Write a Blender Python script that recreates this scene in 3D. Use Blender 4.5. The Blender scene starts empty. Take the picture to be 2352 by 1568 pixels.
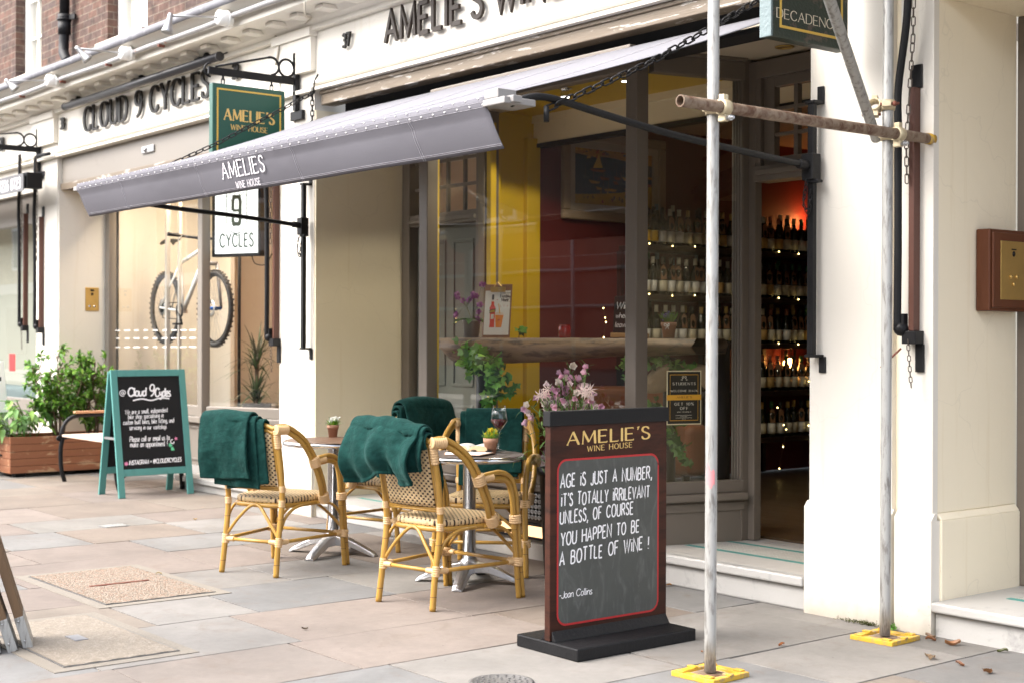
import bpy, math, random
from mathutils import Vector, Matrix, noise
R = math.radians
random.seed(7)
SC = bpy.context.scene
COL = SC.collection

# ------------------------------------------------------------------ camera, world, sun, exposure
CAM_H, YAW, ROLL = 1.36, R(51.2), R(0.2)
cam_data = bpy.data.cameras.new('camera')
cam_data.sensor_width = 36.0
cam_data.lens = 50.0
cam_data.shift_y = -0.0022
cam_data.clip_end = 500
cam_data.dof.use_dof = True
cam_data.dof.focus_distance = 7.3
cam_data.dof.aperture_fstop = 3.2
cam = bpy.data.objects.new('camera', cam_data)
COL.objects.link(cam)
cam.matrix_world = Matrix.Translation((0, 0, CAM_H)) @ Matrix.Rotation(YAW, 4, 'Z') @ Matrix.Rotation(R(90), 4, 'X') @ Matrix.Rotation(ROLL, 4, 'Z')
SC.camera = cam

SUN_EL, SUN_AZ = 46, 206          # compass style: direction the light comes from
sd = Vector((math.sin(R(SUN_AZ)) * math.cos(R(SUN_EL)), math.cos(R(SUN_AZ)) * math.cos(R(SUN_EL)), math.sin(R(SUN_EL))))
world = bpy.data.worlds.new('World'); SC.world = world; world.use_nodes = True
wn = world.node_tree; wn.nodes.clear()
wo = wn.nodes.new('ShaderNodeOutputWorld'); wb = wn.nodes.new('ShaderNodeBackground'); ws = wn.nodes.new('ShaderNodeTexSky')
ws.sky_type = 'NISHITA'; ws.sun_disc = False; ws.sun_elevation = R(SUN_EL); ws.sun_rotation = R(SUN_AZ)
ws.dust_density = 4.0; ws.air_density = 0.7; ws.ozone_density = 0.3
wb.inputs['Strength'].default_value = 0.15
whs = wn.nodes.new('ShaderNodeHueSaturation'); whs.inputs['Saturation'].default_value = 0.5   # overcast: the sky's blue is thinned out
wn.links.new(ws.outputs[0], whs.inputs['Color']); wn.links.new(whs.outputs[0], wb.inputs[0]); wn.links.new(wb.outputs[0], wo.inputs[0])
sun_d = bpy.data.lights.new('sun', 'SUN'); sun_d.energy = 0.95; sun_d.angle = R(95); sun_d.color = (1, 0.97, 0.92)
sun = bpy.data.objects.new('sun', sun_d); COL.objects.link(sun)
sun.rotation_euler = sd.to_track_quat('Z', 'Y').to_euler()
SC.view_settings.view_transform = 'Standard'; SC.view_settings.look = 'None'
SC.view_settings.exposure = 2.28; SC.view_settings.gamma = 1.0
SC.cycles.use_denoising = True
SC.cycles.max_bounces = 10; SC.cycles.transparent_max_bounces = 16; SC.cycles.glossy_bounces = 4
SC.cycles.caustics_reflective = False; SC.cycles.caustics_refractive = False
SC.cycles.sample_clamp_indirect = 4.0

# ------------------------------------------------------------------ measuring: a sight line met with a known plane
FPX, PCX, PCY = 3267.0, 1176.0, 779.0
FW = Vector((-math.sin(YAW), math.cos(YAW), 0)); RT = Vector((math.cos(YAW), math.sin(YAW), 0))
def at(px, py, X=None, Y=None, Z=None, D=None):
    a = (px - PCX) / FPX; b = (PCY - py) / FPX
    c, s = math.cos(ROLL), math.sin(ROLL)
    d = FW + RT * (a * c - b * s) + Vector((0, 0, a * s + b * c))
    if X is not None: t = X / d.x
    elif Y is not None: t = Y / d.y
    elif Z is not None: t = (Z - CAM_H) / d.z
    else: t = D
    return Vector((0, 0, CAM_H)) + d * t

# ------------------------------------------------------------------ objects
def tag(o, label=None, cat=None, group=None, kind=None):
    if label: o['label'] = label
    if cat: o['category'] = cat
    if group: o['group'] = group
    if kind: o['kind'] = kind
    return o
def thing(name, label, cat, loc=(0, 0, 0), rz=0, group=None):
    o = bpy.data.objects.new(name, None); COL.objects.link(o)
    o.location = loc; o.rotation_euler = (0, 0, rz); o.empty_display_size = 0.05
    return tag(o, label, cat, group)
def copy_tree(o, parent=None):
    c = o.copy(); COL.objects.link(c)
    if parent is not None: c.parent = parent
    for ch in list(o.children): copy_tree(ch, c)
    return c

class MB:
    def __init__(s): s.v = []; s.f = []; s.sm = []; s.mi = []; s.m = 0; s.tint = []; s.t = (1, 1, 1)
    def add(s, vs, fs, smooth=False):
        o = len(s.v); s.v += [tuple(v) for v in vs]
        for f in fs:
            s.f.append(tuple(i + o for i in f)); s.sm.append(smooth); s.mi.append(s.m); s.tint.append(s.t)
        return s
    def box(s, x0, x1, y0, y1, z0, z1):
        v = [(x, y, z) for z in (z0, z1) for y in (y0, y1) for x in (x0, x1)]
        return s.add(v, [(0, 2, 3, 1), (4, 5, 7, 6), (0, 1, 5, 4), (2, 6, 7, 3), (0, 4, 6, 2), (1, 3, 7, 5)])
    def obox(s, c, ax, ay, az):          # oriented box: centre and three half axes
        c, ax, ay, az = map(Vector, (c, ax, ay, az))
        v = [c + ax * i + ay * j + az * k for k in (-1, 1) for j in (-1, 1) for i in (-1, 1)]
        return s.add(v, [(0, 2, 3, 1), (4, 5, 7, 6), (0, 1, 5, 4), (2, 6, 7, 3), (0, 4, 6, 2), (1, 3, 7, 5)])
    def bar(s, a, b, w, h, up=(0, 0, 1)):  # box beam from a to b
        a, b = Vector(a), Vector(b); d = (b - a); L = d.length; d.normalize()
        sd_ = d.cross(Vector(up))
        if sd_.length < 1e-4: sd_ = d.cross(Vector((1, 0, 0)))
        sd_.normalize(); u = sd_.cross(d)
        return s.obox((a + b) / 2, d * L / 2, sd_ * w / 2, u * h / 2)
    def tube(s, pts, r, n=8, cap=True, smooth=True, closed=False):
        pts = [Vector(p) for p in pts]; N = len(pts)
        rs = list(r) if isinstance(r, (list, tuple)) else [r] * N
        def tan(i):
            if closed: return (pts[(i + 1) % N] - pts[i - 1]).normalized()
            return (pts[min(i + 1, N - 1)] - pts[max(i - 1, 0)]).normalized()
        t0 = tan(0); ref = Vector((0, 0, 1)) if abs(t0.z) < .9 else Vector((1, 0, 0))
        nn = t0.cross(ref).normalized(); vs = []; fs = []
        for i in range(N):
            t = tan(i); nn = (nn - t * nn.dot(t))
            nn = nn.normalized() if nn.length > 1e-6 else t.orthogonal().normalized()
            b = t.cross(nn)
            for k in range(n):
                a = 2 * math.pi * k / n
                vs.append(pts[i] + (nn * math.cos(a) + b * math.sin(a)) * rs[i])
        for i in range(N if closed else N - 1):
            j = (i + 1) % N
            for k in range(n):
                fs.append((i * n + k, i * n + (k + 1) % n, j * n + (k + 1) % n, j * n + k))
        s.add(vs, fs, smooth)
        if cap and not closed:
            o = len(s.v) - N * n
            s.f.append(tuple(o + k for k in range(n))[::-1]); s.f.append(tuple(o + (N - 1) * n + k for k in range(n)))
            s.sm += [False, False]; s.mi += [s.m, s.m]; s.tint += [s.t, s.t]
        return s
    def lathe(s, prof, n=24, c=(0, 0, 0), smooth=True, axis=None, cap=True):
        vs = []; fs = []; N = len(prof); c = Vector(c)
        q = Vector(axis).to_track_quat('Z', 'Y') if axis is not None else None
        for r, z in prof:
            for k in range(n):
                a = 2 * math.pi * k / n
                p = Vector((r * math.cos(a), r * math.sin(a), z))
                vs.append(c + (q @ p if q else p))
        for i in range(N - 1):
            for k in range(n):
                fs.append((i * n + k, i * n + (k + 1) % n, (i + 1) * n + (k + 1) % n, (i + 1) * n + k))
        s.add(vs, fs, smooth)
        o = len(s.v) - N * n
        if not cap or prof[0] == prof[-1]: return s
        if prof[0][0] > 1e-5: s.f.append(tuple(o + k for k in range(n))[::-1]); s.sm.append(False); s.mi.append(s.m); s.tint.append(s.t)
        if prof[-1][0] > 1e-5: s.f.append(tuple(o + (N - 1) * n + k for k in range(n))); s.sm.append(False); s.mi.append(s.m); s.tint.append(s.t)
        return s
    def grid(s, fn, nu, nv, smooth=True):
        vs = [fn(i / nu, j / nv) for j in range(nv + 1) for i in range(nu + 1)]
        fs = [(j * (nu + 1) + i, j * (nu + 1) + i + 1, (j + 1) * (nu + 1) + i + 1, (j + 1) * (nu + 1) + i) for j in range(nv) for i in range(nu)]
        return s.add(vs, fs, smooth)
    def prism(s, poly, a, b):            # polygon (3-D points) swept by vector b-a
        d = Vector(b) - Vector(a); n = len(poly); P = [Vector(p) for p in poly]
        vs = P + [p + d for p in P]
        fs = [tuple(range(n))[::-1], tuple(range(n, 2 * n))] + [(i, (i + 1) % n, (i + 1) % n + n, i + n) for i in range(n)]
        return s.add(vs, fs)
    def sphere(s, c, r, n=10, m=6, sz=1):
        prof = [(max(1e-6, r * math.sin(math.pi * i / m)), -r * sz * math.cos(math.pi * i / m)) for i in range(m + 1)]
        return s.lathe(prof, n, c)
    def build(s, name, mat, parent=None, bevel=0, solid=0, sub=0, seg=2, fixn=False):
        me = bpy.data.meshes.new(name); me.from_pydata(s.v, [], s.f)
        mats = mat if isinstance(mat, (list, tuple)) else [mat]
        for m in mats: me.materials.append(m)
        me.polygons.foreach_set('use_smooth', s.sm)
        if len(mats) > 1: me.polygons.foreach_set('material_index', s.mi)
        if any(t != (1, 1, 1) for t in s.tint):
            ca = me.color_attributes.new('tint', 'FLOAT_COLOR', 'CORNER'); k = 0; buf = []
            for p, t in zip(me.polygons, s.tint): buf += [t[0], t[1], t[2], 1.0] * p.loop_total
            ca.data.foreach_set('color', buf)
        me.update()
        if fixn:
            import bmesh
            bm = bmesh.new(); bm.from_mesh(me); bmesh.ops.recalc_face_normals(bm, faces=bm.faces); bm.to_mesh(me); bm.free()
        o = bpy.data.objects.new(name, me); COL.objects.link(o)
        if parent is not None: o.parent = parent
        if solid: md = o.modifiers.new('solid', 'SOLIDIFY'); md.thickness = solid; md.offset = 0
        if sub: md = o.modifiers.new('sub', 'SUBSURF'); md.levels = sub; md.render_levels = sub
        if bevel:
            md = o.modifiers.new('bev', 'BEVEL'); md.width = bevel; md.segments = seg; md.limit_method = 'ANGLE'; md.angle_limit = R(40)
        return o
def catmull(pts, n=6, closed=False):
    P = [Vector(p) for p in pts]; out = []; N = len(P)
    rng = range(N) if closed else range(N - 1)
    for i in rng:
        if closed: p0, p1, p2, p3 = P[i - 1], P[i], P[(i + 1) % N], P[(i + 2) % N]
        else: p0, p1, p2, p3 = P[max(i - 1, 0)], P[i], P[i + 1], P[min(i + 2, N - 1)]
        for k in range(n):
            t = k / n
            out.append(0.5 * ((2 * p1) + (p2 - p0) * t + (2 * p0 - 5 * p1 + 4 * p2 - p3) * t * t + (3 * p1 - p0 - 3 * p2 + p3) * t ** 3))
    if not closed: out.append(P[-1])
    return out
def quadmesh(p, mb=None):
    mb = mb or MB(); mb.add(p, [tuple(range(len(p)))]); return mb

# ------------------------------------------------------------------ materials
class NT:
    def __init__(s, name):
        s.m = bpy.data.materials.new(name); s.m.use_nodes = True; s.t = s.m.node_tree; s.t.nodes.clear()
        s.out = s.t.nodes.new('ShaderNodeOutputMaterial')
    def n(s, t, **kw):
        x = s.t.nodes.new('ShaderNode' + t)
        for k, v in kw.items():
            if hasattr(x, k): setattr(x, k, v)
            else: x.inputs[k].default_value = v
        return x
    def l(s, a, b): s.t.links.new(a, b)
    def mix(s, fac, a, b, blend='MIX'):
        x = s.t.nodes.new('ShaderNodeMix'); x.data_type = 'RGBA'; x.blend_type = blend
        for sock, val in ((x.inputs[0], fac), (x.inputs[6], a), (x.inputs[7], b)):
            if isinstance(val, bpy.types.NodeSocket): s.l(val, sock)
            elif isinstance(val, (int, float)): sock.default_value = val
            else: sock.default_value = (val[0], val[1], val[2], 1)
        return x.outputs[2]
    def math(s, op, a, b=None, c=None):
        x = s.t.nodes.new('ShaderNodeMath'); x.operation = op
        for i, val in enumerate((a, b, c)):
            if val is None: continue
            if isinstance(val, bpy.types.NodeSocket): s.l(val, x.inputs[i])
            else: x.inputs[i].default_value = val
        return x.outputs[0]
    def ramp(s, fac, stops):
        x = s.t.nodes.new('ShaderNodeValToRGB'); e = x.color_ramp.elements
        while len(e) < len(stops): e.new(0.5)
        for i, (p, c) in enumerate(stops):
            e[i].position = p; e[i].color = (c, c, c, 1) if isinstance(c, (int, float)) else (c[0], c[1], c[2], 1)
        s.l(fac, x.inputs[0]); return x.outputs[0]
    def coord(s, scale=(1, 1, 1), kind='Object'):
        c = s.t.nodes.new('ShaderNodeTexCoord'); m = s.t.nodes.new('ShaderNodeMapping'); m.inputs['Scale'].default_value = scale
        s.l(c.outputs[kind], m.inputs[0]); return m.outputs[0]
    def noise(s, vec, scale=5, detail=4, rough=.55, dist=0):
        x = s.t.nodes.new('ShaderNodeTexNoise'); x.inputs['Scale'].default_value = scale; x.inputs['Detail'].default_value = detail
        x.inputs['Roughness'].default_value = rough; x.inputs['Distortion'].default_value = dist
        if vec is not None: s.l(vec, x.inputs['Vector'])
        return x.outputs[0]
    def bump(s, h, strength=.3, dist=.01):
        x = s.t.nodes.new('ShaderNodeBump'); x.inputs['Strength'].default_value = strength; x.inputs['Distance'].default_value = dist
        s.l(h, x.inputs['Height']); return x.outputs[0]
    def bsdf(s, color, rough=.5, metal=0, spec=.5, normal=None, **kw):
        b = s.t.nodes.new('ShaderNodeBsdfPrincipled')
        for sock, val in ((b.inputs['Base Color'], color), (b.inputs['Roughness'], rough), (b.inputs['Metallic'], metal), (b.inputs['Specular IOR Level'], spec)):
            if isinstance(val, bpy.types.NodeSocket): s.l(val, sock)
            elif isinstance(val, (int, float)): sock.default_value = val
            else: sock.default_value = (val[0], val[1], val[2], 1)
        if normal is not None: s.l(normal, b.inputs['Normal'])
        for k, v in kw.items(): b.inputs[k.replace('_', ' ')].default_value = v
        s.l(b.outputs[0], s.out.inputs[0]); return b
def dk(c, f): return tuple(x * f for x in c)
def paint(name, c, rough=.5, var=.12, scale=3, dirt=None, bump=.08, metal=0, spec=.5, grain=60, stretch=(1, 1, 1), c2=None, thr=(.5, .62)):
    """a surface of one colour with soft mottling, optional worn / dirty second colour in patches, fine grain in the normal"""
    t = NT(name); v = t.coord(stretch)
    n1 = t.noise(v, scale, 5)
    col = t.mix(n1, dk(c, 1 - var), dk(c, 1 + var))
    if c2 is not None:
        n2 = t.noise(v, scale * 2.3, 8, .65, .4)
        col = t.mix(t.ramp(n2, [(thr[0], 0), (thr[1], 1)]), col, c2)
    g = t.noise(v, grain, 3)
    rr = t.math('MULTIPLY_ADD', n1, .2, rough - .1)
    t.bsdf(col, rr, metal, spec, t.bump(g, bump, .01) if bump else None)
    return t.m
def weathered(name, c, bump=.08, grain=20):
    # painted render: faint roller texture, hairline marks, drip streaks and a grubby band near the ground
    t = NT(name); v = t.coord(); n1 = t.noise(v, 1.3, 5); col = t.mix(n1, dk(c, .95), dk(c, 1.05))
    st = t.noise(t.coord((9, 9, .35)), 2.0, 5, .6); col = t.mix(t.ramp(st, [(.60, 0), (.78, .30)]), col, (c[0] * .72, c[1] * .62, c[2] * .42))
    ck = t.n('TexVoronoi'); ck.feature = 'DISTANCE_TO_EDGE'; ck.inputs['Scale'].default_value = 1.1; nv = t.n('TexNoise'); nv.inputs['Scale'].default_value = 6; t.l(v, nv.inputs['Vector'])
    mv = t.n('VectorMath'); mv.operation = 'MULTIPLY_ADD'; t.l(nv.outputs['Color'], mv.inputs[0]); mv.inputs[1].default_value = (.22, .22, .22); t.l(v, mv.inputs[2]); t.l(mv.outputs[0], ck.inputs['Vector'])
    col = t.mix(t.ramp(ck.outputs['Distance'], [(.0012, .14), (.003, 0)]), col, dk(c, .45))
    sp = t.n('SeparateXYZ'); t.l(v, sp.inputs[0]); base = t.ramp(t.math('ADD', sp.outputs[2], t.math('MULTIPLY', t.noise(v, 14, 5), .12)), [(.05, .75), (.20, 0)])
    col = t.mix(base, col, (.38, .33, .25)); chips = t.noise(v, 55, 3, .7); col = t.mix(t.math('MULTIPLY', t.ramp(chips, [(.68, 0), (.71, .8)]), t.ramp(sp.outputs[2], [(.0, 1), (.35, .0)])), col, (.16, .13, .10))
    t.bsdf(col, .55, 0, .4, t.bump(t.math('ADD', t.noise(v, grain, 4), t.math('MULTIPLY', ck.outputs['Distance'], .0)), bump, .012)); return t.m
def emit(name, c, strength):
    t = NT(name); e = t.n('Emission'); e.inputs[0].default_value = (*c, 1); e.inputs[1].default_value = strength
    t.l(e.outputs[0], t.out.inputs[0]); return t.m
def tinted(name, rough=.6, bump=.15, grain=40, var=.25, spec=.4, trans=0, scale=12):
    t = NT(name); a = t.n('Attribute'); a.attribute_name = 'tint'; v = t.coord()
    n1 = t.noise(v, scale, 4); k = t.ramp(n1, [(.3, 1 - var), (.7, 1 + var)])
    col = t.mix(1.0, a.outputs[0], k, 'MULTIPLY')
    b = t.bsdf(col, rough, 0, spec, t.bump(t.noise(v, grain, 3), bump, .01))
    if trans:
        tr = t.n('BsdfTranslucent'); t.l(col, tr.inputs[0]); mx = t.n('MixShader'); mx.inputs[0].default_value = trans
        t.l(b.outputs[0], mx.inputs[1]); t.l(tr.outputs[0], mx.inputs[2]); t.l(mx.outputs[0], t.out.inputs[0])
    return t.m
def pane_mat(name, tint=(1, 1, 1), ior=1.75):
    t = NT(name); tr = t.n('BsdfTransparent'); tr.inputs[0].default_value = (*tint, 1)
    g = t.n('BsdfGlossy'); g.inputs['Roughness'].default_value = 0.0; g.inputs[0].default_value = (1, 1, 1, 1)
    v = t.coord(); g_n = t.bump(t.noise(v, 1.3, 1), .015, .05); t.l(g_n, g.inputs['Normal'])
    f0 = ((ior - 1) / (ior + 1)) ** 2; geo = t.n('NewGeometry'); dt = t.n('VectorMath'); dt.operation = 'DOT_PRODUCT'; t.l(geo.outputs['Normal'], dt.inputs[0]); t.l(geo.outputs['Incoming'], dt.inputs[1])
    k5 = t.math('POWER', t.math('SUBTRACT', 1.0, t.math('ABSOLUTE', dt.outputs['Value'])), 5.0); fl = t.math('MULTIPLY_ADD', k5, 1 - f0, f0)
    mx = t.n('MixShader'); t.l(fl, mx.inputs[0]); t.l(tr.outputs[0], mx.inputs[1]); t.l(g.outputs[0], mx.inputs[2]); t.l(mx.outputs[0], t.out.inputs[0])
    return t.m
def glass_mat(name, c=(1, 1, 1), rough=0.0, ior=1.45):
    t = NT(name); g = t.n('BsdfGlass'); g.inputs[0].default_value = (*c, 1); g.inputs['Roughness'].default_value = rough; g.inputs['IOR'].default_value = ior
    t.l(g.outputs[0], t.out.inputs[0]); return t.m

M = {}
M['cream'] = paint('cream_paint', (.86, .81, .71), .55, .04, 1.5, bump=.05, grain=25)
M['cream'] = weathered('cream_paint', (.70, .665, .595), .06, 25)
M['cream_bounce'] = weathered('cream_bounce_paint', (.84, .755, .58), .14, 16)  # yellower copy of the cream paint, warm bounce light put into the colour
M['stonebeige'] = weathered('beige_wall_paint', (.82, .735, .56), .2, 12)
M['taupe'] = paint('taupe_paint', (.165, .138, .112), .42, .08, 2, bump=.04)
M['taupe_lt'] = paint('light_taupe_paint', (.20, .178, .152), .45, .07, 2, bump=.04, c2=(.16, .14, .12), thr=(.6, .8))
M['peeling'] = paint('peeling_paint', (.16, .125, .088), .6, .1, 4, c2=(.40, .37, .33), stretch=(.35, 1, 3), thr=(.57, .6), bump=.4, grain=12)
M['black'] = paint('black_paint', (.008, .008, .009), .5, .2, 4, bump=.06, spec=.25)
M['black_worn'] = paint('worn_black_iron', (.009, .009, .010), .5, .3, 5, c2=(.075, .07, .065), thr=(.68, .74), bump=.2, spec=.25)
M['dark_void'] = paint('dark_canvas_box', (.01, .01, .012), .8, .1)
M['yellow'] = paint('yellow_wall_paint', (.60, .40, .012), .5, .06, 2)
M['red'] = paint('dark_red_wall_paint', (.105, .011, .010), .6, .1, 2)
M['white'] = paint('white_paint', (.82, .81, .78), .45, .03, 2, bump=.03)
M['lead'] = paint('lead_sheet', (.125, .125, .14), .6, .2, 6, c2=(.22, .22, .235), thr=(.5, .7), bump=.3, grain=14)
M['stone'] = paint('sill_stone', (.56, .50, .43), .7, .12, 6, bump=.3)
M['marble'] = paint('worn_marble', (.42, .41, .39), .4, .08, 4, c2=(.24, .235, .23), thr=(.58, .75), bump=.1)
M['concrete'] = paint('step_concrete', (.44, .415, .38), .75, .12, 8, bump=.35, grain=80)
M['teal'] = paint('teal_painted_wood', (.085, .275, .25), .55, .1, 5, stretch=(1, 1, .3), c2=(.065, .21, .195), thr=(.56, .7), bump=.12)
M['chalk_black'] = paint('chalkboard', (.014, .014, .0145), .75, .15, 3, spec=.2)
M['chalk_grey'] = paint('smudged_chalkboard', (.075, .078, .072), .75, .28, 2.2, c2=(.115, .12, .108), thr=(.5, .78))
M['chalk'] = paint('white_chalk_ink', (.86, .85, .86), .8, .04, 30, bump=0)
M['gold'] = paint('gold_lettering', (.72, .49, .16), .45, .08, 20, bump=0)
M['goldtrim'] = paint('gold_trim', (.66, .44, .08), .4, .08, 20, bump=0)
M['brass'] = paint('brushed_brass', (.58, .39, .13), .38, .12, 12, metal=.85, bump=.06)
M['chrome'] = paint('polished_aluminium', (.72, .72, .73), .16, .05, 8, metal=1, bump=.02)
M['cast'] = paint('cast_aluminium', (.58, .58, .59), .34, .15, 18, metal=1, bump=.25, c2=(.42, .36, .29), thr=(.6, .72))
M['galv'] = paint('galvanised_steel', (.40, .40, .385), .45, .14, 7, metal=.3, bump=.15, stretch=(3, 3, .5), c2=(.21, .20, .185), thr=(.5, .64))
M['rust'] = paint('rusty_steel', (.235, .175, .125), .65, .3, 9, metal=.1, c2=(.10, .045, .024), thr=(.44, .62), bump=.45, grain=30)
M['rustred'] = paint('rust_bolt', (.16, .05, .03), .7, .2, 20, bump=.4)
M['coupler'] = paint('zinc_coupler', (.62, .53, .36), .5, .2, 20, metal=.5, bump=.35, grain=30)
M['yplastic'] = paint('yellow_plastic', (.60, .36, .03), .55, .08, 6, c2=(.30, .22, .12), thr=(.50, .64), bump=.1)
M['cane'] = paint('rattan_cane', (.52, .285, .062), .38, .16, 9, c2=(.36, .17, .03), thr=(.58, .74), bump=.05, spec=.5)
M['binding'] = paint('rattan_binding', (.66, .44, .225), .5, .1, 25, bump=.2)
M['awning_top'] = paint('lit_mauve_canvas', (.165, .165, .185), .75, .05, 2, bump=.08, grain=120)  # canopy's lighter copy of the awning canvas, light from above put into the colour
M['thread'] = paint('pale_thread', (.34, .33, .36), .8, .03)
M['stitch'] = paint('white_thread', (.75, .72, .76), .8, .03)
M['greensign'] = paint('green_sign_paint', (.018, .085, .062), .38, .12, 3, bump=.03)
M['greenold'] = paint('weathered_green_paint', (.018, .03, .02), .5, .2, 4, c2=(.075, .06, .045), thr=(.58, .62), bump=.3, stretch=(1, 1, 1.6))
M['paleblue'] = paint('flaking_pale_paint', (.17, .225, .235), .6, .15, 8, c2=(.10, .11, .06), thr=(.58, .64), bump=.4)
M['bronze'] = paint('bronze_letter_metal', (.035, .026, .02), .5, .12, 10, spec=.25, bump=.03)
M['letterblack'] = paint('dark_letter_metal', (.014, .012, .010), .5, .2, 10, spec=.25, bump=.03)
M['darkwood'] = paint('dark_stained_wood', (.050, .016, .009), .6, .5, 3, stretch=(1, .6, 3), c2=(.022, .009, .006), thr=(.46, .66), bump=.08, spec=.2)
M['mahogany'] = paint('mahogany', (.105, .034, .014), .45, .3, 7, stretch=(2, 2, .4), bump=.06, spec=.3)
M['plankwood'] = paint('weathered_board', (.15, .09, .047), .75, .3, 5, stretch=(2.5, 2.5, .25), c2=(.24, .13, .055), thr=(.58, .7), bump=.35)
M['planter'] = paint('red_brown_stained_wood', (.27, .105, .048), .65, .2, 3, stretch=(2, .6, 2), c2=(.46, .28, .16), thr=(.57, .62), bump=.2)
M['benchwood'] = paint('pale_worn_slats', (.60, .46, .37), .65, .12, 8, stretch=(.5, 3, 2), c2=(.36, .22, .14), thr=(.6, .7), bump=.2)
M['armwood'] = paint('orange_worn_wood', (.48, .26, .14), .55, .15, 8, bump=.15)
M['slatwood'] = paint('table_slat_wood', (.17, .098, .062), .42, .2, 8, stretch=(.4, 3, 1), c2=(.11, .06, .04), thr=(.5, .65), bump=.15)
M['slatgrey'] = paint('dark_table_slat_wood', (.105, .085, .075), .4, .2, 8, stretch=(.4, 3, 1), bump=.15)
M['terracotta'] = paint('terracotta', (.42, .225, .145), .75, .08, 12, bump=.15)
M['soil'] = paint('soil', (.035, .024, .016), .95, .3, 20, bump=.8)
M['paper'] = paint('paper', (.80, .79, .74), .7, .02, 4, bump=0)
M['pageedge'] = paint('page_edges', (.66, .46, .27), .8, .08, 40, bump=.2)
M['pinkboard'] = paint('pale_hardboard', (.55, .36, .26), .6, .08, 20)
M['glass'] = pane_mat('window_glass', (.97, .98, .97), 1.95)
M['glass38'] = pane_mat('shop_window_glass', (.97, .98, .97), 1.95)
M['wineglass'] = glass_mat('clear_glass')
M['wine'] = paint('red_wine', (.07, .005, .010), .08, .05, 3, bump=0, spec=.6)
M['bottleglass'] = paint('dark_bottle_glass', (.006, .009, .005), .12, .2, 6, bump=0, spec=.6)
M['leaf'] = tinted('leaf', .42, .1, 30, .25, .5, .3)
M['petal'] = tinted('petal', .6, .1, 40, .12, .3, .3)
M['tint'] = tinted('tinted_surface', .55, .05, 40, .08)
M['bark'] = paint('bark', (.14, .095, .062), .85, .3, 20, bump=.6)
M['rubber'] = paint('tyre_rubber', (.035, .033, .032), .75, .2, 20, bump=.5, grain=60)
M['bikewhite'] = paint('white_frame_paint', (.80, .80, .79), .3, .02, 3, bump=0)
M['bikegrey'] = paint('grey_fork_paint', (.22, .22, .23), .4, .08, 3, bump=0)
M['steelblue'] = paint('blue_hub', (.02, .12, .42), .35, .1, 5, metal=.5, bump=0)
M['steel'] = paint('dull_steel', (.42, .42, .42), .42, .12, 8, metal=.8, bump=.05)
M['orangewall'] = paint('warm_orange_wall', (.62, .42, .28), .7, .05, 1)
M['leather'] = paint('tan_leather', (.22, .075, .022), .38, .2, 6, bump=.2)
M['floorwood'] = paint('worn_floorboards', (.055, .032, .016), .45, .3, 3, stretch=(.3, 3, 1), bump=.15)
M['shelfwood'] = paint('dark_shelf_wood', (.018, .008, .006), .5, .3, 4)
M['slab'] = paint('live_edge_timber', (.20, .135, .082), .6, .3, 3, stretch=(.7, 2, 3), c2=(.06, .045, .035), thr=(.52, .62), bump=.6, grain=14)
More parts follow.
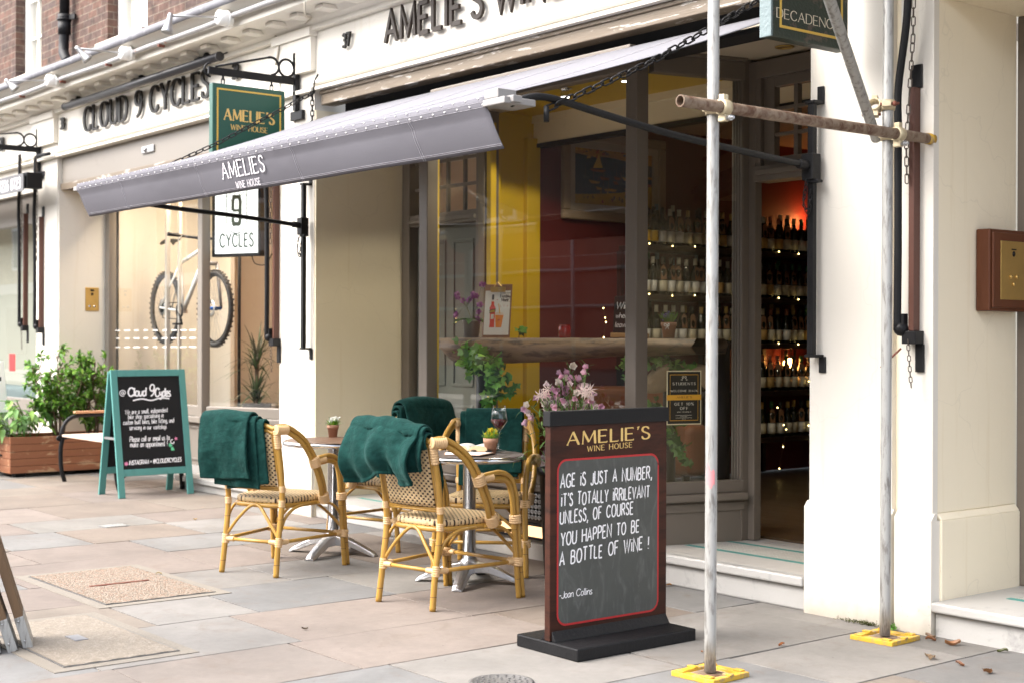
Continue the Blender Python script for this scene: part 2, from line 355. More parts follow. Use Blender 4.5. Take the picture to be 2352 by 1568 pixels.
# ------------------------------------------------------------------ lettering: drawn strokes
GL = {
'A': '.74|0,0 .37,1 .74,0;.14,.34 .60,.34', 'B': '.62|0,0 0,1;~0,1 .3,1 .5,.92 .53,.77 .48,.6 .3,.53 0,.53;~0,.53 .34,.53 .57,.44 .62,.27 .55,.08 .32,0 0,0',
'C': '.72|~.70,.80 .58,.95 .4,1 .2,.94 .05,.74 0,.5 .05,.26 .2,.06 .4,0 .58,.05 .70,.2', 'D': '.70|0,0 0,1;~0,1 .3,1 .54,.92 .67,.72 .7,.5 .67,.28 .54,.08 .3,0 0,0',
'E': '.54|0,0 0,1;0,1 .52,1;0,.52 .44,.52;0,0 .54,0', 'F': '.52|0,0 0,1;0,1 .52,1;0,.52 .44,.52', 'G': '.74|~.70,.80 .58,.95 .4,1 .2,.94 .05,.74 0,.5 .05,.26 .2,.06 .4,0 .58,.04 .72,.14;.72,.12 .72,.44;.46,.44 .74,.44',
'H': '.68|0,0 0,1;.68,0 .68,1;0,.52 .68,.52', 'I': '.02|.01,0 .01,1', 'J': '.42|~.42,1 .42,.25 .36,.06 .2,0 .06,.05 0,.2', 'K': '.64|0,0 0,1;.62,1 0,.42;.2,.6 .64,0',
'L': '.50|0,0 0,1;0,0 .50,0', 'M': '.84|0,0 .05,1 .42,.12 .79,1 .84,0', 'N': '.70|0,0 0,1 .70,0 .70,1', 'O': '.76|~.38,1 .18,.94 .05,.75 0,.5 .05,.25 .18,.06 .38,0 .58,.06 .71,.25 .76,.5 .71,.75 .58,.94 .38,1',
'P': '.58|0,0 0,1;~0,1 .3,1 .52,.92 .58,.74 .52,.56 .3,.47 0,.47', 'Q': '.76|~.38,1 .18,.94 .05,.75 0,.5 .05,.25 .18,.06 .38,0 .58,.06 .71,.25 .76,.5 .71,.75 .58,.94 .38,1;.46,.22 .8,-.08',
'R': '.64|0,0 0,1;~0,1 .3,1 .52,.93 .57,.76 .52,.58 .3,.5 0,.5;.28,.5 .64,0', 'S': '.52|~.48,.84 .38,.96 .25,1 .1,.95 .03,.79 .1,.63 .26,.53 .43,.43 .52,.26 .44,.07 .26,0 .1,.05 0,.2',
'T': '.64|0,1 .64,1;.32,0 .32,1', 'U': '.66|~0,1 0,.35 .04,.14 .16,.03 .33,0 .50,.03 .62,.14 .66,.35 .66,1', 'V': '.70|0,1 .35,0 .70,1', 'W': '1.02|0,1 .26,0 .51,.94 .76,0 1.02,1', 'X': '.66|0,0 .66,1;0,1 .66,0',
'Y': '.66|0,1 .33,.46 .66,1;.33,.46 .33,0', 'Z': '.6|0,1 .6,1 0,0 .6,0', '0': '.56|~.28,1 .1,.9 0,.62 0,.38 .1,.1 .28,0 .46,.1 .56,.38 .56,.62 .46,.9 .28,1', '1': '.22|0,.8 .2,1 .2,0',
'2': '.5|~.02,.78 .1,.95 .26,1 .44,.92 .46,.72 .34,.5 0,0;0,0 .5,0', '3': '.48|~.02,.86 .14,.98 .28,1 .44,.9 .44,.68 .34,.56 .18,.53;~.18,.53 .38,.5 .48,.34 .46,.12 .3,0 .14,.01 0,.12', '4': '.55|.42,0 .42,1 0,.3 .55,.3', '5': '.5|.46,1 .08,1 .04,.55;~.04,.55 .26,.62 .46,.5 .5,.28 .4,.06 .2,0 0,.08',
'6': '.52|~.44,.95 .24,.9 .06,.6 0,.3 .08,.06 .26,0 .46,.1 .52,.32 .42,.52 .24,.54 .04,.38', '7': '.5|0,1 .5,1 .16,0', '8': '.5|~.25,1 .08,.93 .04,.76 .12,.6 .25,.53 .42,.42 .5,.25 .42,.06 .25,0 .08,.06 0,.25 .08,.42 .25,.53 .38,.6 .46,.76 .42,.93 .25,1',
'9': '.5|~.48,.68 .36,.46 .2,.45 .04,.56 0,.75 .1,.95 .27,1 .44,.92 .5,.7 .48,.4 .34,.12 .1,0', '%': '.8|.12,0 .68,1;~.16,1 .02,.9 .02,.7 .16,.6 .3,.7 .3,.9 .16,1;~.64,.4 .5,.3 .5,.1 .64,0 .78,.1 .78,.3 .64,.4',
"'": '.08|.06,1.06 .08,.94 .02,.8', ',': '.1|.08,.1 .06,-.06 0,-.18', '.': '.04|0,0 .02,.04', '!': '.06|.04,1 .03,.3;.0,.0 .04,.06', '-': '.3|0,.42 .3,.42', '=': '.4|0,.6 .4,.6;0,.36 .4,.36',
'@': '.9|~.6,.42 .5,.3 .36,.3 .28,.46 .34,.64 .5,.68 .62,.56 .6,.36 .7,.28 .84,.42 .84,.66 .66,.9 .36,.94 .1,.74 .02,.44 .14,.14 .4,.0 .66,.06',
'a': '.46|~.42,.5 .28,.62 .1,.54 0,.3 .06,.06 .2,0 .36,.14 .43,.6;~.43,.6 .41,.2 .46,0', 'b': '.44|0,1 .02,0;~.02,.36 .2,.6 .4,.5 .44,.26 .34,.04 .16,0 .02,.12', 'c': '.38|~.38,.5 .24,.62 .08,.52 0,.3 .06,.08 .2,0 .38,.1', 'd': '.44|~.4,.46 .24,.6 .06,.5 0,.26 .08,.04 .22,0 .4,.18;.43,1 .42,0',
'e': '.42|~.04,.3 .36,.36 .34,.56 .2,.63 .05,.5 0,.28 .08,.06 .22,0 .42,.1', 'f': '.34|~.34,.9 .24,1 .14,.9 .12,.6 .1,0;0,.58 .28,.6', 'g': '.44|~.42,.5 .26,.62 .08,.52 0,.32 .08,.12 .22,.1 .4,.26;~.43,.6 .42,0 .34,-.26 .16,-.3 .02,-.2', 'h': '.42|0,1 0,0;~0,.34 .16,.58 .32,.58 .4,.4 .42,0',
'i': '.06|.03,.6 .04,0;.04,.8 .06,.86', 'j': '.2|~.18,.6 .18,-.1 .1,-.28 0,-.26;.18,.8 .2,.86', 'k': '.4|0,1 0,0;.36,.6 .02,.26;.12,.34 .4,0', 'l': '.1|~.02,1 .02,.2 .1,0', 'm': '.66|0,.6 0,0;~0,.36 .14,.6 .28,.5 .32,0;~.32,.36 .46,.6 .6,.5 .66,0',
'n': '.42|0,.6 0,0;~0,.34 .18,.6 .34,.56 .4,.36 .42,0', 'o': '.44|~.22,.62 .06,.54 0,.31 .06,.08 .22,0 .38,.08 .44,.31 .38,.54 .22,.62', 'p': '.44|0,.6 0,-.32;~0,.36 .18,.6 .38,.52 .44,.3 .34,.06 .16,.02 0,.14', 'q': '.44|~.4,.5 .24,.62 .06,.5 0,.28 .1,.04 .26,.04 .4,.2;.42,.6 .42,-.3',
'r': '.32|0,.6 0,0;~0,.34 .12,.56 .32,.58', 's': '.34|~.32,.54 .18,.62 .04,.52 .1,.36 .28,.26 .34,.12 .2,0 0,.06', 't': '.3|~.12,.94 .1,.2 .16,.02 .3,.04;0,.62 .28,.64', 'u': '.42|~0,.6 .02,.16 .16,0 .3,.08 .4,.3;.42,.6 .42,0', 'v': '.4|0,.6 .18,0 .4,.62', 'w': '.6|0,.6 .14,0 .3,.5 .44,0 .6,.62',
'x': '.4|0,0 .4,.6;0,.6 .4,0', 'y': '.44|~0,.6 .04,.28 .18,.2 .34,.3 .42,.56;~.43,.6 .42,0 .32,-.26 .14,-.3 0,-.2', 'z': '.4|0,.6 .4,.6 0,0 .4,0',
}
def glyph(ch):
    w, body = GL[ch].split('|'); out = []
    for st in body.split(';'):
        sm = st.startswith('~'); pts = [tuple(map(float, p.split(','))) for p in st.lstrip('~').split()]
        out.append((sm, pts))
    return float(w), out
def smooth2(pts, n=5):
    return [(p.x, p.y) for p in catmull([(a, b, 0) for a, b in pts], n)]
def ribbon(mb, pts, ws, O, U, V, N, h, depth):
    """flat or solid ribbon through 2-D points pts (metres) with half widths ws, lying on the plane O,U,V at height h along N"""
    n = len(pts); L = []; Rr = []
    for i in range(n):
        a = pts[max(i - 1, 0)]; b = pts[i]; c = pts[min(i + 1, n - 1)]
        d1 = Vector((b[0] - a[0], b[1] - a[1])); d2 = Vector((c[0] - b[0], c[1] - b[1]))
        d1 = d1.normalized() if d1.length > 1e-9 else (d2.normalized() if d2.length > 1e-9 else Vector((1, 0)))
        d2 = d2.normalized() if d2.length > 1e-9 else d1
        n1 = Vector((-d1.y, d1.x)); n2 = Vector((-d2.y, d2.x)); m = n1 + n2
        m = n1 if m.length < .25 else m.normalized()
        k = ws[i] / max(.45, m.dot(n1))
        L.append((b[0] + m.x * k, b[1] + m.y * k)); Rr.append((b[0] - m.x * k, b[1] - m.y * k))
    P = lambda q, z: O + U * q[0] + V * q[1] + N * z
    if not depth:
        vs = [P(q, h) for q in L] + [P(q, h) for q in Rr]
        mb.add(vs, [(i, n + i, n + i + 1, i + 1) for i in range(n - 1)])
    else:
        vs = [P(q, h + depth) for q in L] + [P(q, h + depth) for q in Rr] + [P(q, h) for q in L] + [P(q, h) for q in Rr]
        fs = []
        for i in range(n - 1):
            fs += [(i, n + i, n + i + 1, i + 1), (2 * n + i, i, i + 1, 2 * n + i + 1), (n + i, 3 * n + i, 3 * n + i + 1, n + i + 1)]
        fs += [(0, 2 * n, 3 * n, n), (n - 1, 2 * n - 1, 4 * n - 1, 3 * n - 1)]
        mb.add(vs, fs)
def text_width(s, size, track, sx=1.0, space=.34):
    return sum(((glyph(c)[0] if c != ' ' else space) * sx + track) * size for c in s) - track * size
def text(mb, s, O, U, V, size, style='sans', weight=.1, track=.18, sx=1.0, slant=0, h=.0006, depth=0, align='l', jitter=0, space=.34, thin=.035, fit=None):
    """write s on the plane; O = baseline start, U right, V up; size = capital height"""
    O, U, V = Vector(O), Vector(U).normalized(), Vector(V).normalized(); N = U.cross(V)
    if fit:
        k_ = fit / text_width(s, size, track, sx, space); sx *= k_; track *= k_
    W = text_width(s, size, track, sx, space); x = {'l': 0, 'c': -W / 2, 'r': -W}[align]
    rnd = random.Random(len(s) * 31 + ord(s[0])); k = 0
    for ch in s:
        if ch == ' ': x += (space * sx + track) * size; continue
        w, sts = glyph(ch); jy = rnd.uniform(-jitter, jitter); js = 1 + rnd.uniform(-jitter, jitter)
        for sm, pts in sts:
            q = [((px * sx + slant * py) * size * js + x, (py + jy) * size * js) for px, py in pts]
            if sm: q = smooth2(q, 5 if size > .03 else 3)
            k += 1; hh = h + (k % 7) * (.00012 if not depth else .0003)
            if style == 'serif':
                ws = []; n = len(q)
                if not sm and n > 2:                      # straight legs one by one so thick and thin alternate
                    legs = [[q[i], q[i + 1]] for i in range(n - 1)]
                else: legs = [q]
                for lg in legs:
                    n = len(lg); ws = []
                    for i in range(n):
                        a, b = lg[max(i - 1, 0)], lg[min(i + 1, n - 1)]; t = Vector((b[0] - a[0], b[1] - a[1])).normalized()
                        f = abs(t.y) ** 1.2
                        if t.y * t.x > 0.05 and not sm: f = .12
                        if ch in 'MN' and not sm and abs(t.x) < .12: f = .2 if not (ch == 'M' and lg[0][0] > x + w * sx * size * .6) else 1
                        ws.append((thin + (weight - thin) * f) * size / 2)
                    ribbon(mb, lg, ws, O, U, V, N, hh, depth); k += 1; hh = h + (k % 7) * (.00012 if not depth else .0003)
                sl = .09 * size; th = thin * size / 2
                for e, o in ((q[0], q[1]), (q[-1], q[-2])):
                    yn = (e[1] / size / js - jy)
                    if sm and ch not in 'UJ': 
                        if ch in 'CSG' and abs(e[1] - o[1]) > 0: ribbon(mb, [(e[0], e[1] - sl * .6), (e[0], e[1] + sl * .6)], [th, th], O, U, V, N, hh + .0001, depth)
                        continue
                    if ch in "',.!": continue
                    hor = abs(e[1] - o[1]) < 1e-5
                    if hor and ch in 'EFLTZ' and abs(e[0] - x) > .06 * size:
                        up = -1 if yn > .9 else (1 if yn < .1 else 0)
                        y0, y1 = (e[1] - sl * (1 if up <= 0 else 0), e[1] + sl * (1 if up >= 0 else 0)) if up else (e[1] - sl * .6, e[1] + sl * .6)
                        ribbon(mb, [(e[0], y0), (e[0], y1)], [th, th], O, U, V, N, hh + .0001, depth)
                    elif not hor and (yn < .02 or yn > .98) and not (ch in 'AVWM' and abs(yn - (1 if ch == 'A' else 0)) < .05 and ch != 'M'):
                        ribbon(mb, [(e[0] - sl, e[1]), (e[0] + sl, e[1])], [th, th], O, U, V, N, hh + .0001, depth)
            else:
                ribbon(mb, q, [weight * size / 2] * len(q), O, U, V, N, hh, depth)
        x += (w * sx + track) * size
    return W
def letters(s, O, U, V, size, mat, parent, name='lettering', **kw):
    mb = MB(); text(mb, s, O, U, V, size, **kw); return mb.build(name, mat, parent)
def stroke(mb, pts, w, O, U, V, h=.0006, depth=0, closed=False):
    O, U, V = Vector(O), Vector(U).normalized(), Vector(V).normalized()
    if closed: pts = list(pts) + [pts[0], pts[1]]
    ribbon(mb, pts, [w / 2] * len(pts), O, U, V, U.cross(V), h, depth)
def disc2(mb, c, r, O, U, V, h=.0006, n=10):
    O, U, V = Vector(O), Vector(U).normalized(), Vector(V).normalized(); N = U.cross(V)
    mb.add([O + U * (c[0] + r * math.cos(2 * math.pi * k / n)) + V * (c[1] + r * math.sin(2 * math.pi * k / n)) + N * h for k in range(n)], [tuple(range(n))])
def poly2(mb, pts, O, U, V, h=.0006, depth=0):
    O, U, V = Vector(O), Vector(U).normalized(), Vector(V).normalized(); N = U.cross(V)
    P = [O + U * a + V * b + N * h for a, b in pts]
    if depth: mb.prism(P, (0, 0, 0), N * depth)
    else: mb.add(P, [tuple(range(len(P)))])
# ------------------------------------------------------------------ ground
YF = 5.63                                    # the plane of the shop fronts
PI = math.pi
def atp(px, py, P0, N):
    o = Vector((0, 0, CAM_H)); d = at(px, py, D=1.0) - o
    return o + d * ((Vector(P0) - o).dot(Vector(N)) / d.dot(Vector(N)))
def stone_mat():
    t = NT('flagstone'); a = t.n('Attribute'); a.attribute_name = 'tint'; v = t.coord()
    n1 = t.noise(v, 2.2, 6, .6, .5); n2 = t.noise(v, 22, 6, .7); n3 = t.noise(v, 5, 8, .7, .8)
    col = t.mix(1.0, a.outputs[0], t.ramp(n1, [(.25, .80), (.75, 1.2)]), 'MULTIPLY')
    col = t.mix(1.0, col, t.ramp(n2, [(.3, .93), (.7, 1.06)]), 'MULTIPLY')
    col = t.mix(t.ramp(n3, [(.54, 0), (.72, .5)]), col, (.15, .115, .09))
    sp = t.n('TexVoronoi'); sp.inputs['Scale'].default_value = 9; t.l(v, sp.inputs['Vector'])
    col = t.mix(t.ramp(sp.outputs['Distance'], [(.03, .55), (.06, 0)]), col, (.09, .075, .065))
    t.bsdf(col, .8, 0, .3, t.bump(t.math('ADD', n2, t.math('MULTIPLY', n1, 2.0)), .18, .012)); return t.m
def joint_mat():
    t = NT('joint_sand'); v = t.coord(); n1 = t.noise(v, 1.1, 4, .6); n2 = t.noise(v, 60, 3)
    col = t.mix(n2, (.075, .055, .04), (.14, .11, .08)); col = t.mix(t.ramp(n1, [(.5, 0), (.6, .9)]), col, (.075, .095, .02))
    t.bsdf(col, .95, 0, .2, t.bump(n2, .6, .01)); return t.m
def pebble_mat():
    t = NT('pebble_infill'); v = t.coord(); vo = t.n('TexVoronoi'); vo.inputs['Scale'].default_value = 120; t.l(v, vo.inputs['Vector'])
    c = t.ramp(vo.outputs['Distance'], [(.0, 1.0), (.55, .78), (.8, .55)])
    hs = t.n('SeparateColor'); t.l(vo.outputs['Color'], hs.inputs[0])
    base = t.mix(hs.outputs[0], (.22, .17, .12), (.44, .375, .305)); base = t.mix(t.ramp(hs.outputs[1], [(.72, 0), (.8, .7)]), base, (.34, .18, .11))
    t.bsdf(t.mix(1.0, base, c, 'MULTIPLY'), .7, 0, .4, t.bump(t.math('SUBTRACT', 1.0, vo.outputs['Distance']), .8, .012)); return t.m
M['flag'] = stone_mat(); M['joint'] = joint_mat(); M['pebble'] = pebble_mat()
M['asphalt'] = paint('asphalt', (.05, .05, .052), .85, .25, 5, bump=.6, grain=90)
M['kerb'] = paint('granite_kerb', (.36, .35, .34), .7, .15, 14, bump=.3)
gr = MB(); gr.add([(-400, -400, -.16), (400, -400, -.16), (400, 400, -.16), (-400, 400, -.16)], [(0, 1, 2, 3)])
tag(gr.build('ground', paint('far_ground', (.2, .19, .17), .9, .1, .2)), kind='structure')
rd = MB(); rd.box(-90, 30, -4.4, .55, -.15, -.13); tag(rd.build('road', M['asphalt']), kind='structure')
fp = MB(); fp.box(-90, 30, -8, -4.4, -.15, .0); tag(fp.build('far_pavement', paint('far_paving', (.36, .34, .31), .8, .1, 2)), kind='structure')
kb = MB()
for i in range(40): kb.box(-30 + i * .92, -30 + i * .92 + .912, .55, .70, -.14, -.004)
tag(kb.build('kerb', M['kerb'], bevel=.012), kind='structure')
sb = MB(); sb.box(-30, 6, .70, 7.2, -.13, -.011); tag(sb.build('paving_bed', M['joint']), kind='structure')
pv = MB(); rg = random.Random(11)
PAL = [(0.192, 0.18, 0.165), (0.201, 0.169, 0.147), (0.185, 0.158, 0.132), (0.169, 0.164, 0.157), (0.208, 0.195, 0.179), (0.189, 0.158, 0.138), (0.18, 0.17, 0.155), (0.16, 0.158, 0.154), (0.179, 0.148, 0.123), (0.202, 0.191, 0.178), (0.185, 0.161, 0.143)]
xe = -30.0
while xe < 5.5:
    w = rg.choice((.62, .72, .8, .9)); y = .704 + rg.uniform(0, .0)
    first = True
    while y < 6.9:
        L = rg.choice((.55, .7, .82, .95, 1.15)); 
        if first: L *= rg.uniform(.4, 1); first = False
        y2 = min(y + L, 7.0); c = rg.choice(PAL); k = rg.uniform(.92, 1.06); pv.t = dk(c, k)
        g = rg.uniform(.0035, .0065); dz = [rg.uniform(-.0016, .0016) for _ in range(4)]
        x0, x1, ya, yb = xe + g, xe + w - g, y + g, y2 - g; j = lambda: rg.uniform(-.002, .002)
        P = [(x0 + j(), ya + j()), (x1 + j(), ya + j()), (x1 + j(), yb + j()), (x0 + j(), yb + j())]; ch = .0015
        cx, cy = (x0 + x1) / 2, (ya + yb) / 2
        top = [(p[0] + math.copysign(ch, cx - p[0]), p[1] + math.copysign(ch, cy - p[1]), dz[i]) for i, p in enumerate(P)]
        mid = [(p[0], p[1], dz[i] - ch * .8) for i, p in enumerate(P)]; bot = [(p[0], p[1], -.03) for p in P]
        pv.add(top + mid + bot, [(0, 1, 2, 3)] + [(i, 4 + i, 4 + (i + 1) % 4, (i + 1) % 4) for i in range(4)] + [(4 + i, 8 + i, 8 + (i + 1) % 4, 4 + (i + 1) % 4) for i in range(4)])
        y = y2
    xe += w
pave = tag(pv.build('pavement', M['flag']), kind='structure')

M['iron'] = paint('worn_cast_iron', (.15, .145, .14), .5, .15, 14, metal=.3, bump=.2)
M['sandy'] = paint('sandy_concrete', (.21, .178, .14), .85, .25, 26, c2=(.26, .228, .19), thr=(.5, .6), bump=.5, grain=90)
# access covers let into the paving
def inset_cover(label, x0, x1, y0, y1, slot, plate=None):
    t = thing('access_cover', label, 'access cover', ((x0 + x1) / 2, (y0 + y1) / 2, 0), 0, 'pebble filled access covers')
    hx, hy = (x1 - x0) / 2, (y1 - y0) / 2
    a = MB(); a.box(-hx - .07, hx + .07, -hy - .07, hy + .07, -.02, .0035); a.build('mortar_surround', paint('pale_mortar', (.20, .178, .148), .85, .12, 9, bump=.4), t)
    b = MB()
    for q in ((-hx - .008, -hx, -hy - .008, hy + .008), (hx, hx + .008, -hy - .008, hy + .008), (-hx, hx, -hy - .008, -hy), (-hx, hx, hy, hy + .008)): b.box(*q, -.02, .0072)
    b.build('frame', M['iron'], t)
    c = MB(); c.grid(lambda u, v: (-hx + 2 * hx * u, -hy + 2 * hy * v, .0085 + .0015 * math.sin(u * 40) * math.sin(v * 31)), 30, 20, False); c.build('infill', M['pebble'] if slot else M['sandy'], t)
    if slot:
        d = MB(); d.box(-.012, .012, -.17, .17, .004, .0125); d.build('lifting_slot', M['rustred'], t)
    if plate:
        d = MB(); d.box(*plate, .004, .0125); d.build('lifting_plate', paint('grey_plate', (.24, .24, .25), .5, .1, 20), t)
inset_cover('pebble filled access cover with a long dark lifting slot, near the chairs', -8.0, -6.93, 2.93, 3.53, True)
inset_cover('sandy access cover with a small grey plate, beside the leaning boards', -6.72, -5.72, 2.24, 2.74, False, (-.06, .06, -.03, .03))
M['iron'] = paint('worn_cast_iron', (.15, .145, .14), .5, .15, 14, metal=.3, bump=.2)
g0 = at(262, 1207, Z=0); t = thing('drain_grate', 'small grey metal stopcock grate set in the paving', 'grate', (g0.x, g0.y, 0)); t.rotation_euler.z = 0
a = MB(); a.box(-.07, .07, -.09, .09, -.02, .004); a.build('rim', M['steel'], t)
a = MB()
for i in range(6): a.box(-.055, .055, -.075 + i * .027, -.06 + i * .027, .003, .0065)
a.build('grille', M['galv'], t)
g0 = at(1152, 1566, Z=0); t = thing('manhole_cover', 'round cast iron coal hole cover in the paving', 'manhole cover', (g0.x, g0.y, 0))
t.scale = (.68, .68, 1); a = MB(); a.lathe([(.19, -.01), (.19, .004), (.172, .006), (.168, .003), (.0001, .003)], 40); a.build('rim', M['iron'], t)
a = MB()
for r in (.15, .115, .08, .045):
    n = int(r * 130)
    for k in range(n):
        q = 2 * PI * k / n; a.lathe([(.0075, .002), (.0075, .0065), (.005, .0075)], 8, (r * math.cos(q), r * math.sin(q), 0))
a.build('studs', M['iron'], t)

# ------------------------------------------------------------------ upper brick building and cornice
def brick_mat(name, c1, c2, mortar, sx=1.0):
    t = NT(name); c = t.n('TexCoord'); sp = t.n('SeparateXYZ'); t.l(c.outputs['Object'], sp.inputs[0]); cb = t.n('CombineXYZ')
    t.l(t.math('ADD', sp.outputs[0], sp.outputs[1]), cb.inputs[0]); t.l(sp.outputs[2], cb.inputs[1])
    b = t.n('TexBrick'); b.offset = .5; t.l(cb.outputs[0], b.inputs['Vector'])
    for k, v in (('Scale', 1.0), ('Mortar Size', .0055), ('Mortar Smooth', .2), ('Bias', 0.0), ('Brick Width', .225), ('Row Height', .075)): b.inputs[k].default_value = v
    b.inputs['Color1'].default_value = (*c1, 1); b.inputs['Color2'].default_value = (*c2, 1); b.inputs['Mortar'].default_value = (*mortar, 1)
    v = t.coord(); n = t.noise(v, 9, 5, .65); n2 = t.noise(v, 1.3, 4)
    col = t.mix(1.0, b.outputs[0], t.ramp(n, [(.3, .55), (.7, 1.4)]), 'MULTIPLY'); col = t.mix(1.0, col, t.ramp(n2, [(.3, .85), (.7, 1.12)]), 'MULTIPLY')
    h = t.math('MULTIPLY_ADD', b.outputs[1], -1.0, t.math('MULTIPLY', n, .5))
    t.bsdf(col, .85, 0, .25, t.bump(h, .5, .01)); return t.m
M['brick'] = brick_mat('red_brown_brick', (.115, .062, .046), (.075, .052, .046), (.15, .12, .092))
M['stockbrick'] = brick_mat('yellow_stock_brick', (.62, .46, .25), (.50, .36, .19), (.55, .48, .36))
YB = 5.80
bb = thing('brick_building', 'red brown brick upper storey above the white cornice', 'building', (-10, YB, 4))
def loc_part(mb, name, mat, parent, **kw):
    o = mb.build(name, mat, parent, **kw); o.matrix_parent_inverse = Matrix.Translation(-Vector(parent.location)); return o
wins = []
for (pxl, pxr, py) in ((70, 117, 160), (384, 470, 85)):
    wins.append((at(pxl, py, Y=YB).x, at(pxr, py, Y=YB).x))
# openings: window one and window two
w1 = (at(36, 120, Y=YB).x, at(95, 120, Y=YB).x); w2 = (at(247, 60, Y=YB).x, at(338, 40, Y=YB).x)
zs1 = at(60, 172, Y=YB - .06).z; zs2 = at(290, 78, Y=YB - .06).z
m = MB(); edges = [-26, w1[0], w1[1], w2[0], w2[1], -2.2]
def fr(x0, x1, z0, z1): m.box(x0, x1, YB, YB + .3, z0, z1)
fr(-26, w1[0], 3.9, 9.5); fr(w1[1], w2[0], 3.9, 9.5); fr(w2[1], -2.2, 3.9, 9.5)
fr(w1[0], w1[1], 3.9, zs1); fr(w1[0], w1[1], zs1 + 1.9, 9.5); fr(w2[0], w2[1], 3.9, zs2); fr(w2[0], w2[1], zs2 + 1.9, 9.5)
loc_part(m, 'brick_wall', M['brick'], bb)
for (x0, x1), zs in ((w1, zs1), (w2, zs2)):
    f = MB(); y0 = YB + .11
    f.box(x0 + .002, x0 + .10, y0, y0 + .12, zs, zs + 1.898); f.box(x1 - .10, x1 - .002, y0, y0 + .12, zs, zs + 1.898); f.box(x0 + .1, x1 - .1, y0, y0 + .12, zs + .001, zs + .09); f.box(x0 + .1, x1 - .1, y0, y0 + .12, zs + 1.8, zs + 1.898)
    f.box(x0 + .1, x1 - .1, y0 + .03, y0 + .09, zs + .9, zs + .95)
    n = 3
    for k in range(1, n): f.box(x0 + .1 + (x1 - x0 - .2) * k / n - .012, x0 + .1 + (x1 - x0 - .2) * k / n + .012, y0 + .04, y0 + .08, zs + .09, zs + 1.8)
    f.box(x0 + .1, x1 - .1, y0 + .042, y0 + .078, zs + .47, zs + .495)
    w = loc_part(f, 'sash_window', M['white'], bb, bevel=.004)
    p = MB(); p.box(x0 + .1, x1 - .1, y0 + .055, y0 + .06, zs + .09, zs + 1.8); o = p.build('pane', pane_mat('upper_pane', (.97, .97, .95), 1.25), w)
    c = MB(); c.box(x0 + .12, x1 - .12, y0 + .085, y0 + .10, zs, zs + 1.8); o = c.build('curtain', M['cream'], w)
    s = MB(); s.box(x0 - .09, x1 + .09, YB - .10, YB + .1, zs - .11, zs - .002); o = s.build('sill', M['stone'], w, bevel=.008)
XA, XB = -26.0, -3.2
cp = [(5.66, 3.70), (5.58, 3.70), (5.58, 3.74), (5.54, 3.76), (5.50, 3.80), (5.30, 3.80), (5.30, 3.87), (5.285, 3.875), (5.27, 3.90), (5.23, 3.93), (5.19, 3.955), (5.19, 3.985), (5.79, 3.985), (5.79, 3.70)]
c = MB(); c.prism([(XA, y, z) for y, z in cp], (XA, 0, 0), (XB, 0, 0)); loc_part(c, 'cornice', M['cream'], bb, bevel=.006)
c = MB(); c.box(-.06, .06, 5.40, 5.575, 3.765, 3.797)
mo = loc_part(c, 'modillion', M['cream'], bb, bevel=.005)
for k in range(62):
    o = mo if k == 0 else mo.copy()
    if k: COL.objects.link(o)
    o.location = (-26 + k * .37, 0, 0)
def leadf(u, v):
    x = XA + (XB - XA) * u; w = noise.noise(Vector((x * 3.1, v * 4, 0))) * .007
    return [(x, 5.172 + w, 3.945), (x, 5.168 + w, 4.0 + w), (x, 5.20, 4.028 + w), (x, 5.797, 4.09)][round(v * 3)]
c = MB(); c.grid(leadf, 360, 3); loc_part(c, 'lead_flashing', M['lead'], bb, solid=.006)

# rain pipe in the brick wall
x = at(148, 60, Y=YB - .09).x; zb = at(148, 128, Y=YB - .09).z; yp = YB - .09
t = thing('drainpipe', 'glossy black cast iron drainpipe between the two upper windows', 'drainpipe', (x, yp, zb))
c = MB(); c.tube([(0, 0, 3), (0, 0, .32)], .052, 16); c.tube([(0, 0, .36), (0, 0, .22)], .066, 16); c.tube(catmull([(0, 0, .26), (0, -.005, .12), (.03, -.02, .03), (.10, -.03, -.03), (.16, -.03, -.09)], 4), .052, 16)
c.build('pipe', M['black'], t)
for z in (.36, .95):
    c = MB(); c.tube([(0, 0, z), (0, 0, z + .07)], .068, 16); c.tube([(0, 0, z + .005), (0, 0, z + .025)], .075, 16); c.bar((.06, .03, z + .035), (.15, .06, z + .035), .03, .05); c.build('collar', M['black'], t)

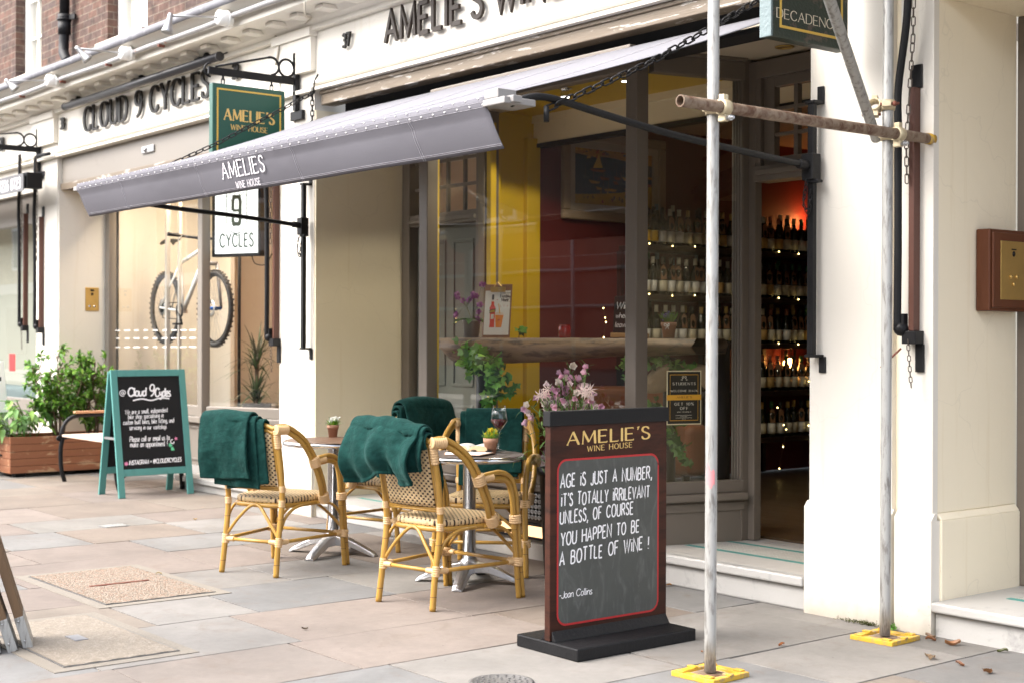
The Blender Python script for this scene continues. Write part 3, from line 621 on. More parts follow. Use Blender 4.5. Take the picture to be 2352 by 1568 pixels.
# conduit and spot lamps along the cornice
t = thing('conduit', 'white rust spotted conduit pipe running along the cornice', 'pipe', (-12, 5.245, 3.87))
c = MB(); c.tube([(-13 + i * .5, 0, .006 * math.sin(i * 1.7)) for i in range(42)], .022, 10); c.build('pipe', paint('rust_spotted_white_pipe', (.36, .355, .36), .45, .1, 3, c2=(.30, .10, .03), thr=(.66, .69)), t)
for i in range(18):
    c = MB(); c.bar((-12.5 + i * 1.1, -.028, -.03), (-12.5 + i * 1.1, .03, -.03), .025, .02); c.build('clip', M['rustred'], t)
for k, (bx, by, tx, ty, hx, hy, lab) in enumerate(((120, 187, 16, 187, 36, 207, 'lowest steel arm spot lamp, over the first brick window sill'), (291, 124, 178, 112, 203, 139, 'middle steel arm spot lamp on the cornice below the drainpipe'), (515, 43, 391, 37, 384, 76, 'steel arm spot lamp with head hanging straight down, beside the upper right window sill'))):
    b = at(bx, by, Y=5.20); e = at(tx, ty, X=b.x); h = at(hx, hy, X=b.x + (.04 if k < 2 else 0))
    t = thing('spot_lamp', lab, 'lamp', b, 0, 'spot lamps along the cornice')
    c = MB(); c.lathe([(.055, -.06), (.06, .0), (.06, .05), (.045, .06), (.03, .062)], 20, (0, 0, 0), axis=(0, -1, 0)); c.lathe([(.062, -.03), (.066, -.028), (.066, -.016), (.062, -.014)], 20, (0, 0, 0), axis=(0, -1, 0)); c.build('base', M['white'], t)
    c = MB(); c.tube([(0, -.05, 0), tuple(e - b)], .009, 8); c.build('arm', M['steel'], t)
    d = (h - e); L = d.length; c = MB(); c.lathe([(.016, -.02), (.02, .0), (.022, .4 * L), (.026, .45 * L), (.045, .9 * L), (.048, L), (.04, L), (.02, .6 * L)], 16, tuple(e - b), axis=d); c.build('lamp_head', M['steel'], t)

# ------------------------------------------------------------------ fascia and shop fronts
def shop(name, label, x): return thing(name, label, 'shopfront', (x, YF, 0))
def part(parent, name, mat, mb, **kw): return loc_part(mb, name, mat, parent, **kw)
def subpart(parent, name, mat, mb, **kw):
    return mb.build(name, mat, parent, **kw)
def fascia(parent, x0, x1):
    c = MB(); c.box(x0, x1, YF, YF + .16, 3.245, 3.72)
    c.prism([(x0, y, z) for y, z in ((YF - .03, 3.32), (YF - .03, 3.30), (YF - .012, 3.288), (YF - .001, 3.288), (YF - .001, 3.33))], (x0, 0, 0), (x1, 0, 0))
    c.prism([(x0, y, z) for y, z in ((YF - .035, 3.262), (YF - .035, 3.245), (YF - .001, 3.245), (YF - .001, 3.28))], (x0, 0, 0), (x1, 0, 0))
    return part(parent, 'fascia', M['cream'], c, bevel=.004)
def pilaster(parent, x0, x1, panels=True, yb=YF + .3):
    c = MB(); c.box(x0, x1, YF, yb, .55, 3.72); c.box(x0 - .012, x1 + .012, YF - .025, yb + .0, -.02, .53)
    c.prism([(x0 - .012, YF - .025, .53), (x0 - .012, YF - .025, .532), (x0 - .012, YF + .001, .562), (x0 - .012, YF + .02, .562), (x0 - .012, YF + .02, .53)], (x0, 0, 0), (x1 + .024, 0, 0))
    if panels:
        c.box(x0 - .02, x1 + .02, YF - .05, YF - .001, 3.40, 3.70); c.box(x0 - .035, x1 + .035, YF - .07, YF - .001, 3.66, 3.73); c.box(x0 - .03, x1 + .03, YF - .05, YF - .001, 3.24, 3.27)
    return part(parent, 'pilaster', M['cream'], c, bevel=.007)

# --- wine shop (number 37)
W = shop('wine_shop', 'cream wine shop with dark framed window, open door and black raised lettering', -7.1)
XL, XR = -9.40, -4.63
fascia(W, -9.42, -4.64)
pilaster(W, -9.94, -9.42)
pilaster(W, -4.62, -4.125)
c = MB(); c.box(-4.125, -4.08, YF + .03, YF + .3, -.02, 3.72); part(W, 'pilaster_groove', M['cream_bounce'], c)
# raised lettering and number
A = at(893, 102, Y=YF - .005); B = at(985, 78, Y=YF - .005)
c = MB(); text(c, "AMELIE'S", (A.x, YF - .006, 3.445), (1, 0, 0), (0, 0, 1), .205, weight=.15, track=.27, h=.014, depth=.022, fit=at(1108, 60, Y=YF - .03).x - A.x)
A2 = at(1140, 20, Y=YF - .03); text(c, 'WINE HOUSE', (A2.x, YF - .006, 3.445), (1, 0, 0), (0, 0, 1), .205, weight=.15, track=.27, h=.014, depth=.022, fit=1.70)
part(W, 'lettering', M['bronze'], c)
A = at(794, 110, Y=YF - .005)
c = MB(); text(c, '37', (A.x, YF - .006, 3.505), (1, 0, 0), (0, 0, 1), .095, weight=.18, track=.15, sx=.85, h=.012, depth=.018); part(W, 'house_number', M['letterblack'], c)
# timber head over the awning slot
c = MB(); c.box(-9.36, -4.64, YF + .02, YF + .14, 3.135, 3.243); c.box(-9.36, -4.64, YF + .005, YF + .02, 3.215, 3.243); part(W, 'awning_batten', M['peeling'], c, bevel=.006)
c = MB(); c.box(-9.3, -4.7, YF + .20, YF + .25, 2.99, 3.24); c.box(-9.3, -4.7, YF + .02, YF + .20, 2.97, 2.99); part(W, 'awning_box', M['dark_void'], c)
# left lobby with door 37A
c = MB(); c.box(-9.62, -9.42, YF + .301, 6.62, 0, 3.1); part(W, 'side_wall', M['stonebeige'], c)
c = MB(); c.box(-9.42, -9.40, YF + .004, 6.47, .0, 3.1); o = part(W, 'side_wall', M['stonebeige'], c)
D = 6.47
c = MB(); c.box(-9.39, -9.29, D - .05, D + .09, .16, 3.05); c.box(-8.42, -8.32, D - .05, D + .09, .16, 3.05); c.box(-9.29, -8.42, D - .045, D + .085, 2.24, 2.33); c.box(-9.29, -8.42, D - .07, D - .045, 2.26, 2.29); c.box(-9.29, -8.42, D - .04, D + .08, 2.94, 3.05)
for k in range(1, 4): c.box(-9.29 + .87 * k / 4 - .013, -9.29 + .87 * k / 4 + .013, D + .0, D + .03, 2.33, 2.94)
for k in range(1, 3): c.box(-9.29, -8.42, D + .002, D + .028, 2.33 + .61 * k / 3 - .013, 2.33 + .61 * k / 3 + .013)
df = part(W, 'door_frame', M['taupe'], c, bevel=.005)
c = MB(); c.box(-9.29, -8.42, D + .012, D + .017, 2.33, 2.94); subpart(df, 'fanlight', M['glass'], c)
M['door37'] = paint('shaded_door_paint', (.115, .12, .10), .45, .06, 2, bump=.04)  # taupe door with dim light and the glass reflection put into its colour
c = MB(); c.box(-9.288, -8.422, D + .03, D + .07, .17, 2.238)
for (a0, a1, b0, b1) in ((-9.17, -8.9, 1.0, 2.12), (-8.81, -8.54, 1.0, 2.12), (-9.17, -8.9, .30, .86), (-8.81, -8.54, .30, .86)):
    for q in ((a0, a1, b0, b0 + .025), (a0, a1, b1 - .025, b1), (a0, a0 + .025, b0 + .025, b1 - .025), (a1 - .025, a1, b0 + .025, b1 - .025)): c.box(q[0], q[1], D + .018, D + .031, q[2], q[3])
dd = part(W, 'door', M['door37'], c, bevel=.005)
A = at(1044, 976, Y=D + .02)
c = MB(); text(c, '37A', (A.x - .03, D + .028, A.z), (1, 0, 0), (0, 0, 1), .06, style='serif', weight=.2, track=.12, h=.004, depth=.006); subpart(dd, 'door_number', M['brass'], c)
c = MB(); c.box(A.x - .12, A.x - .06, D + .012, D + .03, A.z - .02, A.z + .1); subpart(dd, 'letter_plate', M['brass'], c, bevel=.003)
c = MB(); c.box(-9.40, -7.95, YF - .03, 6.5, .10, .145); c.box(-9.40, -7.95, YF + .01, 6.5, .0, .10); part(W, 'doorstep', M['marble'], c, bevel=.008)
c = MB(); c.box(-9.2, -8.1, YF + .26, YF + .30, .1452, .1462); c.box(-9.2, -8.1, YF + .55, YF + .59, .1452, .1462); part(W, 'tile_border', paint('green_mosaic', (.06, .26, .23), .5, .1, 40), c)
# main window: posts, head, sill, stall riser
WX0, WX1 = -7.93, -5.95
SD = Vector((math.sin(R(15)), math.cos(R(15)), 0)); SN = Vector((math.cos(R(15)), -math.sin(R(15)), 0))
MU = Vector((-5.905, YF + .045, 0)); SEND = MU + SD * .70
c = MB()
c.box(-8.03, WX0, YF - .0, YF + .09, .46, 2.98)
c.box(-5.955, -5.865, YF - .012, YF + .085, .46, 2.98)
c.box(WX0, -5.955, YF + .0, YF + .08, 2.90, 2.98); c.box(WX0, -5.955, YF + .02, YF + .095, 2.98, 3.06)
c.box(WX0, -5.955, YF - .0, YF + .08, .465, .53); c.box(-8.04, -5.855, YF - .035, YF + .085, .425, .465)
c.bar(MU + SD * .08 + Vector((0, 0, 2.95)), SEND + Vector((0, 0, 2.95)), .07, .11); c.bar(MU + SD * .08 + Vector((0, 0, .50)), SEND + Vector((0, 0, .50)), .07, .07); c.bar(MU + SD * .05 + SN * .02 + Vector((0, 0, .445)), SEND + SN * .02 + Vector((0, 0, .445)), .12, .04)
c.bar(MU + SD * .05 + SN * .012 + Vector((0, 0, 3.03)), SEND + SN * .012 + Vector((0, 0, 3.03)), .1, .06)
wf = part(W, 'window_frame', M['taupe'], c, bevel=.006)
c = MB(); c.add([(WX0, YF + .045, .53), (-5.955, YF + .045, .53), (-5.955, YF + .045, 2.9), (WX0, YF + .045, 2.9)], [(0, 1, 2, 3)]); subpart(wf, 'pane', M['glass'], c)
c = MB(); a0, a1 = MU + SD * .04, SEND; c.add([(a0.x, a0.y, .535), (a1.x, a1.y, .535), (a1.x, a1.y, 2.9), (a0.x, a0.y, 2.9)], [(0, 1, 2, 3)]); subpart(wf, 'pane', M['glass'], c)
LR0, LR1 = Vector((-7.985, YF + .09, 0)), Vector((-8.30, 6.42, 0))
c = MB(); c.add([(LR0.x, LR0.y, .5), (LR1.x, LR1.y, .5), (LR1.x, LR1.y, 2.95), (LR0.x, LR0.y, 2.95)], [(0, 1, 2, 3)]); subpart(wf, 'pane', pane_mat('thin_glass', (.98, .99, .98), 1.35), c)
c = MB(); c.bar(LR0 + Vector((.035, 0, .5)), LR0 + Vector((.035, 0, 2.95)), .03, .03, (0, 1, 0)); c.bar(LR1 + Vector((.03, .03, .5)), LR1 + Vector((.03, .03, 2.95)), .05, .05, (0, 1, 0)); subpart(wf, 'yellow_post', M['yellow'], c)
c = MB(); c.box(-8.03, -5.87, YF + .01, YF + .12, .10, .425)
for i in range(3):
    a0 = -7.98 + i * .69
    for q in ((a0, a0 + .64, .14, .16), (a0, a0 + .64, .385, .405), (a0, a0 + .02, .16, .385), (a0 + .62, a0 + .64, .16, .385)): c.box(q[0], q[1], YF - .008, YF + .011, q[2], q[3])
c.bar(MU + SD * .08 + Vector((0, 0, .27)), SEND + Vector((0, 0, .27)), .05, .31); c.bar(MU + SD * .10 + SN * .028 + Vector((0, 0, .385)), SEND + SN * .028 + Vector((0, 0, .385)), .02, .05); c.bar(MU + SD * .08 + SN * .03 + Vector((0, 0, .13)), SEND + SN * .03 + Vector((0, 0, .13)), .02, .035)
sr = part(W, 'stall_riser', M['taupe'], c, bevel=.004)
c = MB(); c.box(-8.03, -5.9, YF - .012, YF + .12, .0, .10); part(W, 'plinth_kerb', M['concrete'], c, bevel=.006)
A = at(1236, 1172, Y=YF - .01); c = MB(); c.box(A.x - .19, A.x + .12, YF - .022, YF + .011, .245, .415); 
v = subpart(sr, 'vent_grille', M['black'], c, bevel=.003); c = MB()
for i in range(9):
    for j in range(5): c.lathe([(.0135, 0), (.015, .006), (.008, .008), (.0055, .004), (.0055, 0)], 10, (A.x - .17 + i * .0335, YF - .022, .265 + j * .0335), axis=(0, -1, 0))
o = c.build('vent_rosettes', M['steel'], sr)
c = MB(); c.box(A.x - .42, A.x + .12, YF - .016, YF + .0105, .125, .225); subpart(sr, 'light_frame', M['black'], c, bevel=.003)
c = MB(); c.box(A.x - .37, A.x - .17, YF - .020, YF - .0155, .142, .208); c.box(A.x - .10, A.x + .09, YF - .020, YF - .0155, .142, .208); subpart(sr, 'cellar_light', emit('warm_cellar_light', (1, .58, .28), .55), c)
# lobby of the main door
DY = 6.38
c = MB(); c.box(SEND.x - .06, SEND.x + .025, SEND.y - .02, DY + .08, .18, 3.02)
for k in range(4): c.tube([(SEND.x - .05 + k * .022, SEND.y - .022, .3), (SEND.x - .05 + k * .022, SEND.y - .022, 2.98)], .008, 8)
DX0, DX1 = SEND.x + .025, -4.66
c.box(DX0, DX0 + .05, DY, DY + .06, .18, 3.0); c.box(DX0 + .05, DX0 + .09, DY, DY + .06, 2.38, 2.9); c.box(DX0 + .05, DX1, DY, DY + .12, 2.90, 3.0); c.box(DX0 + .05, DX1, DY - .02, DY + .12, 2.29, 2.38); c.box(DX0 + .09, DX1, DY - .045, DY - .02, 2.325, 2.355)
tz0, tz1 = 2.38, 2.90
c.box(DX0 + .09, DX0 + .17, DY + .03, DY + .08, tz0, tz1); c.box(DX0 + .17, DX1, DY + .03, DY + .08, tz0, tz0 + .05); c.box(DX0 + .17, DX1, DY + .03, DY + .08, tz1 - .06, tz1)
for x in (DX0 + .31, DX0 + .78): c.box(x, x + .03, DY + .035, DY + .075, tz0 + .05, tz1 - .06)
for z in (tz0 + .17, tz0 + .32): c.box(DX0 + .17, DX1, DY + .036, DY + .074, z, z + .022)
part(W, 'entrance_frame', M['taupe'], c, bevel=.005)
c = MB(); c.box(DX1 - .09, DX1 - .03, DY + .13, DY + .88, .20, 2.28); c.box(DX1 - .105, DX1 - .09, DY + .75, DY + .80, 1.0, 1.2); part(W, 'open_door', M['taupe'], c, bevel=.006)
c = MB(); c.box(-5.92, -4.64, YF - .03, DY + .14, .125, .175); c.box(-5.9, -4.64, YF + .008, DY + .1, .0, .125); part(W, 'doorstep', M['marble'], c, bevel=.01)
def mosaic():
    t = NT('mosaic_tile'); v = t.coord((1, 1, 1)); ck = t.n('TexBrick'); ck.offset = 0; t.l(v, ck.inputs['Vector'])
    for k, q in (('Scale', 1.0), ('Mortar Size', .0022), ('Brick Width', .026), ('Row Height', .026)): ck.inputs[k].default_value = q
    ck.inputs['Color1'].default_value = (.58, .57, .52, 1); ck.inputs['Color2'].default_value = (.52, .51, .47, 1); ck.inputs['Mortar'].default_value = (.22, .2, .18, 1)
    t.bsdf(ck.outputs[0], .5); return t.m
M['mosaic'] = mosaic(); M['mosgreen'] = paint('green_mosaic_border', (.05, .25, .225), .5, .15, 50)
c = MB(); c.box(-5.75, -4.64, YF + .34, YF + .60, .1753, .1765); st = part(W, 'mosaic_floor', M['mosaic'], c)
c = MB(); c.box(-5.78, -4.64, YF + .30, YF + .34, .1753, .1768); c.box(-5.78, -4.64, YF + .60, YF + .64, .1753, .1768); part(W, 'mosaic_border', M['mosgreen'], c)
c = MB(); c.box(-5.95, -4.64, YF + .03, YF + .30, .1751, .1759); c.box(-5.95, -4.64, YF + .64, DY, .1751, .1759); part(W, 'lobby_floor', M['concrete'], c)
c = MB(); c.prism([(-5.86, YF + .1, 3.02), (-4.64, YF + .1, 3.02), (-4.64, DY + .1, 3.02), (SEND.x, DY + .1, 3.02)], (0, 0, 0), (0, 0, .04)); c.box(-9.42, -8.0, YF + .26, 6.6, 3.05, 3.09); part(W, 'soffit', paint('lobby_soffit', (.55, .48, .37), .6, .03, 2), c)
c = MB(); c.box(-4.64, -4.605, YF + .3, 11, 0, 3.3); part(W, 'side_wall', M['stonebeige'], c)
for (px, py, r) in ((1802, 107, .055), (1862, 120, .035)):
    p = at(px, py, Z=3.02); c = MB(); c.lathe([(r, 3.016), (r * .95, 3.010), (r * .7, 3.012), (r * .66, 3.03), (.0001, 3.03)], 24, (p.x, p.y, 0)); part(W, 'ceiling_spot', M['brass'], c)
# the room behind the glass
XI = -8.45
c = MB(); c.box(-4.64, -8.5, 11, 11.1, .2, 3.3); c.box(-8.6, XI, 7.02, 11.1, .2, 3.3); part(W, 'red_wall', M['red'], c)
c = MB(); c.box(-8.6, XI - .0, 6.57, 7.02, .2, 3.3); c.box(XI, XI + .05, 6.90, 7.03, .2, 2.9); c.box(XI, XI + .012, 6.6, 6.66, .2, 2.9); c.box(-8.42, -8.36, 6.57, 6.61, .2, 3.0); part(W, 'yellow_wall', M['yellow'], c, bevel=.006)
c = MB(); c.box(-8.5, -4.7, YF + .27, 7.0, 3.075, 3.10); part(W, 'yellow_ceiling', M['yellow'], c)
c = MB(); c.box(-8.45, -4.7, 7.0, 7.06, 2.86, 3.10); c.box(-8.45, -4.7, 6.985, 7.0, 3.02, 3.075); part(W, 'ceiling_bulkhead', M['cream_bounce'], c)
c = MB(); c.box(-8.45, -4.7, 6.99, 7.07, 2.83, 2.86); part(W, 'bulkhead_trim', M['black'], c)
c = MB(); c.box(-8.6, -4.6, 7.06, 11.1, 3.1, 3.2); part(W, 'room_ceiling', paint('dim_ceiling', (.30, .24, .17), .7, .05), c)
c = MB(); c.box(-8.6, -4.64, DY + .14, 11.1, .12, .185); c.box(-8.3, -5.9, YF + .12, DY + .14, .12, .40); part(W, 'shop_floor', M['floorwood'], c)

# --- cycle shop (number 38)
K = shop('cycle_shop', 'cream cycle shop with a white bicycle in its window and slim raised serif lettering', -12.3)
fascia(K, -14.62, -9.96)
pilaster(K, -15.22, -14.63)
c = MB(); text(c, 'CLOUD 9 CYCLES', (at(200, 298, Y=YF).x, YF - .006, 3.425), (1, 0, 0), (0, 0, 1), .235, style='serif', weight=.20, thin=.075, track=.24, h=.014, depth=.018, space=.36, fit=at(487, 190, Y=YF).x - at(200, 298, Y=YF).x); part(K, 'lettering', M['letterblack'], c)
for px, py in ((145, 299), (541, 184)):
    c = MB(); A = at(px, py, Y=YF); text(c, '38', (A.x, YF - .006, A.z), (1, 0, 0), (0, 0, 1), .115, style='serif', weight=.22, thin=.08, track=.08, sx=.75, h=.012, depth=.016); part(K, 'house_number', M['letterblack'], c)
c = MB(); c.box(-14.62, -9.97, YF + .05, YF + .16, 2.97, 3.244); part(K, 'sign_band', M['taupe_lt'], c, bevel=.005)
c = MB(); c.box(-14.62, -9.97, YF + .03, YF + .20, 2.90, 2.97); part(K, 'sign_band_trim', M['peeling'], c, bevel=.005)
A = at(342, 344, Y=YF + .05); c = MB(); c.box(A.x - .13, A.x + .13, YF + .03, YF + .052, A.z - .035, A.z + .035); c.lathe([(.025, 0), (.02, .02), (.0001, .022)], 12, (A.x - .03, YF + .03, A.z), axis=(0, -1, 0)); part(K, 'shutter_bracket', M['steel'], c, bevel=.012)
c = MB(); c.box(-14.63, -14.60, YF + .01, 6.3, 0, 2.9); part(K, 'side_wall', M['cream'], c)
c = MB(); c.box(-14.62, -9.97, YF + .2, 6.3, 2.9, 2.95); part(K, 'soffit', M['cream_bounce'], c)
KY = 6.17; KM = Vector((-12.34, KY, 0)); KD = Vector((math.cos(R(23)), math.sin(R(23)), 0)); KE = KM + KD * .98; KN = Vector((KD.y, -KD.x, 0))
c = MB(); c.box(-14.60, -14.50, KY - .03, KY + .06, .60, 2.9); c.box(-12.395, -12.30, KY - .04, KY + .05, .60, 2.9); c.box(-14.50, -12.395, KY - .02, KY + .05, .62, .72); c.box(-14.60, -12.30, KY - .06, KY + .05, .56, .62); c.box(-14.5, -12.395, KY - .02, KY + .05, 2.8, 2.9)
c.bar(KM + KD * .06 + Vector((0, 0, .67)), KE + Vector((0, 0, .67)), .07, .10); c.bar(KM + KD * .05 + KN * .02 + Vector((0, 0, .59)), KE + KN * .02 + Vector((0, 0, .59)), .12, .06); c.bar(KE + Vector((0, 0, .6)), KE + Vector((0, 0, 2.9)), .11, .1, KD); c.bar(KM + KD * .06 + Vector((0, 0, 2.85)), KE + Vector((0, 0, 2.85)), .07, .1)
kf = part(K, 'window_frame', M['taupe_lt'], c, bevel=.008)
c = MB(); c.add([(-14.5, KY + .015, .72), (-12.395, KY + .015, .72), (-12.395, KY + .015, 2.8), (-14.5, KY + .015, 2.8)], [(0, 1, 2, 3)]); subpart(kf, 'pane', M['glass38'], c)
a0, a1 = KM + KD * .05, KE - KD * .05; c = MB(); c.add([(a0.x, a0.y, .72), (a1.x, a1.y, .72), (a1.x, a1.y, 2.8), (a0.x, a0.y, 2.8)], [(0, 1, 2, 3)]); subpart(kf, 'pane', M['glass38'], c)
c = MB(); c.box(-14.60, -12.3, KY + .0, KY + .1, .15, .56)
for i in range(3):
    a0 = -14.5 + i * .72
    for q in ((a0, a0 + .64, .2, .22), (a0, a0 + .64, .5, .52), (a0, a0 + .02, .22, .5), (a0 + .62, a0 + .64, .22, .5)): c.box(q[0], q[1], KY - .012, KY + .001, q[2], q[3])
c.bar(KM + KD * .02 + Vector((0, 0, .355)), KE + Vector((0, 0, .355)), .06, .41); c.bar(KM + KD * .10 + KN * .035 + Vector((0, 0, .52)), KE - KD * .1 + KN * .035 + Vector((0, 0, .52)), .02, .05); c.bar(KM + KD * .02 + KN * .035 + Vector((0, 0, .18)), KE + KN * .035 + Vector((0, 0, .18)), .03, .06)
for s_ in (.30, .62): c.bar(KM + KD * s_ + KN * .034 + Vector((0, 0, .2)), KM + KD * s_ + KN * .034 + Vector((0, 0, .5)), .03, .015, KD)
part(K, 'stall_riser', M['taupe_lt'], c, bevel=.005)
c = MB(); c.box(-14.6, -12.3, KY - .04, KY + .1, 0, .15); c.bar(KM + KD * .02 + Vector((0, 0, .075)), KE + Vector((0, 0, .075)), .14, .15); part(K, 'plinth', M['marble'], c)
c = MB(); c.box(-12.0, -9.96, 5.76, 6.9, .0, .07); c.box(-12.03, -9.96, 5.73, 6.9, .07, .12); part(K, 'doorstep', M['marble'], c, bevel=.008)
c = MB(); c.box(-14.66, -14.6, KY, 9.2, .2, 3.2); c.box(-14.6, -14.1, KY + 1.2, KY + 1.25, .2, 3.2); part(K, 'inner_wall', M['cream'], c)
c = MB(); c.box(-14.66, -10, 8.3, 8.4, .2, 3.2); c.box(-11.5, -11.42, KE.y + .1, 8.3, .2, 3.2); part(K, 'orange_wall', M['orangewall'], c)
c = MB(); c.box(-14.66, -10, KY + .1, 8.4, .5, .58); part(K, 'window_bed', M['floorwood'], c)
c = MB(); c.box(-14.66, -10, KY + .1, 8.4, 3.1, 3.2); part(K, 'room_ceiling', M['cream'], c)
# two of the uprights seen through the left pane
c = MB(); c.box(-13.72, -13.68, KY + .25, KY + .29, .58, 3.1); c.box(-13.42, -13.39, KY + .25, KY + .28, .58, 3.1); part(K, 'display_upright', paint('pale_upright', (.42, .40, .37), .5), c)

# --- shop at the far end (number 39)
N_ = shop('end_shop', 'pale end shop with a grey roller awning, partly cut off at the photo edge', -18)
fascia(N_, -26, -15.24)
c = MB(); c.box(-26, -15.22, YF + .05, YF + .16, 2.95, 3.244); part(N_, 'sign_band', M['cream'], c, bevel=.005)
c = MB(); c.box(-26, -15.22, YF + .10, YF + .18, 2.62, 2.95); c.box(-15.40, -15.22, YF + .10, YF + .18, .5, 2.62); c.box(-26, -15.4, YF + .1, YF + .18, .55, .68); part(N_, 'window_frame', M['taupe_lt'], c, bevel=.006)
c = MB(); c.add([(-26, YF + .14, .68), (-15.4, YF + .14, .68), (-15.4, YF + .14, 2.62), (-26, YF + .14, 2.62)], [(0, 1, 2, 3)]); part(N_, 'pane', M['glass38'], c)
c = MB(); c.box(-26, -15.22, YF + .12, YF + .2, 0, .55); part(N_, 'stall_riser', M['taupe_lt'], c)
c = MB(); c.box(-26, -15.3, 6.1, 6.2, 0, 3.2); part(N_, 'inner_wall', paint('sky_reflection_wall', (.34, .345, .285), .7, .04), c)  # the pane's pale sky reflection is put into this wall's colour
c = MB(); c.box(-26, -15.3, YF + .3, 6.1, .5, .56); part(N_, 'window_bed', M['white'], c)
A = at(27, 832, Y=YF + .13)
c = MB(); c.box(A.x - .09, A.x + .09, YF + .132, YF + .137, A.z - .1, A.z + .1); part(N_, 'window_sticker', paint('red_sticker', (.62, .03, .03), .5), c)
A = at(33, 935, Y=7.2); c = MB(); c.box(-18.5, -15.6, 5.85, 6.08, .56, .80); part(N_, 'window_cushion', paint('grey_teal_cushion', (.12, .17, .17), .8), c, bevel=.06, seg=4)

# --- entrance on the right hand
E_ = shop('street_entrance', 'cream street entrance with marble step beside the scaffolding', -3)
pilaster(E_, -4.08, -3.90, False, YF + .04)
c = MB(); c.box(-4.08, -3.90, YF - .001, YF + .3, 3.0, 3.02); 
RY = at(2335, 700, X=-3.90).y
c = MB(); c.box(-4.08, -3.902, YF + .04, RY, .56, 3.8); c.box(-4.08, -3.876, YF + .04, RY, -.02, .53); c.prism([(-3.876, YF + .04, .53), (-3.90, YF + .04, .56), (-3.95, YF + .04, .56), (-3.95, YF + .04, .53)], (0, 0, 0), (0, RY - YF - .04, 0))
part(E_, 'side_wall', M['cream_bounce'], c, bevel=.006)
zc = at(2340, 40, X=-3.90).z
c = MB(); c.box(-3.9, -2.2, YF + .06, RY + .2, zc, zc + .05); part(E_, 'soffit', M['cream_bounce'], c)
c = MB(); c.box(-4.0, -2.2, YF, YF + .16, zc + .03, 3.72); part(E_, 'fascia', M['cream'], c)
c = MB(); c.box(-3.9, -3.78, RY - .0, RY + .14, .16, zc); c.box(-3.78, -2.2, RY + .02, RY + .12, 2.3, 2.4); c.box(-3.78, -3.70, RY + .02, RY + .12, .16, zc); part(E_, 'door_frame', M['taupe'], c, bevel=.006)
c = MB(); c.box(-3.70, -2.2, RY + .06, RY + .1, .16, zc); part(E_, 'door', M['taupe'], c)
c = MB(); c.box(-3.885, -2.2, YF - .035, RY + .1, .115, .16); c.box(-3.885, -2.2, YF + .0, RY + .1, -.01, .115); part(E_, 'doorstep', M['marble'], c, bevel=.009)
c = MB(); c.box(-3.7, -2.2, YF + .36, YF + .58, .1603, .1615); part(E_, 'mosaic_floor', M['mosaic'], c)
c = MB(); c.box(-3.72, -2.2, YF + .32, YF + .36, .1603, .1618); c.box(-3.72, -2.2, YF + .58, YF + .62, .1603, .1618); part(E_, 'mosaic_border', M['mosgreen'], c)

# --- the houses across the road (seen in the shop windows)
O_ = thing('opposite_terrace', 'yellow brick terrace across the road, seen mirrored in the shop windows', 'building', (-20, -10, 0))
c = MB(); c.box(-75, 12, -10.5, -10.0, 3.6, 6.6); part(O_, 'brick_wall', M['stockbrick'], c)
c = MB(); c.box(-75, 12, -10.45, -9.95, 0, 3.2); part(O_, 'shopfront_band', paint('grey_green_shopfront', (.13, .15, .125), .5, .1, .5), c)
c = MB(); c.box(-75, 12, -10.4, -9.7, 3.2, 3.6); c.box(-75, 12, -10.4, -9.8, 6.6, 6.85); part(O_, 'cornice', M['cream'], c)
for i in range(22):
    x = -72 + i * 3.7
    c = MB(); c.box(x, x + 1.2, -10.02, -9.96, 4.2, 6.0); f = part(O_, 'window', M['white'], c)
    c = MB(); c.box(x + .1, x + 1.1, -9.96, -9.95, 4.3, 5.9); subpart(f, 'pane', paint('dark_pane', (.05, .06, .07), .1, bump=0), c)
    c = MB(); c.box(x - .6, x + 1.7, -9.96, -9.91, .7, 2.6); part(O_, 'shop_window', paint('dark_shop_pane', (.05, .055, .055), .15, bump=0), c)
# things on the far side of the road that show only as reflections
t = thing('site_hoarding', 'brown board hoarding with scaffold tubes across the road, seen only as a reflection', 'hoarding', (-18.2, -4.1, 0))
c = MB()
for k in range(5): c.box(-3.2, 2.6, -.02, .02, .9 + k * .46, .9 + k * .46 + .45)
loc = c.build('boards', paint('brown_ply', (.30, .13, .085), .6, .2, 2), t)
for z in (1.35, 1.9, 2.5, 3.3):
    c = MB(); c.tube([(-3.4, .06, z), (2.8, .06, z)], .03, 10); c.build('tube', M['galv'], t)
for x in (-3.1, -1.2, .7, 2.4):
    c = MB(); c.tube([(x, .1, 0), (x, .1, 3.6)], .03, 10); c.build('post', M['galv'], t)
t = thing('street_sign', 'round street sign on a grey post at the kerb, seen only as a reflection', 'sign', (-14.5, .42, 0))
c = MB(); c.tube([(0, 0, 0), (0, 0, 3.6)], .05, 12); c.build('post', paint('grey_post', (.10, .105, .10), .5), t)
c = MB(); c.lathe([(.40, -.01), (.40, .01)], 32, (0, .07, 2.85), axis=(0, 1, 0)); c.build('disc', paint('grey_sign_back', (.10, .11, .095), .5), t)
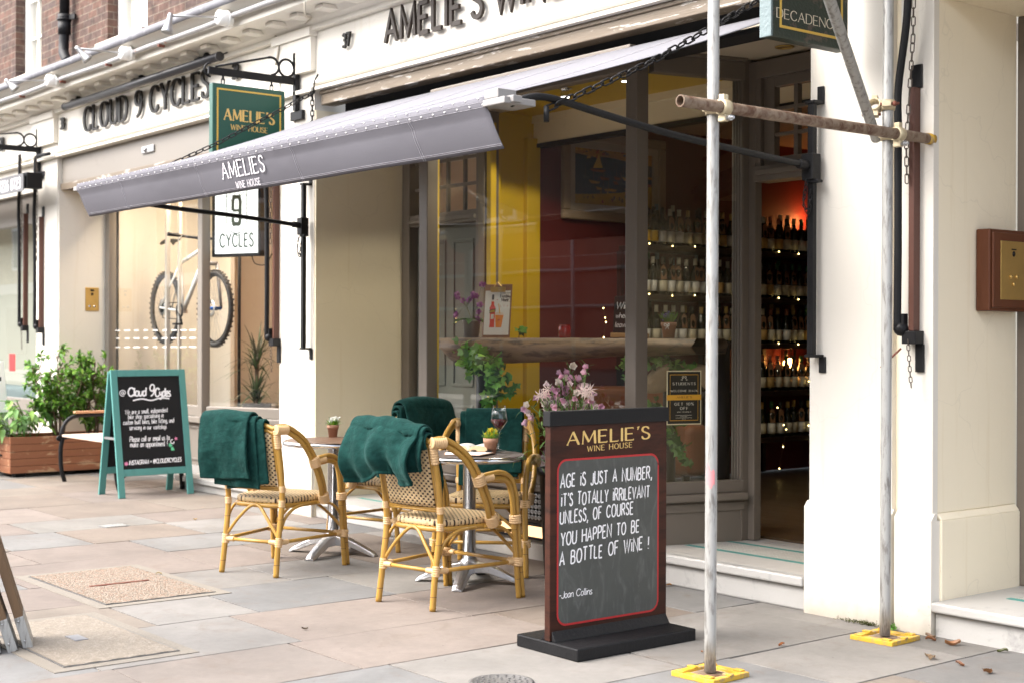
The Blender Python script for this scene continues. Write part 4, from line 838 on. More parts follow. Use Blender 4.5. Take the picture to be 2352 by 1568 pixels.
# ------------------------------------------------------------------ awning of the wine shop
def chain(mb, pts, r=.0045, link=.042, wd=.011):
    """chain of alternating oval links along a polyline"""
    P = [Vector(p) for p in pts]; seg = []; tot = 0
    for a, b in zip(P, P[1:]): seg.append((tot, (b - a).length, a, b)); tot += (b - a).length
    n = max(2, int(tot / (link - 2.2 * r)))
    for k in range(n):
        def pos(d):
            for s0, L, a, b in seg:
                if d <= s0 + L + 1e-9: return a + (b - a) * ((d - s0) / max(L, 1e-9))
            return P[-1]
        a, b = pos(tot * k / n), pos(tot * (k + 1) / n); m = (a + b) / 2; d = (b - a).normalized()
        sd_ = d.cross(Vector((0, 0, 1))); sd_ = sd_.normalized() if sd_.length > .1 else Vector((1, 0, 0)); up = sd_.cross(d)
        w = sd_ * .7 + up * .7 if k % 2 else sd_ * .7 - up * .7; w.normalize(); hl = link / 2
        ring = []
        for i in range(10):
            t = 2 * PI * i / 10; ring.append(m + d * ((hl - wd) * (1 if math.cos(t) > .01 else -1 if math.cos(t) < -.01 else 0) + math.cos(t) * wd) + w * math.sin(t) * wd)
        mb.tube(ring, r, 5, False, True, True)
    return mb
AW = thing('awning', 'mauve grey canvas awning with white lettering, open over the cafe tables', 'awning', (-7, YF, 3.1))
FY, FZ = 3.72, 2.375
TX0, TX1, TZ = -9.30, -4.66, 3.05; BX0, BX1 = -9.24, -4.77
def top_f(u, v):
    x = (TX0 + (TX1 - TX0) * u) * (1 - v) + (BX0 + (BX1 - BX0) * u) * v
    y = (YF + .05) * (1 - v) + FY * v; sag = -.05 * math.sin(PI * v) * (1 + .15 * math.sin(u * 17)) 
    w = .006 * noise.noise(Vector((u * 9, v * 1.5, 0))) * math.sin(PI * v)
    return (x, y, TZ * (1 - v) + (FZ + .015) * v + sag * .6 + w)
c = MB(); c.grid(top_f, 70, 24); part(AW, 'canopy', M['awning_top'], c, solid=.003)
c = MB()
for u0 in (.17, .335, .5, .665, .83): c.tube([Vector(top_f(u0, .02 + .96 * k / 20)) + Vector((0, -.002, .002)) for k in range(21)], .0016, 4, False)
part(AW, 'canopy_seam', M['thread'], c)
def val_f(u, v):
    x = BX0 + (BX1 - BX0) * u; z = FZ + .012 - .222 * v
    y = FY - .028 - .012 * math.sin(PI * min(1, v * 3)) + .05 * v * v + .006 * v * math.sin(u * 21 + 1) + .004 * noise.noise(Vector((u * 60, v * 4, 3))) * (1 - v)
    return (x + .05 * v * (1 if u < .5 else .6) * abs(1 - 2 * u) ** 6 + .03 * v, y, z)
c = MB(); c.grid(val_f, 110, 12); va = part(AW, 'valance', paint('shaded_mauve_canvas', (.094, .091, .107), .75, .06, 2, bump=.08, grain=120), c, solid=.003)  # darker copy of the same canvas, the valance's shade put into its colour
# stitched hems and seams, following the valance
c = MB()
for v0 in (.10, .20, .905, .935):
    pts = [Vector(val_f(i / 100, v0)) + Vector((0, -.003, 0)) for i in range(101)]; c.tube(pts, .0008, 4, False)
for u0 in (.155, .39, .63, .87):
    for du in (0, .0035): c.tube([Vector(val_f(u0 + du + .004 * v, v)) + Vector((0, -.003, 0)) for v in [i / 12 for i in range(13)]], .0008, 4, False)
subpart(va, 'stitching', M['thread'], c)
c = MB()
for k in range(50):
    u = .008 + k * .0200
    for (uu, off, vz) in ((u, .0, .015), (u + .0075, .0, .155)):
        p = Vector(val_f(min(uu, .998), vz)); c.sphere(p + Vector((0, -.003, 0)), .0048, 8, 5, .8)
subpart(va, 'eyelets', M['white'], c)
A = at(508, 402, Y=FY - .03)
def on_val(sx, size, zoff, s, st, wgt, trk, al='l', sxx=1, fit=None):
    v0 = (FZ + .012 - zoff) / .222; c = MB(); text(c, s, (sx, FY - .028 + .05 * v0 * v0 - (.006 if size > .05 else .012), zoff), (1, 0, 0), (0, -.225, 1), size, style='serif', weight=wgt, thin=.075, track=trk, align=al, h=.004, sx=sxx, fit=fit); subpart(va, st, M['stitch'], c)
on_val(A.x, .086, FZ - .130, 'AMELIES', 'lettering', .125, .26, 'l', .86, at(604, 380, Y=FY - .03).x - A.x)
on_val(at(533, 412, Y=FY - .03).x, .036, FZ - .193, 'WINE HOUSE', 'small_lettering', .12, .3, 'l', .95, at(588, 405, Y=FY - .03).x - at(533, 412, Y=FY - .03).x)
c = MB(); c.box(BX0 - .09, BX1 + .17, FY - .02, FY + .03, FZ - .03, FZ + .0); c.box(BX1 + .005, BX1 + .10, FY - .045, FY + .055, FZ - .005, FZ + .035); c.box(BX1 + .0, BX1 + .15, FY - .05, FY + .12, FZ - .035, FZ - .006); part(AW, 'front_rail', paint('pale_grey_metal', (.27, .26, .255), .45, .06, 8), c, bevel=.004)
for (px, s, dx) in ((-9.475, 'l', .13), (-4.56, 'r', -.10)):
    c = MB(); c.box(px - .018, px + .018, YF - .075, YF - .045, 1.29, 2.53); c.box(px - .03, px + .03, YF - .08, YF - .001, 1.275, 1.29); c.box(px + .005, px + .045, YF - .012, YF - .001, 1.20, 1.28); c.box(px - .03, px + .03, YF - .08, YF - .001, 2.53, 2.545); c.box(px - .01, px + .03, YF - .012, YF - .001, 2.545, 2.62); part(AW, 'slide_rail', M['black_worn'], c, bevel=.003)
    c = MB(); c.box(px - .035, px + .035, YF - .10, YF - .035, 2.15, 2.28); c.tube([(px, YF - .07, 2.22), (px + dx * .03, YF - .16, 2.225)], .024, 10); c.box(px - .015, px + .06, YF - .09, YF - .05, 2.135, 2.15); part(AW, 'slide_block', M['black_worn'], c, bevel=.004)
    if s == 'r':
        pts = catmull([(px, YF - .12, 2.222), (-4.585, 5.0, 2.262), (-4.60, 4.62, 2.296), (-4.62, 4.25, 2.345), (-4.635, 3.98, 2.385), (-4.645, 3.85, 2.387), (-4.665, 3.74, 2.35)], 8)
    else: pts = catmull([(px, YF - .12, 2.222), (-9.42, 5.0, 2.255), (-9.36, 4.3, 2.29), (-9.30, 3.74, 2.35)], 8)
    c = MB(); c.tube(pts, .0165, 12); part(AW, 'arm', M['black_worn'] if s == 'r' else M['black'], c)
    c = MB(); chain(c, [(px, YF - .1, 2.15), (px - .015, YF - .11, 2.03), (px + .012, YF - .1, 1.98), (px + .016, YF - .09, 2.1)], .003, .03, .008); part(AW, 'keeper_chain', M['black_worn'], c)
ar = at(1255, 262, X=-4.62)
c = MB(); c.tube([ar + Vector((0, 0, -.035)), ar + Vector((0, 0, .03))], .012, 8)
hk = at(1738, 4, Y=YF - .25); hk2 = at(1790, -30, Y=YF - .02)
chain(c, [ar + Vector((0, 0, .02)), ar * .55 + hk * .45 + Vector((0, 0, -.02)), hk, hk2], .0048, .074, .0150); part(AW, 'stay_chain', M['black_worn'], c)
hk = at(722, 212, Y=YF - .03); al = Vector((-9.29, 3.95, 2.36)); c = MB()
chain(c, [hk, (hk + al) / 2 + Vector((0, 0, -.03)), al], .0045, .07, .014); chain(c, [hk + Vector((-.03, 0, -.02)), hk + Vector((-.03, 0, -.26))], .005, .05, .012); c.tube(catmull([hk + Vector((.005, .03, .14)), hk + Vector((.005, -.0, .08)), hk + Vector((0, -.01, .0)), hk + Vector((-.03, -.01, -.03)), hk + Vector((-.045, -.005, .02))], 5), .007, 8)
part(AW, 'stay_chain', M['black_worn'], c)

# ------------------------------------------------------------------ folded awning gear on the other pilasters
def folded_gear(label, px_, ytop, ybot, xo, woodw=.04, bend=.05, crank=False):
    """upright timber slide with a folded iron arm, its chain and bottom bracket, fixed to a pilaster at X = px_"""
    zt = ytop; zb = ybot
    t = thing('awning_gear', label, 'awning gear', (px_, YF, zb), 0, 'folded awning arms on the pilasters')
    H_ = zt - zb
    c = MB(); c.box(-.013, .017, -.05, -.001, .06, H_ * .80); c.build('timber_slide', M['darkred'], t, bevel=.003)
    c = MB(); c.box(-.03, .03, -.012, -.001, H_ * .80, H_ * .80 + .11); c.box(-.035, .04, -.07, -.001, -.0, .06); c.box(.0, .045, -.015, -.001, -.13, .0); c.sphere((-.045, -.06, .07), .035, 10, 6); c.box(-.04, -.02, -.075, -.04, .05, .14); c.build('bracket', M['black'], t, bevel=.003)
    c = MB(); c.tube(catmull([(-.055, -.075, .06), (-.052, -.075, H_ * .3), (-.05, -.08, H_ * .66), (-.042, -.09, H_ * .80), (.012, -.10, H_ * 1.02), (.016, -.10, H_ * 1.2)], 6), .0185, 10); c.build('arm', M['black'], t)
    c = MB(); chain(c, [(.05, -.10, H_ * 1.2), (.034, -.085, H_ * .95), (.008, -.075, H_ * .78), (-.012, -.07, H_ * .62), (-.008, -.07, H_ * .5)], .0029, .046, .0085); chain(c, [(.0, -.07, .02), (.01, -.07, -.1), (.02, -.07, -.2)], .0022, .028, .007); c.build('chain', M['oldsteel'], t)
    if crank:
        c = MB(); c.tube(catmull([(.0, -.1, H_ * 1.10), (.005, -.1, H_ * 1.19), (.03, -.1, H_ * 1.21), (.12, -.1, H_ * 1.21)], 4), .008, 8); c.tube([(.12, -.1, H_ * 1.21), (.42, -.1, H_ * 1.205)], .019, 10); c.build('crank_handle', M['black_worn'], t)
    return t
M['oldsteel'] = paint('tarnished_chain', (.10, .08, .065), .5, .3, 20, metal=.5)
M['darkred'] = paint('red_brown_timber', (.085, .03, .018), .55, .25, 6, bump=.15)
p = at(2108, 195, Y=YF); q = at(2104, 790, Y=YF)
g = folded_gear('black awning arm and chain on the cream pilaster right of the scaffolding', p.x, q.z + (p.z - q.z) / .8 * .985, q.z, 0)
c = MB(); c.tube([(-.03, -.08, -.02), (-.12, -.11, -.11)], .005, 6); c.build('pin', M['rustred'], g)
p = at(640, 420, Y=YF); q = at(640, 795, Y=YF); g = folded_gear('black awning arm on the cream pilaster behind the lightbox sign', at(640, 600, Y=YF).x, q.z + 1.62, q.z, 0)
p = at(104, 765, Y=YF); folded_gear('black awning arm with crank handle, beside the brass intercom wall', at(100, 600, Y=YF).x, p.z + 1.55, p.z, 0, crank=True)
p = at(66, 760, Y=YF); folded_gear('black awning arm at the far edge of the end shop pilaster', at(64, 600, Y=YF).x, p.z + 1.6, p.z, 0)

# ------------------------------------------------------------------ hanging signs
def iron_bracket(t, X, y_end, ztop, zarm, zbot, rings=2, wall=YF - .02):
    c = MB(); c.box(-.022, .022, wall - .03 - YF, wall - YF + .01, zbot - zarm, ztop - zarm); c.box(-.09, .09, wall - YF - .012, wall - YF + .015, ztop - zarm - .0, ztop - zarm + .09); c.box(-.09, .09, wall - YF - .012, wall - YF + .015, zbot - zarm - .07, zbot - zarm)
    c.build('wall_bar', M['black'], t, bevel=.003)
    ye = y_end - YF; yw = wall - YF - .03
    c = MB(); c.bar((0, yw, 0), (0, ye, 0), .028, .055); c.tube([(0, ye + .02 + .05 * math.cos(a), .035 + .05 * math.sin(a) - .03) for a in [PI * .5 + PI * k / 10 for k in range(11)]], .009, 8); c.build('arm', M['black'], t, bevel=.003)
    r = (ztop - zarm) * .30; c = MB()
    c.tube([(0, yw - r + r * math.cos(2 * PI * k / 24), r + .028 + r * math.sin(2 * PI * k / 24)) for k in range(24)], .010, 8, closed=True)
    c.tube([(0, yw - 3 * r + r * math.cos(a), r + .028 + r * math.sin(a)) for a in [PI * .62 - k * PI * 1.1 / 14 for k in range(15)]] , .010, 8)
    a = PI * .62; c.tube([(0, yw - 3 * r + r * math.cos(a), r + .028 + r * math.sin(a)), (0, ye + .06, .035)], .008, 8); c.build('scroll', M['black'], t)
def hang_board(t, X, y0, y1, z0, z1, th, matf, mats, zarm, trim, tm, hooks=True):
    Y0, Y1 = y0 - YF, y1 - YF
    c = MB(); c.box(-th, th, Y0, Y1, z0 - zarm, z1 - zarm); b = c.build('board', matf, t, bevel=.006)
    c = MB(); w = .012
    a0, a1, b0, b1 = Y0 + trim, Y1 - trim, z0 - zarm + trim, z1 - zarm - trim
    for q in ((a0, a1, b0, b0 + w), (a0, a1, b1 - w, b1), (a0, a0 + w, b0 + w, b1 - w), (a1 - w, a1, b0 + w, b1 - w)): c.box(th, th + .003, q[0], q[1], q[2], q[3])
    c.build('gilt_line', tm, b)
    if hooks:
        c = MB()
        for y in (Y0 + .1, Y1 - .1): chain(c, [(0, y, z1 - zarm + .005), (0, y, -.02)], .005, .045, .012)
        c.build('hooks', M['black'], t)
    return b
SX = at(683, 190, Y=YF - .02).x
zt, za, zbm = at(683, 122, Y=YF - .03).z, at(683, 188, Y=YF - .03).z, at(683, 255, Y=YF - .03).z
ye = at(478, 166, X=SX).y
HS = thing('hanging_sign', 'green hanging wine house sign with gold letters on a scrolled iron bracket', 'sign', (SX, YF, za), 0)
iron_bracket(HS, SX, ye, zt, za, zbm)
y0 = at(484, 195, X=SX).y; y1 = at(650, 210, X=SX).y; z1 = at(484, 191, X=SX).z
b = hang_board(HS, SX, y0, y1, z1 - .60, z1, .03, M['greensign'], None, za, .035, M['goldtrim'])
yc = (y0 + y1) / 2 - YF; zz = at(560, 280, X=SX + .03).z - za; wd = y1 - y0
c = MB(); text(c, "AMELIE'S", (.031, yc, zz), (0, 1, 0), (0, 0, 1), wd * .135, style='serif', weight=.22, thin=.08, track=.24, sx=.9, align='c', h=.001); c.build('lettering', M['gold'], b)
c = MB(); text(c, 'WINE HOUSE', (.031, yc, zz - wd * .115), (0, 1, 0), (0, 0, 1), wd * .065, style='serif', weight=.18, thin=.06, track=.22, align='c', h=.001); c.build('small_lettering', M['gold'], b)
DXp = -4.33
y0 = at(1762, 80, X=DXp).y; y1 = YF - .12; z0 = at(1762, 86, X=DXp).z
DS = thing('decadence_sign', 'weathered dark green sign reading Decadence above the open shop door', 'sign', (DXp, YF, z0), 0)
b = hang_board(DS, DXp, y0, y1, z0, z0 + .62, .035, M['greenold'], None, z0, .045, M['goldtrim'], False)
c = MB(); c.box(-.036, .034, y0 - YF - .012, y0 - YF + .001, .0, .62); c.build('edge_strip', M['paleblue'], b, bevel=.003)
A = at(1784, 40, X=DXp + .036); Bq = at(1925, 68, X=DXp + .036); sz = (A - at(1784, 18, X=DXp + .036)).length
c = MB(); text(c, 'DECADENCE', (.036, A.y - YF, A.z - z0), (0, 1, 0), (0, 0, 1), sz, style='serif', weight=.15, thin=.06, track=.2, h=.001, fit=(Bq - A).length * 1.0); c.build('lettering', paint('cream_lettering', (.72, .66, .52), .5, .05, 20, bump=0), b)
c = MB(); stroke(c, smooth2([(.0, .10), (.05, .03), (.11, .01), (.16, .05), (.15, .1)], 5), .018, (.036, A.y - YF + .26, A.z - z0 + .20), (0, 1, 0), (0, 0, 1), .001); c.build('ornament', M['goldtrim'], b)
c = MB(); c.bar((0, y0 - YF, .68), (0, -.01, .68), .03, .05); c.box(-.03, .03, -.03, .01, .4, 1.0); c.build('bracket', M['black'], DS)
# small bracket of the end shop, with its number
X9 = at(88, 350, Y=YF - .03).x; zt, za, zbm = at(88, 297, Y=YF - .03).z, at(86, 346, Y=YF - .03).z, at(84, 398, Y=YF - .03).z
t = thing('iron_bracket', 'black iron sign bracket with rings and no board, on the far pilaster', 'bracket', (X9, YF, za))
iron_bracket(t, X9, YF - 1.15, zt, za, zbm)
c = MB(); chain(c, [(0, -.45, -.03), (0, -.45, -.22)], .004, .04, .01); c.build('chain', M['steel'], t)
A = at(13, 345, Y=YF); c = MB(); text(c, '39', (A.x - .13, YF - .006, A.z), (1, 0, 0), (0, 0, 1), .14, style='serif', weight=.22, thin=.08, track=.1, sx=.75, h=.01, depth=.016); loc_part(c, 'house_number', M['letterblack'], N_)
# roller awning of the end shop
A = at(55, 405, Y=5.25); zt = A.z + .02
t = thing('roller_awning', 'dark grey rolled awning with white phone number at the photo edge', 'awning', (A.x, 5.37, zt))
x1 = at(60, 405, Y=5.25).x
c = MB(); c.prism([(-6, -.12, 0), (-6, .10, .05), (-6, .10, .0), (-6, -.08, -.04)], (0, 0, 0), (x1 - A.x + 5.94, 0, 0)); c.build('canopy', paint('dark_grey_canvas', (.10, .10, .105), .8, .1), t)
c = MB(); c.box(-6, x1 - A.x - .06, -.13, -.118, -.17, .01); v = c.build('valance', paint('dark_grey_valance', (.13, .13, .135), .8, .1), t)
c = MB(); text(c, '020 7226 8723', (x1 - A.x - .14, -.131, -.135), (1, 0, 0), (0, 0, 1), .105, weight=.17, track=.2, align='r', h=.001); c.build('lettering', M['stitch'], v)
c = MB(); c.box(x1 - A.x - .16, x1 - A.x - .03, -.10, .06, -.14, .02); c.build('arm', M['black'], t)

# slim trough lamp over the cycle shop lettering
a = at(150, 246, Y=YF - .16); b_ = at(503, 131, Y=YF - .16)
t = thing('trough_lamp', 'long dark tube lamp above the cycle shop lettering', 'lamp', a)
d = b_ - a; d.z = 0; d.y = 0; c = MB(); c.tube([(0, 0, 0), tuple(d)], .036, 18); c.tube([tuple(d), tuple(d + Vector((.02, 0, 0)))], [.04, .038], 18); c.tube([(-.015, 0, 0), (.01, 0, 0)], .039, 18); c.build('tube', paint('dark_grey_lamp_tube', (.028, .028, .031), .4, .08, 3, bump=.02), t)
for px, py in ((181, 218), (324, 176), (472, 127)):
    q = at(px, py, Y=YF - .06) - a; c = MB(); c.box(q.x - .14, q.x + .14, .06, .15, -.0 + .03, .075); c.bar((q.x + .06, .15, .05), (q.x + .06, .0, .04), .03, .03); c.sphere((q.x + .12, .05, .06), .03, 10, 6); c.build('bracket', M['black'], t, bevel=.004)
pts = [at(505, 127, Y=YF - .12), at(520, 122, Y=YF - .06), at(545, 109, Y=YF - .01), at(585, 105, Y=YF - .01), at(612, 92, Y=YF - .02), at(622, 87, Y=YF - .01)]
t = thing('lamp_cable', 'thin black cable looping from the trough lamp along the cream fascia', 'cable', pts[0])
c = MB(); c.tube([p - pts[0] for p in catmull(pts, 5)], .006, 6); c.build('cable', M['black'], t)
pts = [at(700, 5, Y=5.26), at(702, 38, Y=5.3), at(715, 42, Y=5.5), at(690, 60, Y=YF - .06), at(640, 72, Y=YF - .06), at(633, 90, Y=YF - .06), at(640, 110, Y=YF - .06), at(633, 150, Y=YF - .06)]
t = thing('white_cable', 'cream painted cable bent down from the cornice beside the iron bracket', 'cable', pts[0])
c = MB(); c.tube([p - pts[0] for p in catmull(pts, 4)], .008, 6); c.build('cable', M['cream'], t)

# lightbox sign hanging inside the cycle shop window
t = thing('lightbox_sign', 'white upright cycles lightbox sign with black frame in the shop window', 'sign', (0, 0, 0))
sp0 = KM - KN * .07
tl = atp(491, 440, sp0, KN); br = atp(602, 592, sp0, KN); bl = atp(491, 588, sp0, KN)
Wd = (Vector((br.x, br.y, 0)) - Vector((bl.x, bl.y, 0))).length; z0 = (bl.z + br.z) / 2; Hh = Wd * 1.85
t.location = (bl.x, bl.y, z0); t.rotation_euler = (0, 0, R(23))
c = MB(); c.box(0, Wd, -.03, .05, 0, .03); c.box(0, Wd, -.03, .05, Hh - .03, Hh); c.box(0, .03, -.03, .05, .03, Hh - .03); c.box(Wd - .03, Wd, -.03, .05, .03, Hh - .03); c.build('frame', M['black'], t, bevel=.004)
lp = NT('lit_sign_panel'); e = lp.n('Emission'); e.inputs[0].default_value = (.95, 1, .96, 1); e.inputs[1].default_value = .33; bs = lp.bsdf((.7, .7, .7), .4); ad = lp.n('AddShader'); lp.l(e.outputs[0], ad.inputs[0]); lp.l(bs.outputs[0], ad.inputs[1]); lp.l(ad.outputs[0], lp.out.inputs[0])
c = MB(); c.box(.03, Wd - .03, -.018, .04, .03, Hh - .03); pn = c.build('panel', lp.m, t)
INK = paint('dark_green_ink', (.012, .04, .025), .6, .1, bump=0)
c = MB(); text(c, 'CYCLES', (Wd / 2, -.0185, Wd * .16), (1, 0, 0), (0, 0, 1), Wd * .21, weight=.17, track=.17, align='c', sx=.66); text(c, 'CLOUD', (Wd / 2, -.0185, Hh - Wd * .46), (1, 0, 0), (0, 0, 1), Wd * .21, weight=.17, track=.2, align='c', sx=.68); c.build('lettering', INK, pn)
c = MB(); cx, cz = Wd / 2, Wd * .76; hw, hh = Wd * .21, Wd * .38; L_ = [(cx - hw, cz + hh), (cx - hw, cz - hh * .45)] + [(cx - hw * math.cos(a), cz - hh * .45 - hw * math.sin(a)) for a in [PI * k / 14 for k in range(1, 14)]] + [(cx + hw, cz - hh * .45), (cx + hw, cz + hh), (cx - hw, cz + hh)]
stroke(c, L_, .010, (0, -.0185, 0), (1, 0, 0), (0, 0, 1), .0008)
for k in range(12):
    a = 2 * PI * k / 12 + .2; stroke(c, [(cx + hw * .62 * math.cos(a), cz + hh * .55 * math.sin(a) - .02), (cx + hw * .97 * math.cos(a), cz + hh * .80 * math.sin(a) - .02)], .005, (0, -.0185, 0), (1, 0, 0), (0, 0, 1), .001)
stroke(c, smooth2([(cx - hw, cz + hh * .55), (cx - hw * .6, cz + hh * .72), (cx - hw * .3, cz + hh * .6), (cx, cz + hh * .85), (cx + hw * .35, cz + hh * .62), (cx + hw * .7, cz + hh * .72), (cx + hw, cz + hh * .55)], 5), .006, (0, -.0185, 0), (1, 0, 0), (0, 0, 1), .0012); c.build('emblem', INK, pn)
q = Wd * .44; rr = [(-.5, .5), (-.5, .86), (-.38, 1), (.38, 1), (.5, .86), (.5, .14), (.38, 0), (-.38, 0), (-.5, .14), (-.5, .24)]
c = MB(); stroke(c, [(cx + a * q * .34, cz - q * .52 + b * q) for a, b in rr], q * .15, (0, -.0185, 0), (1, 0, 0), (0, 0, 1), .0025); stroke(c, [(cx - .5 * q * .34, cz - q * .52 + .5 * q), (cx + .5 * q * .34, cz - q * .52 + .5 * q)], q * .10, (0, -.0185, 0), (1, 0, 0), (0, 0, 1), .0027); c.build('numeral', INK, pn)
c = MB()
for x in (.12, Wd - .12): c.tube([(x, .01, Hh), (x, .01, 2.85 - z0)], .003, 5)
c.tube(catmull([(Wd - .12, .0, 0), (Wd - .08, .0, -.07), (Wd + .04, .0, -.08), (Wd + .10, .02, .02)], 5), .005, 6); c.build('wires', M['black'], t)

# ------------------------------------------------------------------ scaffolding
PX = -3.98; PY1, PY2 = 4.235, 5.385
def standard(label, y, lean, top=6.0, rustpad=False):
    t = thing('scaffold_pole', label, 'scaffold pole', (PX, y, 0), 0, 'upright scaffold poles')
    c = MB(); n = 40; c.tube([(lean * z, 0, z) for z in [.02 + (top - .02) * k / n for k in range(n + 1)]], .0242, 20); c.build('tube', M['galv'], t); return t
pole1 = standard('galvanised scaffold pole nearest the camera, with a pink paint smear', PY1, .0024)
pole2 = standard('galvanised scaffold pole standing against the cream pilaster', PY2, .0024)
c = MB(); A = at(1640, 1096, X=PX + .02); c.grid(lambda u, v: (.0246 * math.cos(-1.7 + 1.5 * u) + .0024 * 1.1, .0246 * math.sin(-1.7 + 1.5 * u), A.z - .035 + .09 * v * (1 - .4 * u) + .01 * math.sin(9 * u)), 10, 4); c.build('paint_smear', paint('pink_paint_smear', (.72, .26, .27), .6, .2, 40, bump=0), pole1)
def pad(label, y):
    t = thing('base_pad', label, 'base pad', (PX, y, 0), R(3), 'yellow scaffold base pads'); t.scale = (.72, .72, .9)
    s = .115; c = MB(); c.box(-s, s, -s, s, -.002, .010); c.build('sole', paint('dusty_plate', (.52, .44, .36), .7, .15, 12, c2=(.45, .2, .08), thr=(.55, .7)), t)
    c = MB(); o = .155; i = .105
    for q in ((-o, o, -o, -i), (-o, o, i, o), (-o, -i, -i, i), (i, o, -i, i)): c.box(q[0], q[1], q[2], q[3], .0, .024)
    for (x, y_) in ((-.1, -.13), (.1, -.13), (-.1, .13), (.1, .13), (-.13, 0), (.13, 0)): c.box(x - .03, x + .03, y_ - .018, y_ + .018, .024, .032)
    c.build('rim', M['yplastic'], t, bevel=.008)
    c = MB(); c.box(-.075, .075, -.075, .075, .010, .016); c.build('plate', M['rust'], t, bevel=.003)
pad('yellow plastic scaffold base pad at the bottom edge of the photo', PY1); pad('yellow plastic scaffold base pad against the cream pilaster', PY2)
TXx = PX + .062; ta = at(1562, 232, X=TXx); tb = at(2136, 320, X=TXx)
t = thing('scaffold_tube', 'rusty horizontal scaffold tube with open end, level across the two poles', 'scaffold tube', ta)
d = tb - ta; d.x = 0; c = MB(); c.tube([d * (k / 30) for k in range(31)], .0242, 20, False); c.tube([d * (k / 30) for k in range(31)], .0200, 20, False); 
ring = [[Vector((r * math.cos(2 * PI * k / 20), 0, r * math.sin(2 * PI * k / 20))) for k in range(20)] for r in (.0242, .02)]
c.add(ring[0] + ring[1], [(k, (k + 1) % 20, 20 + (k + 1) % 20, 20 + k) for k in range(20)]); c.build('tube', M['rust'], t)
c = MB(); c.tube([d * .985, d * 1.012], .0262, 20); c.build('end_cap', M['yplastic'], t)
br0 = Vector((PX - .045, PY2 - .05, at(2012, 285, X=PX).z)); 
e1 = at(1906, 2, D=5.75) ; dirb = (e1 - br0)
t = thing('scaffold_brace', 'galvanised diagonal scaffold tube clamped to the pole against the pilaster', 'scaffold brace', br0)
c = MB(); c.tube([dirb * (-.12 + 1.9 * k / 20) for k in range(21)], .0242, 20); c.build('tube', M['galv'], t)
def coupler(label, p, a1, a2, off, rusty=False):
    """right-angle clamp: two half-shell collars with bolts"""
    t = thing('scaffold_coupler', label, 'scaffold clamp', p, 0, 'scaffold clamps')
    m = M['coupler']
    for ax, o, nm in ((Vector(a1), Vector((0, 0, 0)), 1), (Vector(a2), Vector(off), 2)):
        ax.normalize(); c = MB(); c.lathe([(.0255, -.022), (.031, -.024), (.034, -.01), (.034, .01), (.031, .024), (.0255, .022), (.0255, -.022)], 20, o, axis=ax); c.build('collar', m, t)
        sd_ = ax.cross(Vector(off).normalized()).normalized(); u = Vector(off).normalized() * (1 if nm == 2 else -1)
        b0 = o + sd_ * .036; c = MB(); c.obox(b0 + sd_ * .008, sd_ * .014, ax * .012, u * .02); c.obox(o - sd_ * .04, sd_ * .012, ax * .014, u * .014); c.build('hinge', m, t, bevel=.003)
        c = MB(); c.tube([b0 - u * .03 + sd_ * .010, b0 + u * .055 + sd_ * .010], .0065, 8); c.lathe([(.0125, 0), (.0125, .014)], 6, b0 + u * .028 + sd_ * .01, axis=u); c.build('bolt', M['rustred'] if rusty else M['steel'], t)
zt1 = ta.z + (tb.z - ta.z) * (PY1 - ta.y) / (tb.y - ta.y); zt2 = ta.z + (tb.z - ta.z) * (PY2 - ta.y) / (tb.y - ta.y)
coupler('zinc clamp joining the rusty tube to the nearest pole', (PX + .0055, PY1, zt1), (0, 0, 1), (0, 1, 0), (.057, 0, 0))
coupler('zinc clamp joining the rusty tube to the pole by the pilaster', (PX + .0055, PY2, zt2), (0, 0, 1), (0, 1, 0), (.057, 0, 0))
coupler('swivel clamp with rusty bolts joining the diagonal tube to its pole', (PX + .0055, PY2, br0.z + .09), (0, 0, 1), dirb.normalized(), (-.05, -.03, .0), True)

# ------------------------------------------------------------------ entry phones
p = at(211, 688, X=-14.60); t = thing('brass_intercom', 'small brass intercom plate on the cream wall beside the cycle shop window', 'intercom', p)
c = MB(); c.box(0, .008, -.075, .075, -.125, .125); pl = c.build('plate', M['brass'], t, bevel=.003)
c = MB(); c.lathe([(.016, 0), (.0001, .003)], 14, (.008, 0, .055), axis=(1, 0, 0)); c.box(.008, .010, -.02, .02, .085, .105); c.build('lens', M['black'], t)
for y in (-.03, .025):
    c = MB(); c.lathe([(.013, 0), (.011, .006), (.0001, .007)], 12, (.008, y, -.075), axis=(1, 0, 0)); c.build('button', M['chrome'], t)
c0 = at(2302, 622, X=-3.84); t = thing('intercom_box', 'mahogany intercom box with brass front on the cream entrance wall', 'intercom', (-3.9, c0.y, c0.z))
y0 = at(2272, 620, X=-3.84).y - c0.y; y1 = at(2352, 620, X=-3.84).y - c0.y + .0; hz = .19
c = MB(); c.box(.001, .075, y0 - .02, y1, -hz - .005, hz + .005); c.box(.075, .088, y0 - .008, y1 - .012, -hz + .01, hz - .01); c.build('box', M['mahogany'], t, bevel=.008)
c = MB(); c.box(.088, .0915, y0 + .05, y1 - .03, -.14, .14); pl = c.build('front_plate', M['brass'], t, bevel=.002)
ym = (y0 + y1) / 2 + .01
c = MB(); c.lathe([(.014, 0), (.0001, .003)], 16, (.0915, ym, .08), axis=(1, 0, 0)); c.box(.0915, .093, ym - .02, ym + .02, .098, .104); c.build('lens', M['black'], t)
for (y, z) in ((ym - .025, -.03), (ym + .025, -.03), (ym, -.065)):
    c = MB(); c.lathe([(.011, 0), (.010, .006), (.0001, .008)], 14, (.0915, y, z), axis=(1, 0, 0)); c.build('button', M['brass'], t)
